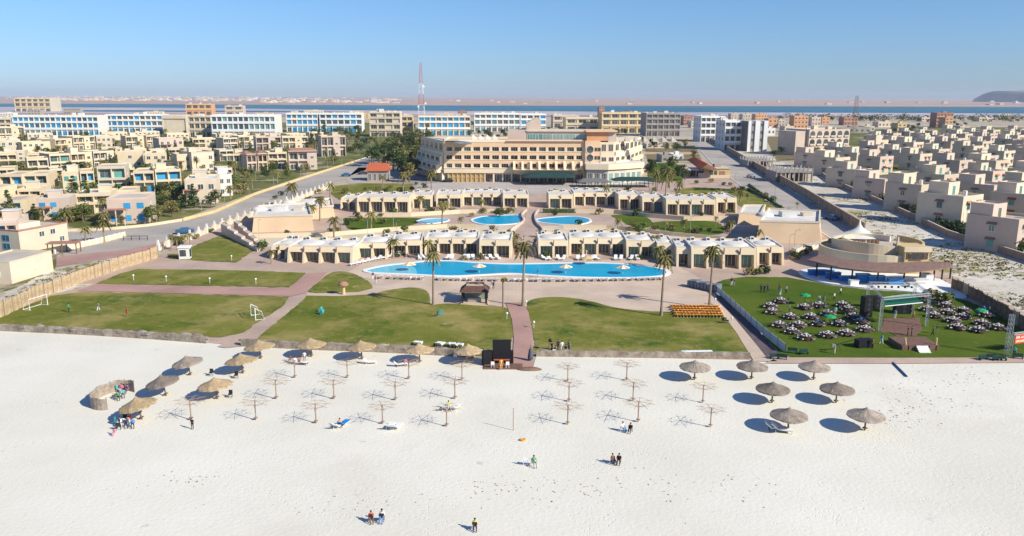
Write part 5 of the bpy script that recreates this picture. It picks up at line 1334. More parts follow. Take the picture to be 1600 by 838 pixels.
TABS_R = [(1449, 487, 'c'), (1478, 481, 'c'), (1460, 497, 'c'), (1481, 492, 'c'), (1505, 489, 'c'), (1505, 499, 'c'), (1489, 505, 'r'), (1496, 516, 'c'), (1541, 496, 'c'), (1534, 509, 'c'), (1559, 516, 'c'), (1529, 520, 'o')]
for (lst, side) in ((TABS_L, 'left'), (TABS_R, 'right')):
    bb = bands([(t[0], t[1]) for t in lst], [486, 500, 513])
    for i, (x, y, c_) in enumerate(lst):
        bn = ['far', 'second', 'third', 'near'][bb[i][0]]; P = G(x, y)
        where = '%s from left in %s line, %s side of event lawn' % (nth(bb[i][1]), bn, side)
        TB.put((P.x, P.y, .1), rnd.uniform(0, 3), (.95, .95, .95), 'round brown banquet table, ' + where, 'banquet tables on the event lawn')
        k0 = rnd.uniform(0, 6)
        for k in range(8):
            if rnd.random() < .08: continue
            t = k0 + k * pi / 4; d = 1.2 + rnd.uniform(-.08, .1)
            CW.put((P.x + d * cos(t), P.y + d * sin(t), .1), t - pi / 2 + rnd.uniform(-.2, .2), .85, 'white seated chair at table ' + where, 'chairs around the banquet tables')
# staging, truss gate, tower, crane, banner
def truss(mb, p, q, w=.35, step=.7, mat=M_silver):
    p = Vector(p); q = Vector(q); d = (q - p); L = d.length; d.normalize(); a = Vector((0, 0, 1)) if abs(d.z) < .9 else Vector((0, 1, 0)); u = d.cross(a).normalized() * w / 2; v = d.cross(u).normalized() * w / 2
    cs = [u + v, u - v, -u - v, -u + v]
    for c_ in cs: mb.tube([p + c_, q + c_], .03, mat, n=4)
    n = max(1, int(L / step))
    for j in range(n):
        a0, b0 = p + d * (L * j / n), p + d * (L * (j + 1) / n)
        for i in range(4): mb.tube([a0 + cs[i], b0 + cs[(i + 1) % 4]], .018, mat, n=3, cap=False)
HT = 5.4
fl_, fr2, bl_, br_ = [G(*p) for p in ((1374, 519), (1447, 511), (1353, 491), (1425, 492))]
gate = thing('truss_gate', 'silver lighting truss gate over the carpet of the event lawn', 'truss', tuple(fl_)); O = fl_
for P in (fl_, fr2, bl_, br_):
    mb = MB(); truss(mb, P - O, P - O + Vector((0, 0, HT))); mb.build('leg', gate)
for (A, B) in ((fl_, fr2), (bl_, br_), (fl_, bl_), (fr2, br_)):
    mb = MB(); truss(mb, A - O + Vector((0, 0, HT)), B - O + Vector((0, 0, HT))); mb.build('beam', gate)
lm = MB(); lm.lathe([(.01, .35), (.16, .3), (.2, 0), (.01, .02)][::-1], M_black, n=8); lo = None
for k in range(7):
    A = bl_ - O; B = br_ - O; P = A + (B - A) * (k + .5) / 7; lo = lm.build('spotlight', gate) if lo is None else child('spotlight', lo.data, gate); lo.location = (P.x, P.y, HT - .75)
A = fl_ + (fr2 - fl_) * .06; B = fl_ + (fr2 - fl_) * .86
M_dkg = nmat('bottle_green_canvas', (.008, .10, .06), rough=.8); gc = thing('green_canopy', 'dark green canopy with pale rim hanging in the truss gate', 'canopy', tuple(A)); d = B - A; mb = MB()
mb.add([(0, 0, HT - 1.2), (d.x, d.y, HT - 1.2), (d.x * .9, d.y + 2.6, HT - .5), (d.x * .1, 2.6, HT - .5)] + [(0, 0, HT - 1.3), (d.x, d.y, HT - 1.3), (d.x * .9, d.y + 2.6, HT - .6), (d.x * .1, 2.6, HT - .6)], [(0, 1, 2, 3), (7, 6, 5, 4), (0, 4, 5, 1), (1, 5, 6, 2), (2, 6, 7, 3), (3, 7, 4, 0)], M_dkg); mb.build('canvas', gc)
mb = MB(); mb.tube([(0, -.05, HT - 1.25), (d.x, d.y - .05, HT - 1.25)], .07, M_cloth); mb.tube([(d.x * .1, 2.65, HT - .55), (d.x * .9, d.y + 2.65, HT - .55)], .07, M_cloth); mb.build('rim', gc)
w = gp([(1376, 520), (1441, 520), (1437, 498), (1382, 498)]); mb = MB(); mb.prism(w, .1, .14, M_deck); tag(mb.build('carpet'), 'reddish brown carpet walkway under the truss gate', 'carpet')
w = gp([(1400, 526), (1432, 526), (1436, 520), (1390, 520)]); mb = MB(); mb.prism(w, .1, .15, M_deck); tag(mb.build('walkway_ramp'), 'short brown ramp between carpet and wooden stage', 'ramp')
st = thing('stage', 'low square wooden stage with white front steps', 'stage', tuple(G(1440, 549))); s_ = pxm(1440, 549)
mb = MB(); mb.box(-31 / s_ * 1.0, 28 / s_, .2, 4.4, 0, .85, M_deck); mb.build('platform', st)
mb = MB(); [mb.box(-30 / s_ + k * 1.0, -30 / s_ + k * 1.0 + .08, .1, .19, 0, .85, M_wood) for k in range(6)]; mb.build('skirting', st)
for k in range(4):
    mb = MB(); mb.box(-9 / s_, 9 / s_, -1.1 + k * .32, -1.1 + (k + 1) * .32 - .01, .2 * k, .2 * k + .2, M_cloth); mb.build('step', st)
mb = MB(); mb.tube([(-2.2, .4, .86), (-2.4, .4, 1.9)], .12, M_yellow); mb.tube([(2.2, .4, .86), (2.2, .4, 1.9)], .12, M_yellow); mb.build('lantern_post', st)
r = lattice('lattice_tower', 'thin white lattice tower standing at the right of the event lawn', 1573, 556, 492, .55, .5, 9, [M_silver], cat='tower')
P = G(1583, 552); r = thing('banner', 'orange red banner with illegible white lettering hung from a small truss at the right edge', 'banner', tuple(P), .35)
mb = MB(); mb.box(0, 4.2, -.03, .03, 1.4, 2.7, nmat('banner_orange', (.75, .10, .03), rough=.8)); mb.build('cloth', r)
mb = MB()
for row in range(2):
    for k in range(16):
        if rnd.random() < .85: mb.box(.2 + k * .24, .2 + k * .24 + .13, -.045, -.032, 1.6 + row * .55, 1.6 + row * .55 + rnd.uniform(.22, .36), M_cloth)
tag(mb.build('lettering', r)); mb = MB(); truss(mb, (-.4, 0, 2.9), (4.4, 0, 2.9), .25, .5); mb.build('truss', r); 
pm = MB(); pm.tube([(0, 0, 0), (0, 0, 2.8)], .05, M_silver); p0 = pm.build('post', r); p0.location.x = -.3; child('post', p0.data, r, (4.3, 0, 0))
P = G(1308, 549); r = thing('camera_crane', 'long camera crane arm on a tripod at the front of the event lawn', 'camera crane', tuple(P)); Q = G(1347, 527, 2.4) - P
mb = MB(); mb.tube([Vector((-.8, -.4, 1.0)), Vector((Q.x, Q.y, 2.4))], .06, M_dark, n=5); mb.build('arm', r)
mb = MB(); [mb.tube([(0, 0, 1.15), (.6 * cos(t), .6 * sin(t), 0)], .03, M_dark, n=4) for t in (0, 2.1, 4.2)]; mb.build('tripod', r)
mb = MB(); mb.box(-1.0, -.6, -.6, -.2, .8, 1.2, M_grill); mb.build('counterweight', r)
for i, (x, y) in enumerate([(1257, 477), (1295, 512), (1531, 502)]):
    P = G(x, y); r = thing('green_parasol', 'small bright green parasol, %s from the left on the event lawn' % nth(i), 'parasol', tuple(P), 0, 'green parasols on the event lawn')
    mb = MB(); mb.tube([(0, 0, 0), (0, 0, 2.3)], .04, M_dark, n=5); mb.build('pole', r); mb = MB(); mb.lathe([(1.0, 1.75), (.8, 1.95), (.05, 2.2), (.01, 2.25)], M_greenc, n=8); mb.build('canopy', r)
# speaker stacks and consoles
for (x, y, w_, h_, lb) in [(1412, 492, 2.8, 3.2, 'tall black speaker stack right of the carpet'), (1356, 497, 1.6, 3.6, 'narrow black speaker tower left of the truss gate'), (1371, 483, 1.4, 2.2, 'small black speaker behind the truss gate'), (1353, 545, 2.4, 1.3, 'black sound desk in front of the left tables')]:
    P = G(x, y); r = thing('speaker', lb, 'speaker', tuple(P), rnd.uniform(-.3, .3)); mb = MB(); mb.box(-w_ / 2, w_ / 2, 0, 1.2, 0, h_, M_black); mb.build('cabinet', r)
    mb = MB(); mb.lathe([(.32, 0), (.26, .03), (.01, .01)], M_dark, n=14)
    for k in range(max(1, int(h_ / .9))): o = mb.build('driver', r); o.rotation_euler = (pi / 2, 0, 0); o.location = (0, -.01, .45 + .85 * k)

# ------------------------------------------------------------------ beach
def mk_thatch(mat, ragged=.0):
    def f():
        r = thing('thatched_parasol', '', 'parasol')
        mb = MB(); mb.tube([(0, 0, 0), (0, 0, 2.5)], [.10, .08], M_post, n=7); mb.build('post', r)
        mb = MB(); n = 40; vs = []; fs = []; prof = [(.02, 2.98), (.10, 2.86), (.42, 2.62), (.9, 2.36), (1.45, 2.13), (1.93, 1.93)]
        for j, (rr, z) in enumerate(prof):
            for i in range(n):
                t = 2 * pi * i / n; k = 1 + (.02 + ragged) * (rnd.random() - .5) * (j / 5); vs.append((rr * k * cos(t), rr * k * sin(t), z + (rnd.random() - .5) * .05 * j / 5))
        for i in range(n): t = 2 * pi * i / n; k = 1 + (.05 + ragged) * rnd.random(); vs.append((1.9 * k * cos(t), 1.9 * k * sin(t), 1.80 - .1 * rnd.random()))
        for i in range(n): t = 2 * pi * i / n; vs.append((1.5 * cos(t), 1.5 * sin(t), 2.0))
        for i in range(n): t = 2 * pi * i / n; vs.append((.06 * cos(t), .06 * sin(t), 2.6))
        for j in range(8):
            for i in range(n): fs.append((j * n + i, (j + 1) * n + i, (j + 1) * n + (i + 1) % n, j * n + (i + 1) % n))
        mb.add(vs, fs, mat); mb.build('thatch', r)
        mb = MB()
        for i in range(8): t = pi * i / 4; mb.tube([(.05 * cos(t), .05 * sin(t), 1.7), (1.3 * cos(t), 1.3 * sin(t), 2.02)], .025, M_post, n=4)
        mb.build('strut', r)
        mb = MB(); mb.lathe([(.01, .28), (.28, .28), (.28, .32), (.01, .32)], M_post, n=12); mb.build('shelf', r)
        return r
    return f
TH = Kind(mk_thatch(M_thatch)); TG = Kind(mk_thatch(M_thatchg, .12))
RT = [(1085, 594, 'pale grey', 'next to the retaining wall'), (1174, 593, 'brown', 'next to the retaining wall'), (1271, 594, 'brown', 'next to the retaining wall'), (1206, 630, '', 'middle line, left one'), (1306, 630, '', 'middle line, right one'), (1231, 673, '', 'front line, above a lounger'), (1351, 673, '', 'front line, rightmost of all')]
for i, (x, y, c_, lb) in enumerate(RT):
    P = G(x, y); d = ['first', 'second', 'third', '', '', '', ''][i]
    TH.put((P.x, P.y, .04), rnd.uniform(0, 6), (1.03, 1.03, .92), ('whole thatched parasol on the right beach, %s %s' % (d + ' from the left' if d else '', lb)).replace('  ', ' ').replace(' ,', ','), 'thatched beach parasols')
LTH = [(408, 561, 8, 'shaggy parasol at the beach end of the grey path'), (463, 0, 0, ''), (487, 558, 4, 'shaggy parasol first from the left along the west lawn wall'), (566, 562, 6, 'shaggy parasol second from the left along the west lawn wall'), (656, 567, 4, 'shaggy parasol third from the left along the west lawn wall'), (733, 568, 5, 'shaggy parasol nearest the black screen along the wall'),
       (298, 587, 14, 'tilted pale parasol farthest back on the left beach'), (260, 619, 16, 'tilted grey parasol behind the reed windbreak'), (380, 584, 9, 'tilted golden parasol right of the farthest left one'), (340, 624, 8, 'bushy golden parasol left of the bare frames'), (222, 656, 17, 'tilted ragged parasol above the seated group at left')]
for x, y, tilt, lb in LTH:
    if not lb: continue
    P = G(x, y); o = (TG if y > 545 and x not in (260, 298) else TH).put((P.x, P.y, .04), rnd.uniform(0, 6), (1.0, 1.0, .95), lb, 'ragged beach parasols')
    o.rotation_euler = (R(rnd.uniform(-3, 3)), -R(tilt * .6), 0)
def mk_frame():
    r = thing('parasol_frame', '', 'parasol frame'); M_post = M_branch
    mb = MB(); mb.tube([(0, 0, 0), (0, 0, 2.35)], .075, M_post, n=6); mb.build('post', r)
    rm = MB(); rm.tube([(.05, 0, 1.75), (1.25, 0, 2.2)], .014, M_post, n=4); rm.tube([(.03, 0, 2.33), (1.95, 0, 2.22)], .022, M_post, n=4); rm.tube([(1.25, 0, 2.26), (1.55, .5, 2.24)], .013, M_post, n=3); rm.tube([(1.25, 0, 2.26), (1.55, -.5, 2.24)], .013, M_post, n=3)
    o = None
    for k in range(8):
        o = rm.build('rib', r) if o is None else child('rib', o.data, r)
        o.rotation_euler = (0, 0, pi / 4 * k + rnd.uniform(-.12, .12)); o.scale = (rnd.uniform(.9, 1.05),) * 2 + (1,)
    mb = MB(); mb.lathe([(.01, .26), (.24, .26), (.24, .3), (.01, .3)], M_post, n=10); mb.build('shelf', r)
    mb = MB()
    for k in range(8): a, b = pi / 4 * k, pi / 4 * (k + 1); mb.tube([(1.25 * cos(a), 1.25 * sin(a), 2.27), (1.25 * cos(b), 1.25 * sin(b), 2.27)], .012, M_post, n=3)
    mb.build('hoop', r)
    return r
M_branch = nmat('bleached_branch', (.30, .20, .15), (.40, .29, .22), scale=3, rough=.9)
FK = Kind(mk_frame)
FRM = [(887, 597), (979, 595), (889, 628), (989, 627), (1098, 630), (887, 664), (997, 660), (1110, 668), (461, 591), (543, 591), (639, 593), (722, 595), (432, 624), (522, 624), (618, 626), (711, 624), (494, 662), (598, 663), (698, 667), (400, 657), (299, 657)]
fb = bands(FRM, [610, 645])
for (x, y), (b_, k_) in zip(FRM, fb):
    P = G(x, y); o = FK.put((P.x, P.y, .04), rnd.uniform(0, 6), rnd.uniform(.95, 1.05), 'bare wooden parasol frame, %s from the left in the %s line of frames' % (nth(k_), ['back', 'middle', 'front'][b_]), 'bare parasol frames on the beach')
# reed windbreak
P = G(178, 626); r = thing('reed_windbreak', 'curved reed windbreak open to the right on the left beach', 'windbreak', tuple(P)); mb = MB(); pts = [(2.1 * cos(t) * 1.05, 3.2 * sin(t)) for t in [R(55 + 13 * k) for k in range(19)]]
wall_along(mb, pts, .08, 0, lambda i: 1.45 + .1 * sin(i * 1.7), M_thatch); mb.build('reed_mat', r)
pm = MB(); pm.tube([(0, 0, 0), (0, 0, 1.6)], .04, M_post, n=5); o = None
for p in pts[::3]: o = pm.build('stake', r) if o is None else child('stake', o.data, r); o.location = (*p, 0)
# plastic chairs and loungers on the sand
def put(K, x, y, rz, label, group=None, sc=1.0, z=.04):
    P = G(x, y); return K.put((P.x, P.y, z), rz, sc, label, group)
for i, (x, y) in enumerate([(183, 622), (190, 618), (196, 612), (186, 613), (191, 606)]): put((CG, CP, CG, CT, CP)[i], x, y, rnd.uniform(0, 6), ['dark green plastic chair lowest inside the windbreak', 'white chair in the middle of the windbreak', 'dark chair at the open side of the windbreak', 'turquoise chair inside the windbreak', 'white chair at the back of the windbreak'][i], 'beach chairs')
for i, (x, y) in enumerate([(184, 664), (193, 668), (204, 664), (186, 672), (197, 659)]): put((CT, CP, CP, CG, CG)[i], x, y, rnd.uniform(0, 6), ['turquoise chair at the left of the lower left group', 'white chair in front of the lower left group', 'white chair right of the lower left group', 'dark chair below the lower left group', 'dark chair behind the lower left group'][i], 'beach chairs')
put(LW, 528, 669, 2.9, 'white lounger beside the bright blue lounger on the front sand'); put(LB, 537, 666, 2.8, 'bright blue lounger on the front sand'); put(LW, 610, 670, 2.9, 'white lounger, left of the pair on the front sand', 'front pair of loungers'); put(LW, 621, 671, 2.8, 'white lounger, right of the pair on the front sand', 'front pair of loungers')
put(LW, 697, 641, 2.9, 'white lounger left of pair by the middle frame'); put(LW, 711, 641, 2.8, 'white lounger right of pair by the middle frame'); put(CP, 712, 562, 3, 'white chair near the fourth shaggy parasol'); put(LW, 578, 569, 1.7, 'white lounger beside the second wall parasol'); put(LD, 625, 573, 1.9, 'white and dark lounger under the third wall parasol')
put(LD, 1211, 674, 1.4, 'white lounger, left of two under the front right parasol', sc=1.25); put(LW, 1221, 676, 1.3, 'white lounger, right of two under the front right parasol', sc=1.25); put(LD, 470, 570, 1.4, 'dark lounger near the first wall parasol'); put(CG, 360, 622, 0, 'dark chair right of the bushy golden parasol'); put(CG, 330, 588, 0, 'dark chair left of the tilted golden parasol'); put(CG, 369, 592, 0, 'dark chair under the tilted golden parasol')
for i, (x, y) in enumerate([(821, 727), (833, 728)]): put(CP, x, y, 3.0, ['white plastic chair, empty, on the open sand', 'white plastic chair under the person in green'][i], sc=.95)
for i, (x, y) in enumerate([(957, 724), (967, 724)]): put(CG, x, y, 3.1, 'dark beach chair, %s of the occupied pair on open sand' % ('left', 'right')[i], sc=.9)
for i, (x, y) in enumerate([(972, 674), (985, 675)]): put((CP, CG)[i], x, y, 3.1, ['white chair under the occupied bare frame', 'dark chair under the occupied bare frame'][i], sc=.9)
PB = [(301, 671, 'stand', 'black', 'black', 'standing person in black by the leftmost bare frame', .8), (742, 828, 'sit', 'yellow', 'navy', 'crouching person in a yellow green top at the bottom of the beach', 1.05), (580, 816, 'sit', 'red', 'brown', 'person in red top, left of the pair at the bottom', 1.05), (597, 815, 'sit', 'white', 'blue', 'person in pale top, right of the pair at the bottom', 1.15),
      (957, 725, 'sit', 'brown', 'black', 'seated person in brown on the left chair of the open sand', 1.1), (967, 725, 'sit', 'black', 'black', 'seated person in black on the right chair of the open sand', 1.1), (834, 729, 'sit', 'green', 'grey', 'seated person in green on the white chair', 1.15), (985, 676, 'sit', 'black', 'navy', 'seated person in black below the bare frame', 1.1), (973, 674, 'sit', 'white', 'blue', 'seated person in white and blue below the bare frame', 1.1),
      (191, 613, 'sit', 'pink', 'purple', 'person in pink seated at the back of the windbreak', 1.1), (200, 614, 'sit', 'purple', 'navy', 'person in purple seated at the mouth of the windbreak', 1.1), (193, 621, 'sit', 'turquoise', 'black', 'person in turquoise seated in the windbreak', 1.1), (185, 625, 'sit', 'green', 'black', 'person in green seated lowest in the windbreak', 1.1),
      (188, 666, 'sit', 'purple', 'white', 'person in purple seated left in the lower left group', 1.1), (197, 668, 'sit', 'navy', 'navy', 'person in navy seated in the middle of the lower left group', 1.1), (203, 661, 'sit', 'red', 'black', 'person in red seated right in the lower left group', 1.1), (179, 680, 'sit', 'pink', 'pink', 'child in pink sitting on the sand at far left', .8), (208, 668, 'sit', 'blue', 'navy', 'person in blue seated at the right end of the lower left group', 1.1),
      (531, 667, 'sit', 'orange', 'brown', 'person in orange seated between the front loungers', 1.0), (468, 569, 'sit', 'red', 'black', 'person in dark red under the first wall parasol', 1.0), (476, 566, 'stand', 'white', 'grey', 'person in white behind the first wall parasol', .95), (454, 566, 'sit', 'brown', 'brown', 'person in brown left of the first wall parasol', 1.0),
      (634, 571, 'sit', 'pink', 'white', 'person in pink beside the third wall parasol', 1.0), (701, 639, 'sit', 'yellow', 'white', 'person in yellow on the middle frame loungers', 1.0)]
for x, y, ps, a, b, lb, s_ in PB: person(x, y, ps, a, b, lb, z=.04, sc=s_ * (.84 if ps == 'sit' else 1), rz=rnd.uniform(-.6, .6))
# things lying on the sand
P = G(817, 689); r = thing('beach_toy', 'small orange inflatable lying on open sand', 'beach toy', (P.x, P.y, .04)); r.scale = (.6, .6, .6); mb = MB(); mb.lathe([(.25, .0), (.42, .02), (.5, .15), (.42, .28), (.25, .30), (.2, .15), (.25, 0)], M_orc, n=14, c=(0, 0), sx=1.3); mb.build('ring', r, smooth=True)
A = G(1395, 568); B = G(1417, 590); r = thing('pole', 'blue painted pole lying on the right sand', 'pole', tuple(A)); mb = MB(); mb.tube([(0, 0, .14), (B.x - A.x, B.y - A.y, .14)], .12, nmat('blue_pipe', (.05, .10, .25), rough=.6)); mb.build('pipe', r)
P = G(802, 673); r = thing('pole', 'thin upright pole on the sand below the red path', 'pole', (P.x, P.y, .04)); mb = MB(); mb.tube([(0, 0, 0), (0, 0, 2.6)], .04, M_tileb, n=5); mb.build('shaft', r)
for x, y, s_ in [(580, 816, .85), (597, 815, .9), (742, 828, .85)]: put(CG, x, y, pi, 'low dark beach chair under the %s' % {580: 'person in red top at the bottom', 597: 'person in pale top at the bottom', 742: 'person in yellow green top'}[x], 'occupied beach chairs', sc=s_)
# kiosk corner at the foot of the red path
P = G(784, 571); r = thing('stage_screen', 'big black screen panel on a red trimmed base at the foot of the red path', 'screen', (P.x, P.y, .1), .02)
mb = MB(); mb.box(-1.25, 1.25, 0, .3, .9, 3.5, M_black); mb.build('screen_panel', r); mb = MB(); mb.box(-1.1, 1.1, -.02, .3, .6, .78, M_tile); mb.box(-1.6, 1.6, .32, 1.2, 0, 1.7, M_black); mb.build('base', r)
P = G(762, 572); r = thing('speaker', 'black speaker box left of the big black screen', 'speaker', (P.x, P.y, .1), .3); mb = MB(); mb.box(-.6, .6, 0, .9, 0, 1.9, M_black); mb.build('cabinet', r)
P = G(775, 578); r = thing('deck_platform', 'low wooden platform edge in front of the black screen', 'platform', (P.x, P.y, .04)); mb = MB(); mb.box(-1.6, 3.6, 0, 2.0, 0, .18, M_deck); mb.build('boards', r)
person(783, 577, 'stand', 'orange', 'orange', 'person in orange in front of the black screen', z=.2, sc=.9, rz=0); put(CP, 770, 577, 3.1, 'white chair left of the person in orange', z=.22); put(CP, 793, 577, 3.2, 'white chair right of the person in orange', z=.22)
P = G(829, 565); r = thing('folded_parasol', 'folded dark grey parasol at the foot of the red path', 'parasol', (P.x, P.y, .1)); mb = MB(); mb.lathe([(.02, 2.0), (.25, 1.6), (.42, .5), (.36, .25), (.02, .3)][::-1], nmat('slate_cloth', (.10, .10, .13), rough=.9), n=10); mb.build('cloth', r); mb = MB(); mb.tube([(0, 0, 0), (0, 0, 2.3)], .03, M_dark, n=5); mb.build('pole', r)
P = G(828, 579); r = thing('rowing_boat', 'small overturned brown boat at the foot of the red path', 'boat', (P.x, P.y, .04), .0); mb = MB(); vs = []; n = 9
for j in range(n):
    t = j / (n - 1) * 2 - 1; wd_ = .42 * (1 - t * t) ** .6 + .02
    for k in range(7): a = pi * k / 6; vs.append((t * 1.6, wd_ * cos(a), .42 * sin(a) * (1 - .6 * t * t)))
mb.add(vs, [(j * 7 + k, (j + 1) * 7 + k, (j + 1) * 7 + k + 1, j * 7 + k + 1) for j in range(n - 1) for k in range(6)], M_post); mb.build('hull', r, smooth=True); mb = MB(); mb.tube([(-1.5, 0, .2), (-.8, 0, .43), (0, 0, .46), (.8, 0, .43), (1.5, 0, .2)], .035, M_wood, n=5); mb.build('keel', r)
# group by the east lawn wall
G0 = [(862, 551), (868, 553), (872, 548), (878, 550), (884, 551), (889, 549)]
for i, (x, y) in enumerate(G0): person(x, y, ('stand', 'sit', 'stand', 'stand', 'sit', 'stand')[i], ('black', 'grey', 'navy', 'white', 'navy', 'grey')[i], ('black', 'white', 'black', 'white', 'black', 'navy')[i], '%s from the left in the dark clad group at the east lawn edge' % nth(i), z=.1, sc=1.0, rz=rnd.uniform(-1, 1), group='people at the east lawn edge')
P = G(859, 548); r = thing('tripod_camera', 'camera on wooden tripod left of the dark clad group', 'camera', (P.x, P.y, .1)); mb = MB(); [mb.tube([(0, 0, 1.3), (.5 * cos(t), .5 * sin(t), 0)], .03, M_post, n=4) for t in (0, 2.1, 4.2)]; mb.build('tripod', r); mb = MB(); mb.box(-.2, .2, -.3, .3, 1.3, 1.6, M_black); mb.build('camera_body', r)
put(CP, 866, 556, 3, 'white chair in front of the dark clad group', z=.1)
# white loungers at the walls
for i in range(7): put(LW if i else LT, 1068 + 6.9 * i, 556.5 - .1 * i, 2.95, 'pale lounger, %s from the left in the row at the east lawn edge' % nth(i), 'row of pale loungers at the east lawn edge', sc=1.05, z=.1)
for i, x in enumerate([650, 656, 685, 689, 702, 708, 714, 720]): put(LW, x, 540.5 + i * .55, 2.9 + rnd.uniform(-.3, .3), 'white lounger, %s from the left on the west lawn edge' % nth(i), 'white loungers on the west lawn edge', z=.1)
P = G(607, 546); r = thing('traffic_cone', 'small pale cone on the west lawn edge', 'cone', (P.x, P.y, .1)); mb = MB(); mb.lathe([(.3, 0), (.3, .05), (.2, .06), (.04, .8), (.01, .8)], M_yellow, n=10); mb.build('cone_body', r)
# football
def mk_goal(): 
    r = thing('football_goal', '', 'goal'); m = M_bright
    mb = MB(); mb.tube([(-1.5, 0, 0), (-1.5, 0, 1.75), (1.5, 0, 1.75), (1.5, 0, 0)], .06, m, n=6); mb.build('goal_frame', r)
    mb = MB(); [mb.tube([(x, 0, 1.75), (x, .9, 1.2), (x, 1.3, 0.05), (x, 0, .05)], .04, m, n=5) for x in (-1.5, 1.5)]; mb.tube([(-1.5, 1.3, .05), (1.5, 1.3, .05)], .04, m, n=5); mb.build('back_stay', r)
    return r
GO = Kind(mk_goal); P = G(61, 482); GO.put((P.x, P.y, .1), R(75), (1.25, 1.1, 1.1), 'white football goal at the left end of the football lawn', 'football goals'); P = G(396, 498); GO.put((P.x, P.y, .1), R(-60), (1.1, 1.1, 1.15), 'white football goal at the right end beside the grey path', 'football goals')
for x, y, a, b, lb in [(108, 488, 'green', 'navy', 'football player in dark green near the left goal'), (154, 486, 'grey', 'white', 'football player in grey in the middle of the lawn'), (199, 495, 'red', 'brown', 'football player in dark red right of the others')]: person(x, y, 'walk', a, b, lb, z=.1, sc=.9)
# path lamps
def mk_lamp():
    r = thing('garden_lamp', '', 'lamp'); mb = MB(); mb.tube([(0, 0, 0), (0, 0, .8)], .05, M_white, n=6); mb.build('post', r); mb = MB(); mb.lathe([(.01, .8), (.16, .86), (.2, 1.0), (.16, 1.14), (.01, 1.2)], M_cloth, n=10); mb.build('globe', r, smooth=True); return r
GLm = Kind(mk_lamp)
for i, (x, y) in enumerate([(209, 439), (260, 441), (328, 444), (400, 445), (822, 481), (834, 514), (792, 500), (1117, 477), (1143, 507), (362, 408)]): put(GLm, x, y, 0, 'small white globe lamp, %s of the path lamps from the football side' % nth([0, 1, 2, 4, 6, 7, 5, 8, 9, 3][i]), 'globe lamps along the paths', z=.12)
# mushroom shelter, garden chairs, gazebo
P = G(537, 461); r = thing('mushroom_shelter', 'small red roofed dovecote shelter on a pale yellow pillar', 'shelter', (P.x, P.y, .1)); mb = MB(); mb.tube([(0, 0, 0), (0, 0, 2.0)], [.35, .25], M_yellow, n=10); mb.build('pillar', r); mb = MB(); mb.lathe([(.95, 1.75), (.9, 2.05), (.5, 2.4), (.01, 2.5)], M_tileb, n=14); mb.build('roof', r)
for i, (x, y) in enumerate([(500, 492), (504, 489), (686, 495), (690, 493), (503, 493)]): put(CT, x, y, i * 1.1, 'turquoise garden chair, %s from the left on the west lawn' % nth([0, 2, 3, 4, 1][i]), 'turquoise chairs on the west lawn', z=.1)
P = G(741, 476); r = thing('gazebo', 'dark timber gazebo with open sided tiled roof beside the west lawn', 'gazebo', (P.x, P.y, .08), -.02)
mb = MB(); W_, D_ = 2.1, 3.4
for x in (-W_, W_):
    for y in (0, D_): mb2 = MB(); mb2.box(x - .16, x + .16, y - .16, y + .16, 0, 2.4, M_dark); mb2.build('post', r)
vs = [(-W_ - .5, -.6, 2.2), (W_ + .5, -.6, 2.2), (W_ + .5, D_ + .6, 2.2), (-W_ - .5, D_ + .6, 2.2), (-W_ * .75, .9, 3.1), (W_ * .75, .9, 3.1), (W_ * .75, D_ - .5, 3.1), (-W_ * .75, D_ - .5, 3.1)]
mb.add(vs, [(0, 1, 5, 4), (1, 2, 6, 5), (2, 3, 7, 6), (3, 0, 4, 7)], M_tileb if 0 else nmat('dark_roof_wood', (.10, .05, .04), (.15, .08, .06), scale=2, rough=.9)); mb.build('roof_skirt', r)
mb = MB(); mb.box(-W_ * .72, W_ * .72, .92, D_ - .52, 3.0, 3.06, M_patio); mb.box(-W_ * .78, W_ * .78, D_ - .7, D_ - .4, 3.1, 3.3, M_wood); mb.build('roof_panel', r)
mb = MB(); mb.box(-W_ - .3, W_ + .3, -.4, D_ + .3, .0, .2, M_patio); mb.build('plinth', r); mb = MB(); mb.box(-W_ + .2, W_ - .2, D_ - .6, D_ - .1, .2, 1.2, M_grill); mb.box(-1.2, 1.2, .6, 1.4, .2, .95, M_grey); mb.build('counter', r)
# loungers round the main pool
NL = [(552 + 9.6 * i, 415 - 2.05 * i) for i in range(10)] + [(x, 405.5) for x in (656, 664, 699, 706, 725, 732, 740, 758, 768, 778)] + [(x, 406.5) for x in (851, 858, 873, 880, 903, 912, 925, 932, 962, 970, 986, 996)]
for i, (x, y) in enumerate(NL): put(LW if i < 10 or i % 3 else LD, x, y, R(-35) if i < 10 else rnd.uniform(-.5, .5), 'white lounger, %s from the left along the chalet side of the main pool' % nth(i), 'loungers on the chalet side of the main pool', sc=1.2, z=.07)
SL = []
x = 596
while x < 1035:
    if not 668 < x < 684: SL.append((x, 434.5 + 8.5 * sin((x - 590) / 445 * pi / 1.15) * .55))
    x += rnd.choice([8.6, 10, 12.5, 9.4])
for i, (x, y) in enumerate(SL): put(LD if i % 2 else LW, x, y + 1.5, pi + rnd.uniform(-.25, .25), 'white lounger, %s from the left on the beach side of the main pool' % nth(i), 'loungers on the beach side of the main pool', sc=1.1, z=.07)
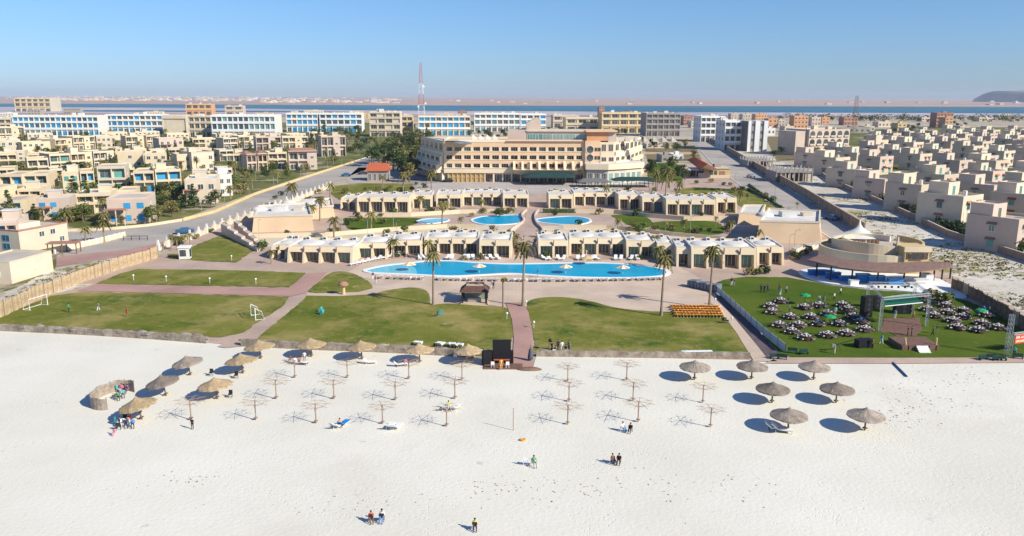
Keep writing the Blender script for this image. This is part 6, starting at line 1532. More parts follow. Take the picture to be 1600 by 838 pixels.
for i, (x, y, c_) in enumerate([(640, 424, 'o'), (749, 427, 'o'), (884, 428, 'o'), (973, 429, 'o'), (917, 414, 'y')]):
    P = G(x, y); r = thing('pool_parasol', 'orange and white parasol, %s from the left standing in the main pool' % nth(i) if i < 4 else 'pale yellow parasol at the chalet edge of the main pool', 'parasol', tuple(P), 0, 'parasols in the main pool' if i < 4 else None)
    mb = MB(); mb.tube([(0, 0, 0), (0, 0, 1.9)], .05, M_white, n=5); mb.build('pole', r); mb = MB(); n = 10
    for k in range(n):
        a, b = 2 * pi * k / n, 2 * pi * (k + 1) / n; q = 1.45
        mb.add([(q * cos(a), q * sin(a), 1.45), (q * cos(b), q * sin(b), 1.45), (0, 0, 2.05)], [(0, 1, 2)], M_cloth if (k % 2 and i < 4) else (M_orc if i < 4 else M_yellow))
    mb.build('canopy', r)
# orange loungers stored in rows on the east lawn
k_ = 0
for row in range(5):
    for c_ in range(15):
        x = 1050 + 5.1 * c_ - row * 0 + (row * 1.8); y = 481.5 + row * 3.6 + .06 * c_
        put(LO, x, y, pi + R(-25) + rnd.uniform(-.15, .15), 'orange cushioned lounger, %s from the left in the %s row of stored ones' % (nth(c_), ['back', 'second', 'third', 'fourth', 'front'][row]), 'orange loungers stored on the east lawn', sc=.82, z=.1)
put(CG, 1130, 506, 0, 'dark green chair on the east lawn right of the orange loungers', z=.1); put(CG, 1136, 506, 1, 'second dark chair nearer the sandy path', z=.1)
# stacked dark loungers by the fence
P = G(1098, 452); r = thing('lounger_stack', 'long stack of grey loungers beside the white fence', 'stack', (P.x, P.y, .07), R(-48)); mb = MB()
for k in range(9): mb.box(-3 + k * .75, -3 + k * .75 + .6, -.9, .9, .03 + .02 * k, 1.3 + .1 * (k % 3), nmat('slate_plastic', (.13, .15, .18), (.20, .22, .26), scale=2, rough=.6)) 
mb.build('stacked_frames', r)
# event and pool people
EP = [(1189, 457, 'navy', 'black', 'far left standing group on the event lawn, left one'), (1194, 458, 'black', 'black', 'far left standing group on the event lawn, middle one'), (1199, 457, 'navy', 'navy', 'far left standing group on the event lawn, right one'), (1217, 455, 'black', 'black', 'pair near the restaurant terrace, person in black'), (1219, 462, 'turquoise', 'white', 'person in pale turquoise before the terrace'), (1228, 459, 'grey', 'black', 'person in grey right of the turquoise one'),
      (1313, 462, 'white', 'black', 'person in white at the terrace edge'), (1279, 474, 'white', 'grey', 'person in white behind the middle tables'), (1287, 475, 'grey', 'grey', 'person in grey behind the middle tables'), (1303, 470, 'white', 'black', 'waiter in white shirt left of the diagonal tables'), (1305, 493, 'turquoise', 'white', 'person in pale clothes beside the diagonal tables'), (1233, 489, 'grey', 'black', 'person in grey between the left tables'), (1377, 538, 'turquoise', 'white', 'person in turquoise below the truss leg'), (1304, 553, 'grey', 'white', 'camera operator in grey at the crane'),
      (1398, 498, 'turquoise', 'white', 'person in turquoise on the carpet'), (1427, 499, 'orange', 'brown', 'person in orange right of the carpet'), (1418, 525, 'black', 'black', 'left person in black on the ramp'), (1424, 525, 'navy', 'black', 'right person in navy on the ramp'), (1457, 526, 'black', 'black', 'person in black right of the ramp'), (1463, 522, 'black', 'green', 'person in black and green right of the ramp'),
      (1528, 494, 'turquoise', 'navy', 'left of three people in blue at the right tables'), (1536, 491, 'blue', 'navy', 'middle of three people in blue at the right tables'), (1545, 492, 'turquoise', 'navy', 'right of three people in blue at the right tables'), (1584, 557, 'turquoise', 'black', 'person in turquoise under the orange banner'), (1143, 446, 'black', 'white', 'person in black by the white fence top'), (1147, 448, 'navy', 'grey', 'person in navy by the white fence top'), (1363, 545, 'brown', 'black', 'person in brown at the sound desk'),
      (583, 437, 'navy', 'white', 'person in navy at the left tip of the main pool'), (587, 443, 'grey', 'white', 'person in grey walking at the left tip of the main pool'), (771, 452, 'navy', 'black', 'person in navy right of the gazebo'), (769, 450, 'white', 'white', 'person in white right of the gazebo'), (840, 433, 'navy', 'grey', 'person in navy at the beach edge of the pool'), (916, 400, 'white', 'white', 'person in white in front of the right chalets'), (1232, 405, 'black', 'grey', 'person in black beside the right tan hall'), (1196, 306, 'blue', 'navy', 'person in blue on the right road')]
for i, (x, y, a, b, lb) in enumerate(EP): person(x, y, 'walk' if i % 3 == 0 else 'stand', a, b, lb, z=.1, sc=.95)
# dark benches at the foot of the event lawn
def mk_bench():
    r = thing('bench', '', 'bench'); mb = MB(); mb.box(-.9, .9, -.25, .25, .4, .48, M_dkgreen); mb.build('seat', r); mb = MB(); mb.box(-.9, .9, .25, .32, .48, 1.0, M_dkgreen); mb.build('backrest', r)
    l = MB(); l.box(-.04, .04, -.22, .28, 0, .4, M_dark); a = l.build('leg', r); a.location.x = -.8; child('leg', a.data, r, (.8, 0, 0)); return r
BE = Kind(mk_bench)
for i, (x, y) in enumerate([(1238, 553), (1210, 562), (1222, 563), (1256, 555), (1536, 564), (1549, 563), (1558, 565), (1565, 565), (1590, 562)]): put(BE, x, y, rnd.uniform(-.3, .3), sc=.72, label='dark green bench, %s from the left at the seaward edge of the event lawn' % nth([2, 0, 1, 3, 4, 5, 6, 7, 8][i]), group='dark benches at the event lawn edge', z=.14)
# parked cars on the right and left roads
def mk_car(paint):
    def f():
        r = thing('parked_car', '', 'car'); mb = MB()
        prof = [(-2.1, .35), (-2.15, .75), (-1.9, .95), (-1.3, 1.0), (-.7, 1.45), (.8, 1.45), (1.4, 1.02), (2.05, .92), (2.15, .6), (2.1, .35)]
        n = len(prof); vs = [(x, -.85 if z < 1.2 else -.68, z) for x, z in prof] + [(x, .85 if z < 1.2 else .68, z) for x, z in prof]
        mb.add(vs, [(i, (i + 1) % n, n + (i + 1) % n, n + i) for i in range(n)] + [tuple(range(n))[::-1], tuple(n + i for i in range(n))], paint); mb.build('body', r)
        mb = MB()
        for s_ in (-1, 1): mb.add([(-1.05, s_ * .80, 1.03), (1.15, s_ * .80, 1.05), (.75, s_ * .71, 1.38), (-.65, s_ * .71, 1.38)], [(0, 1, 2, 3)], M_glass)
        mb.add([(-1.28, -.65, 1.04), (-1.28, .65, 1.04), (-.74, .6, 1.41), (-.74, -.6, 1.41)], [(0, 1, 2, 3)], M_glass); mb.add([(1.37, -.65, 1.06), (1.37, .65, 1.06), (.84, .6, 1.41), (.84, -.6, 1.41)], [(0, 1, 2, 3)], M_glass); o = mb.build('windows', r); o.scale = (1.01, 1.01, 1.01)
        wm = MB(); wm.lathe([(.01, -.1), (.32, -.1), (.32, .1), (.01, .1)], M_black, n=12); o = None
        for x in (-1.35, 1.35):
            for y in (-.8, .8): o = wm.build('wheel', r) if o is None else child('wheel', o.data, r); o.location = (x, y, .32); o.rotation_euler = (pi / 2, 0, 0)
        return r
    return f
CARB = Kind(mk_car(nmat('blue_car_paint', (.03, .10, .22), rough=.3, spec=.6))); CARW = Kind(mk_car(nmat('silver_car_paint', (.5, .52, .54), rough=.3, spec=.6))); CARD = Kind(mk_car(nmat('dark_car_paint', (.03, .035, .045), rough=.3, spec=.6)))
for K, x, y, rz, lb in [(CARB, 1300, 344, 1.9, 'dark blue car parked at the lower end of the right road'), (CARW, 1173, 278, 1.8, 'silver car driving along the brown boundary wall'), (CARD, 1038, 217, 1.2, 'dark car on the car park beside the grey block'), (CARW, 1001, 215, 1.4, 'silver car on the far car park'), (CARB, 289, 365.5, .4, 'blue car partly behind the scalloped wall'), (CARB, 541, 276, .2, 'turquoise blue car near the red roofed house'), (CARD, 567, 273, .3, 'dark car near the red roofed house'), (CARD, 700, 285, 0, 'dark car at the hotel entrance')]:
    P = G(x, y); K.put((P.x, P.y, .07), rz, 1.1 if y > 270 else 1.35, lb, 'cars around the resort')
# ------------------------------------------------------------------ trees and plants
def leafcloud(mb, blobs, n, size, mat, seed, flat=.6):
    r_ = random.Random(seed)
    for _ in range(n):
        c, R_ = r_.choice(blobs)
        u = Vector((r_.gauss(0, 1), r_.gauss(0, 1), r_.gauss(0, 1))).normalized() * R_ * r_.uniform(.55, 1.08) ** .5
        p = Vector(c) + Vector((u.x, u.y, u.z * flat)); s = size * r_.uniform(.5, 1.3)
        a = Vector((r_.uniform(-1, 1), r_.uniform(-1, 1), r_.uniform(-.5, .5))).normalized(); b = a.cross(Vector((r_.uniform(-1, 1), r_.uniform(-1, 1), r_.uniform(-1, 1)))).normalized()
        mb.add([p - a * s, p + b * s * .6, p + a * s, p - b * s * .6], [(0, 1, 2, 3)], mat)
def mk_bushy(seed, mat, H_, Rr, n=620, conical=False):
    def f():
        r_ = random.Random(seed); r = thing('tree', '', 'tree')
        mb = MB(); mb.tube([(0, 0, 0), (.1, 0, H_ * .35), (0, .1, H_ * .8)], [.22, .16, .06], M_bark, n=6)
        for k in range(5):
            a = 2 * pi * k / 5 + r_.random(); z = H_ * (.3 + .08 * k); mb.tube([(0, 0, z), (Rr * .6 * cos(a), Rr * .6 * sin(a), z + H_ * .18)], [.09, .03], M_bark, n=4)
        mb.build('trunk', r)
        blobs = []
        if conical:
            for k in range(9):
                z = H_ * (.18 + .09 * k); q = Rr * (1 - k / 10)
                for j in range(3): a = r_.uniform(0, 6.28); blobs.append(((q * .55 * cos(a), q * .55 * sin(a), z), q * .5))
        else:
            for k in range(11): a = r_.uniform(0, 6.28); q = Rr * r_.uniform(.15, .75); blobs.append(((q * cos(a), q * sin(a), H_ * r_.uniform(.42, .88)), Rr * r_.uniform(.28, .48)))
        mb = MB(); leafcloud(mb, blobs, n, .30, mat, seed + 1, .75); mb.build('crown', r)
        return r
    return f
def mk_palm(seed, Ht, nf=26, L=2.3, wind=.0, name='palm_tree', thick=.2):
    def f():
        r_ = random.Random(seed); r = thing(name, '', 'palm tree')
        mb = MB(); pts = [(.25 * sin(t * 1.4) * t, 0, Ht * t) for t in [k / 6 for k in range(7)]]; mb.tube(pts, [thick * 1.5, thick * 1.05, thick, thick * .95, thick * .9, thick, thick * 1.2], M_trunk, n=8); mb.build('trunk', r)
        top = Vector(pts[-1]); mb = MB()
        for k in range(nf):
            a = 2.399 * k; el = .95 - 1.7 * (k / nf) + r_.uniform(-.12, .12); Lf = L * r_.uniform(.8, 1.1); d = Vector((cos(a) - wind * .7, sin(a) + wind * .25, 0)); d = d.normalized() if d.length > .1 else Vector((-1, 0, 0))
            sd_ = Vector((-d.y, d.x, 0)); prev = None
            for j in range(7):
                t = j / 6; h = sin(el) * t - (.55 + .25 * wind) * t * t; x = cos(el) * t * .8 + .2 * t
                p = top + d * (x * Lf) + Vector((0, 0, h * Lf + .1)); w_ = Lf * .17 * (1 - abs(t - .45) * 1.3) + .02
                if prev is not None:
                    q, wq = prev; dz = Vector((0, 0, -.10 * Lf))
                    for s_ in (-1, 1):
                        mb.add([q, q + sd_ * s_ * wq * 1.1 + dz, p + sd_ * s_ * w_ * .35 + dz * .7, p], [(0, 1, 2, 3)], M_palm)
                prev = (p, w_)
        mb.build('crown', r)
        if not wind and nf > 20:
            mb = MB(); mb.lathe([(.05, -1.3), (.38, -.9), (.5, -.2), (.3, .1)], M_leafo, n=9); o = mb.build('dead_fronds', r); o.location = top
        return r
    return f
PT = [Kind(mk_palm(1, 10.2, 30, 1.9, wind=.9)), Kind(mk_palm(2, 10.2, 30, 1.9, wind=.7))]
PD = [Kind(mk_palm(3, 4.6, 26, 2.0)), Kind(mk_palm(4, 3.6, 22, 1.7, wind=.5)), Kind(mk_palm(5, 5.6, 22, 1.8, wind=.3))]
TR = [Kind(mk_bushy(10, M_leaf, 5.6, 2.4)), Kind(mk_bushy(11, M_leafd, 6.5, 2.8)), Kind(mk_bushy(12, M_leafo, 4.6, 2.0, 420)), Kind(mk_bushy(13, M_leafd, 10.5, 2.7, 900, True)), Kind(mk_bushy(14, M_leafd, 7.5, 1.6, 520, True))]
def mk_shrub(seed, mat):
    def f():
        r = thing('shrub', '', 'shrub'); r_ = random.Random(seed)
        mb = MB(); [mb.tube([(0, 0, 0), (.4 * cos(t), .4 * sin(t), .7)], .03, M_bark, n=3) for t in (0, 1.5, 3, 4.5)]; mb.build('stem', r)
        mb = MB(); blobs = [((r_.uniform(-.5, .5), r_.uniform(-.5, .5), r_.uniform(.4, .9)), r_.uniform(.35, .6)) for _ in range(6)]; leafcloud(mb, blobs, 210, .17, mat, seed, .8); mb.build('foliage', r)
        return r
    return f
SH = [Kind(mk_shrub(20, M_leaf)), Kind(mk_shrub(21, M_leafd)), Kind(mk_shrub(22, M_leafo))]
for i, (x, y, yt, k, lb) in enumerate([(677, 477, 393, 0, 'tall palm with golden top at the left of the pool patio'), (817, 479, 378, 1, 'tall slim palm at the top of the red path'), (1033, 494, 398, 0, 'tall windblown palm left of the orange loungers'), (1108, 482, 384, 1, 'tall windblown palm right of the orange loungers')]):
    P = G(x, y); h = hp(x, y, y - yt); PT[k].put((P.x, P.y, .1), R((0, 20, -15, 5)[i]), h / 10.8, lb, 'tall palms beside the main pool')
P = G(786, 481); r = thing('palm_tree', 'short bare trunk palm left of the red path', 'palm tree', tuple(P)); h = hp(786, 481, 44); mb = MB(); mb.tube([(0, 0, 0), (0, 0, h)], .16, M_trunk); mb.build('trunk', r)
mb = MB(); leafcloud(mb, [((.2, 0, h), .5)], 60, .3, M_leafo, 4); mb.build('crown', r)
RP = [(456, 322, 283), (516, 311, 284), (630, 303, 268), (674, 302, 262), (522, 374, 336), (500, 346, 308), (486, 347, 318), (580, 361, 328), (691, 352, 313), (614, 403, 371), (668, 405, 373), (800, 394, 370), (1027, 419, 382), (1021, 398, 366), (946, 320, 288), (1039, 322, 258), (1024, 300, 262), (1060, 316, 282), (424, 413, 390), (740, 386, 368), (652, 386, 366), (656, 330, 305), (752, 330, 311),
      (268, 392, 366), (277, 391, 368), (288, 386, 366), (297, 384, 364), (163, 379, 340), (134, 379, 352), (502, 332, 306), (1140, 366, 343), (1185, 378, 356), (1118, 356, 338), (1068, 362, 342), (1156, 316, 296), (1167, 318, 302), (1100, 318, 300), (640, 317, 296), (598, 296, 274), (720, 356, 338), (965, 362, 340), (1039, 366, 345), (905, 404, 386), (1172, 344, 330), (1245, 330, 316)]
bb = bands([(a[0], a[1]) for a in RP], [325, 350, 385])
for i, (x, y, yt) in enumerate(RP):
    P = G(x, y); h = hp(x, y, y - yt); k = i % 3; base = (5.6, 4.4, 6.4)[k]; b_, n_ = bb[i]
    s_ = h / base; PD[k].put((P.x, P.y, .1), rnd.uniform(-.4, .4), (min(s_, 1.15), min(s_, 1.15), s_), 'resort palm, %s from the left %s' % (nth(n_), ['behind the upper chalets', 'around the small pools', 'between the two chalet rows', 'by the main pool chalets'][b_]), 'palms in the resort gardens')
# around the left quarter
def free(P, m=2.0):
    for (c_, a, W, D) in VPOS:
        d = P - c_; x = d.x * cos(a) + d.y * sin(a); y = -d.x * sin(a) + d.y * cos(a)
        if -W / 2 - m < x < W / 2 + m and -m < y < D + m: return False
    return True
ZL = [(-20, 205), (-20, 372), (100, 370), (190, 352), (285, 340), (330, 326), (400, 297), (480, 270), (556, 247), (600, 235), (640, 214), (600, 200), (440, 210), (200, 212)]
TL = []; tries = 0
rt2 = random.Random(77)
while len(TL) < 270 and tries < 9000:
    tries += 1; x = rt2.uniform(-20, 640); y = 205 + 160 * rt2.random() ** 1.25
    if not inpoly(x, y, ZL): continue
    P = G(x, y)
    if not free(P, 1.2): continue
    if any((P - q[2]).length < 5.0 for q in TL): continue
    dens = 1.0
    if rt2.random() > dens: continue
    TL.append((x, y, P))
specials = [(118, 330, 3, 1.15), (136, 333, 3, 1.05), (146, 318, 1, 1.0), (178, 264, 1, .9), (173, 262, 4, 1.0), (16, 345, 3, .9), (70, 338, 4, 1.0), (104, 352, 0, .9), (238, 350, 0, 1.0), (248, 346, 2, 1.0), (60, 350, 2, 1), (30, 352, 0, .8), (190, 356, 2, .8), (115, 346, 2, 1), (130, 348, 0, 1),
            (495, 236, 3, 1.0), (500, 228, 3, 1.2), (487, 232, 1, 1.0), (508, 220, 3, 1.4), (560, 226, 3, 1.3), (548, 222, 3, 1.1), (570, 232, 1, 1.2)]
for x, y, k, s_ in specials: TL.append((x, y, G(x, y), k, s_))
bb = bands([(t[0], t[1]) for t in TL], [212, 220, 230, 242, 256, 275, 300, 330])
BNM = ['in the farthest strip under the apartment blocks', 'in the second farthest tree strip', 'in the third farthest tree strip', 'in the fourth farthest tree strip', 'in the middle tree strip', 'in the strip behind the road bend villas', 'among the road bend villas', 'in the tree strip above the villa road', 'nearest the villa road']
KN = {0: 'green bushy tree', 1: 'dark bushy tree', 2: 'dusty olive tree', 3: 'tall dark conifer', 4: 'slim dark conifer', 5: 'garden palm', 6: 'low garden palm', 7: 'slender garden palm'}
for i, t in enumerate(TL):
    x, y, P = t[:3]; b_, n_ = bb[i]
    k = t[3] if len(t) > 3 else rt2.choice([0, 0, 2, 1, 4, 5, 6, 7, 5, 2]); s_ = (t[4] if len(t) > 3 else rt2.uniform(.7, 1.2)) * (1.15 if y < 250 else 1.0)
    K = TR[k] if k < 5 else PD[k - 5]
    K.put((P.x, P.y, 0), rt2.uniform(0, 6), s_, '%s, %s from the left %s' % (KN[k], nth(n_), BNM[b_]), 'trees of the left villa quarter')
VS = []; tries = 0
while len(VS) < 78 and tries < 6000:
    tries += 1; x = rt2.uniform(-10, 600); y = 215 + 145 * rt2.random()
    if inpoly(x, y, ZL) and free(G(x, y), .8) and all(hypot(x - a, (y - b) * 2) > 7 for a, b in VS): VS.append((x, y))
q = bands(VS, [235, 260, 290, 320])
for i, (x, y) in enumerate(VS): P = G(x, y); SH[i % 3].put((P.x, P.y, 0), rt2.uniform(0, 6), rt2.uniform(2.0, 3.4), 'villa garden bush, %s from the left %s' % (nth(q[i][1]), ['in the far villa gardens', 'in the middle far gardens', 'in the middle gardens', 'in the near gardens', 'by the villa road'][q[i][0]]), 'bushes of the left villa quarter')
# dense trees left of the hotel
TH_ = []
ZH = [(566, 268), (584, 252), (606, 240), (622, 224), (640, 212), (668, 214), (672, 232), (656, 250), (650, 280), (636, 288), (612, 268)]
tries = 0
while len(TH_) < 64 and tries < 4000:
    tries += 1; x = rt2.uniform(562, 675); y = rt2.uniform(212, 290)
    if inpoly(x, y, ZH) and all(hypot((x - a), (y - b) * 2.2) > 7 for a, b in TH_): TH_.append((x, y))
bb = bands(TH_, [228, 246, 262])
for i, (x, y) in enumerate(TH_):
    P = G(x, y); k = rt2.choice([0, 2, 1, 3, 2, 0]); TR[k].put((P.x, P.y, 0), rt2.uniform(0, 6), rt2.uniform(1.5, 2.1) if k != 3 else 1.1, '%s, %s from the left %s' % (KN[k], nth(bb[i][1]), ['far up the road left of the hotel', 'left of the hotel upper wing', 'beside the hotel left wing', 'by the hotel car park'][bb[i][0]]), 'dense trees left of the hotel')
# other trees: behind the blocks, right of the hotel, far right
OT = [(160, 196), (340, 186), (375, 188), (462, 184), (490, 182), (516, 180), (612, 180), (720, 190), (760, 214), (790, 216), (735, 216), (748, 212), (900, 214), (952, 216), (965, 214), (978, 212), (1076, 196), (1090, 203), (1132, 186), (1050, 286), (1030, 288), (1014, 280), (1020, 270), (1036, 276), (1050, 268), (1062, 276), (1070, 282), (1262, 246), (1272, 250), (1250, 250), (1310, 236), (1404, 204), (1410, 200), (1418, 203), (1426, 206), (1434, 200), (1398, 208), (1420, 212), (1410, 216), (1496, 200), (1490, 196), (1380, 193), (1360, 192), (1346, 190), (1372, 189), (1450, 193), (1520, 191), (1545, 188), (1570, 187), (1220, 190), (1236, 189), (1255, 193), (1300, 190), (1274, 208), (1222, 212), (1195, 200), (1436, 192), (1590, 192), (1388, 190), (1470, 190), (1508, 198), (840, 214), (858, 206), (170, 190), (262, 190), (560, 186), (648, 200), (740, 200), (742, 222), (754, 220), (766, 219), (778, 221), (786, 214), (862, 212), (876, 210), (890, 212), (906, 210), (1070, 232), (1040, 238), (1022, 236), (1056, 240), (1084, 250), (1005, 228), (1130, 232), (1208, 248), (1222, 244), (1236, 240)]
bb = bands(OT, [190, 200, 220])
for i, (x, y) in enumerate(OT):
    P = G(x, y); k = rt2.choice([0, 1, 1, 2]); TR[k].put((P.x, P.y, 0), rt2.uniform(0, 6), rt2.uniform(.9, 1.5), '%s, %s from the left %s' % (KN[k], nth(bb[i][1]), ['on the lake side skyline', 'behind the apartment blocks', 'just behind hotel and blocks', 'on the lawns right of the hotel'][bb[i][0]]), 'background trees')
# bushes under the right villa fence
SB = []
for p, a in along(gp([(1284, 266), (1310, 283), (1345, 301), (1390, 321), (1440, 344), (1478, 362), (1530, 380), (1590, 400)]), 3.1):
    SB.append(Vector((p.x + rt2.uniform(.8, 3.2), p.y + rt2.uniform(0, 2.0), 0)))
bushes = [(p, 'villa fence bush, %s from the far end of the hedge line' % nth(i), 'bushes behind the right villa fence') for i, p in enumerate(SB)]
GB = [(1482 + 6 * i, 362 + i) for i in range(5)] + [(rt2.uniform(1400, 1640), rt2.uniform(225, 340)) for _ in range(60)]
GB = [g for g in GB if all((G(*g) - h).length > 9.5 for h in HOUSES_R)]
q = bands(GB, [])
bushes += [(G(*g), 'garden bush, %s from the left between the right villas' % nth(q[i][1]), 'bushes between the right villas') for i, g in enumerate(GB)]
for (p, lb, g) in bushes: SH[rt2.choice([0, 1, 1])].put((p.x, p.y, 0), rt2.uniform(0, 6), rt2.uniform(1.5, 2.9), lb, g)
# shrubs in the resort
RS = [(285, 381), (276, 383), (306, 374), (330, 364), (352, 355), (458, 328), (470, 322), (480, 318), (560, 346), (600, 350), (668, 336), (690, 332), (570, 392), (622, 402), (699, 326), (780, 334), (905, 352), (990, 352), (1005, 356), (1060, 330), (1176, 428), (1186, 430), (1196, 428), (1168, 430), (1170, 298), (1182, 304), (1196, 310), (1208, 316), (1220, 326), (1232, 334), (1244, 342), (1258, 398), (1250, 402), (1242, 406), (800, 374), (808, 380), (838, 380), (846, 372), (802, 388), (410, 392), (440, 306), (450, 300), (430, 312), (544, 352), (1110, 286), (1088, 288), (1130, 290), (1142, 291), (1476, 476), (1466, 474), (1456, 473), (650, 290), (664, 294), (590, 298), (610, 296)]
for _ in range(85):
    x = rt2.choice([rt2.uniform(440, 800), rt2.uniform(850, 1170)]); y = rt2.choice([334.5, 338, 358, 363, 368, 299, 303, 406]) + rt2.uniform(-1.5, 1.5)
    if all(hypot(x - a, (y - b) * 2) > 9 for a, b in RS): RS.append((x, y))
q = bands(RS, [310, 350, 400])
for i, (x, y) in enumerate(RS): P = G(x, y); SH[i % 3].put((P.x, P.y, 0), rt2.uniform(0, 6), rt2.uniform(.9, 2.0), 'garden shrub, %s from the left %s' % (nth(q[i][1]), ['in the upper hotel gardens', 'around the upper chalets', 'around the small pools and main chalets', 'near the event lawn'][q[i][0]]), 'shrubs in the resort gardens')
def hedge(px, w_, h, label, mat=M_leafd):
    wv = gp(px); r = thing('hedge', label, 'hedge'); mb = MB(); P = [tuple(p[0]) for p in along(wv, 1)]
    wall_along(mb, P, w_ * .7, 0, h * .85, mat)
    for p in P: leafcloud(mb, [((p[0], p[1], h * .5), max(w_, h) * .6)], 26, .22, mat, int(p[0] * 7 + p[1]), .9)
    mb.build('foliage', r)
hedge([(784, 333), (806, 332)], 1.6, 1.4, 'short dark hedge behind the left small pool'); hedge([(848, 333), (902, 333)], 1.6, 1.4, 'long dark hedge behind the right small pool')
hedge([(1085, 297), (1126, 298)], 1.0, 1.0, 'low hedge left of the lodge steps'); hedge([(1130, 299), (1170, 298), (1200, 313)], 1.0, 1.0, 'low hedge beside the right road lawn'); hedge([(1170, 290), (1225, 330)], .9, .8, 'dark hedge along the right road edge')
hedge([(1376, 443), (1392, 445)], .6, .5, 'small planted strip on the white terrace', M_leaf)
# grassy tufts on the sandy lot, too many to count
M_tuft = nmat('dry_tuft', (.30, .27, .09), (.22, .22, .07), scale=.5, rough=.95); mb = MB(); r_ = random.Random(9); Zs = [(1160, 258), (1278, 272), (1385, 327), (1480, 374), (1640, 424), (1700, 500), (1640, 505), (1500, 436), (1350, 366), (1256, 310)]
cnt = 0
while cnt < 1000:
    x, y = r_.uniform(1150, 1680), r_.uniform(262, 500)
    if not inpoly(x, y, Zs): continue
    P = G(x, y)
    if noise.noise(Vector((P.x * .03, P.y * .03, 0))) < r_.uniform(-.6, .2): continue
    cnt += 1; s_ = r_.uniform(.3, 1.0); leafcloud(mb, [((P.x, P.y, .1), s_)], 9, .35 * s_, r_.choice([M_tuft, M_tuft, M_leafo]), cnt, .25)
tag(mb.build('scrub_tufts'), 'dry green and brown tufts scattered over the sandy lot', None, None, 'stuff')
mb = MB(); cnt = 0
while cnt < 260:
    x, y = r_.uniform(0, 250), r_.uniform(385, 480)
    if not inpoly(x, y, [(0, 470), (86, 424), (246, 389), (250, 396), (150, 419), (0, 488)]): continue
    P = G(x, y); cnt += 1; leafcloud(mb, [((P.x, P.y, .08), .5)], 6, .2, r_.choice([M_leafo, M_post, M_leaf]), cnt, .3)
tag(mb.build('scrub_tufts'), 'dry tufts along the sandy strip beside the reed fence', None, None, 'stuff')
mb = MB(); r_ = random.Random(4)
for (cx_, cy_, sx_, sy_, n_) in [(290, 752, 60, 14, 40), (775, 762, 60, 12, 46), (900, 770, 120, 25, 50), (1440, 620, 90, 40, 110), (1400, 650, 40, 25, 50), (1540, 590, 70, 20, 40), (600, 790, 200, 20, 40), (1100, 760, 150, 40, 40)]:
    for _ in range(n_):
        P = G(r_.gauss(cx_, sx_ * .5), r_.gauss(cy_, sy_ * .5)); leafcloud(mb, [((P.x, P.y, .06), .12)], 2, r_.uniform(.04, .11), M_post, int(P.x * 9 + P.y), .1)
tag(mb.build('seaweed_scraps'), 'small brown scraps of dry seaweed scattered over the sand', None, None, 'stuff')
mb = MB(); r_ = random.Random(6)
for _ in range(150):
    x = r_.uniform(1215, 1660); P = G(x, r_.uniform(184.5, 189.5) + (x - 1400) * .006); s_ = r_.uniform(4, 8); leafcloud(mb, [((P.x, P.y, s_ * .6), s_)], 26, 1.5, r_.choice([M_leafd, M_leafd, M_leaf]), _ + 50, .7)
tag(mb.build('tree_belt'), 'dark belt of trees far away along the lake shore', None, None, 'stuff')
sheet('field', [(1008, 232), (1088, 232), (1096, 252), (1012, 252)], .05, nmat('brown_field', (.24, .17, .09), (.16, .14, .06), scale=.05, detail=7, rough=.95), rag=1)
sheet('field', [(1196, 214), (1246, 214), (1262, 250), (1214, 252)], .05, nmat('brown_field', (.24, .17, .09), (.16, .14, .06)), rag=1)
for px, lb in [([(1000, 231), (1086, 231)], 'low wall behind the brown field, farther one'), ([(1002, 241), (1090, 241.5)], 'low wall across the brown field, nearer one')]: pier_wall(px, 1.4, lb, M_tan, 9, False, name='field_wall')
# street lamps
def mk_street():
    r = thing('street_lamp', '', 'street lamp'); mb = MB(); mb.tube([(0, 0, 0), (0, 0, 6.0)], [.08, .05], M_silver, n=5); mb.build('post', r); mb = MB(); mb.tube([(0, 0, 6), (.9, 0, 6.25)], .04, M_silver, n=4); mb.box(.7, 1.25, -.1, .1, 6.2, 6.3, M_grey); mb.build('lamp_head', r); return r
SL_ = Kind(mk_street)
LP = [(316, 341), (352, 326), (390, 309), (428, 295), (470, 281), (512, 266), (440, 268), (462, 262), (400, 283), (534, 262), (570, 238), (605, 226), (245, 350), (200, 356), (1148, 292), (1210, 318), (1122, 262), (1240, 398), (700, 327), (575, 372), (615, 358), (1078, 370), (620, 376), (405, 374), (1232, 402), (1380, 330), (1508, 358), (1450, 336)]
q = bands(LP, [])
for i, (x, y) in enumerate(LP): P = G(x, y); SL_.put((P.x, P.y, 0), -.5, rt2.uniform(.8, 1.0), 'thin street lamp post, %s from the left of the roadside and garden lamps' % nth(q[i][1]), 'street lamps')
SKYTINT = (.59, .76, .96); SKYLOW = (.50, .655, .98); SKYS = .096; HAZE = 6e-5; EXPO = .52
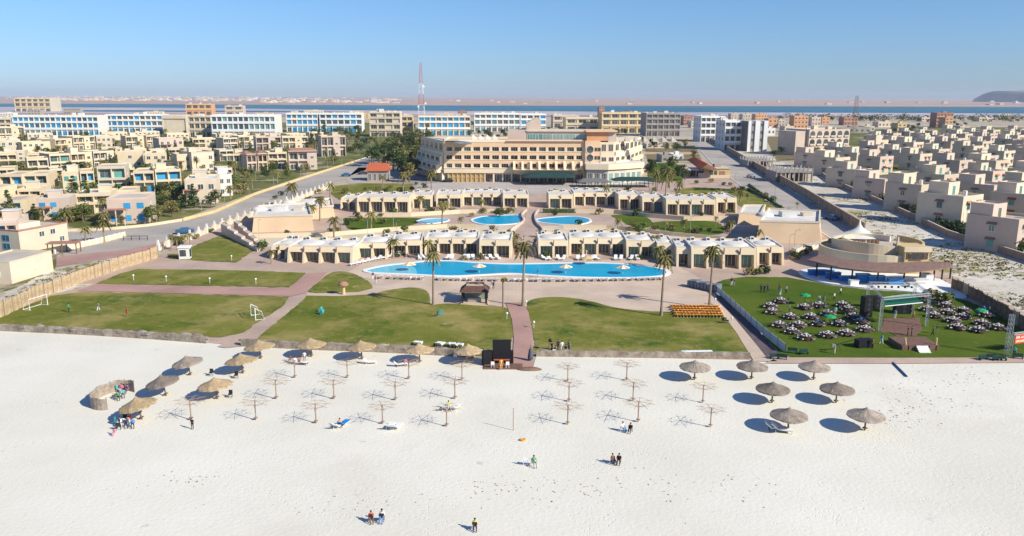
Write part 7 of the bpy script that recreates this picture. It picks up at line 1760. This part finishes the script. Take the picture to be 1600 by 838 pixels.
# ------------------------------------------------------------------ camera, light, air
cam = bpy.data.cameras.new('camera'); co = link('camera', cam); cam.sensor_width = 36; cam.lens = F / 1600 * 36
cam.clip_end = 40000; cam.clip_start = .5
M = Matrix((rt, up, -fwd)).transposed().to_4x4(); M.translation = EYE
co.matrix_world = M; SC.camera = co
AZ, EL = R(31), R(33)
sd = Vector((cos(EL) * cos(AZ), -cos(EL) * sin(AZ), sin(EL)))
sl = bpy.data.lights.new('sun', 'SUN'); sl.energy = 4.3; sl.angle = R(.5); sl.color = (1, .945, .80)
so = link('sun', sl); so.rotation_euler = sd.to_track_quat('Z', 'Y').to_euler()
wd = bpy.data.worlds.new('World'); SC.world = wd; wd.use_nodes = True
N = wd.node_tree.nodes; L = wd.node_tree.links; bg = N['Background']
sky = N.new('ShaderNodeTexSky'); sky.sky_type = 'NISHITA'; sky.sun_disc = False; sky.sun_elevation = EL
sky.sun_rotation = atan2(sd.x, sd.y); sky.altitude = 0; sky.air_density = 1.0; sky.dust_density = .2; sky.ozone_density = 5.0
mul = N.new('ShaderNodeMix'); mul.data_type = 'RGBA'; mul.blend_type = 'MULTIPLY'; mul.inputs['Factor'].default_value = 1
L.new(sky.outputs[0], mul.inputs['A'])
tcw = N.new('ShaderNodeTexCoord'); sx_ = N.new('ShaderNodeSeparateXYZ'); L.new(tcw.outputs['Generated'], sx_.inputs[0]); rpw = N.new('ShaderNodeValToRGB'); L.new(sx_.outputs['Z'], rpw.inputs['Fac'])
rpw.color_ramp.elements[0].position = .0; rpw.color_ramp.elements[0].color = (*SKYLOW, 1); rpw.color_ramp.elements[1].position = .13; rpw.color_ramp.elements[1].color = (*SKYTINT, 1); L.new(rpw.outputs['Color'], mul.inputs['B'])
L.new(mul.outputs['Result'], bg.inputs['Color']); bg.inputs['Strength'].default_value = SKYS
if HAZE > 0:
    mb = MB(); mb.box(-13000, 13000, -300, 15500, -1, 125, M_ground)
    hz = mb.build('haze'); tag(hz, kind='stuff')
    hm_ = bpy.data.materials.new('haze'); hm_.use_nodes = True; nt = hm_.node_tree; nt.nodes.clear()
    out = nt.nodes.new('ShaderNodeOutputMaterial'); pv = nt.nodes.new('ShaderNodeVolumePrincipled')
    pv.inputs['Color'].default_value = (.80, .86, 1, 1); pv.inputs['Density'].default_value = HAZE; pv.inputs['Anisotropy'].default_value = .0
    nt.links.new(pv.outputs[0], out.inputs['Volume']); hz.data.materials.clear(); hz.data.materials.append(hm_)
vs_ = SC.view_settings; vs_.view_transform = 'Standard'; vs_.look = 'None'; vs_.gamma = 1; vs_.exposure = EXPO; vs_.use_curve_mapping = False
SC.cycles.use_denoising = True
SC.cycles.max_bounces = 6; SC.cycles.diffuse_bounces = 3; SC.cycles.glossy_bounces = 2; SC.cycles.volume_bounces = 0
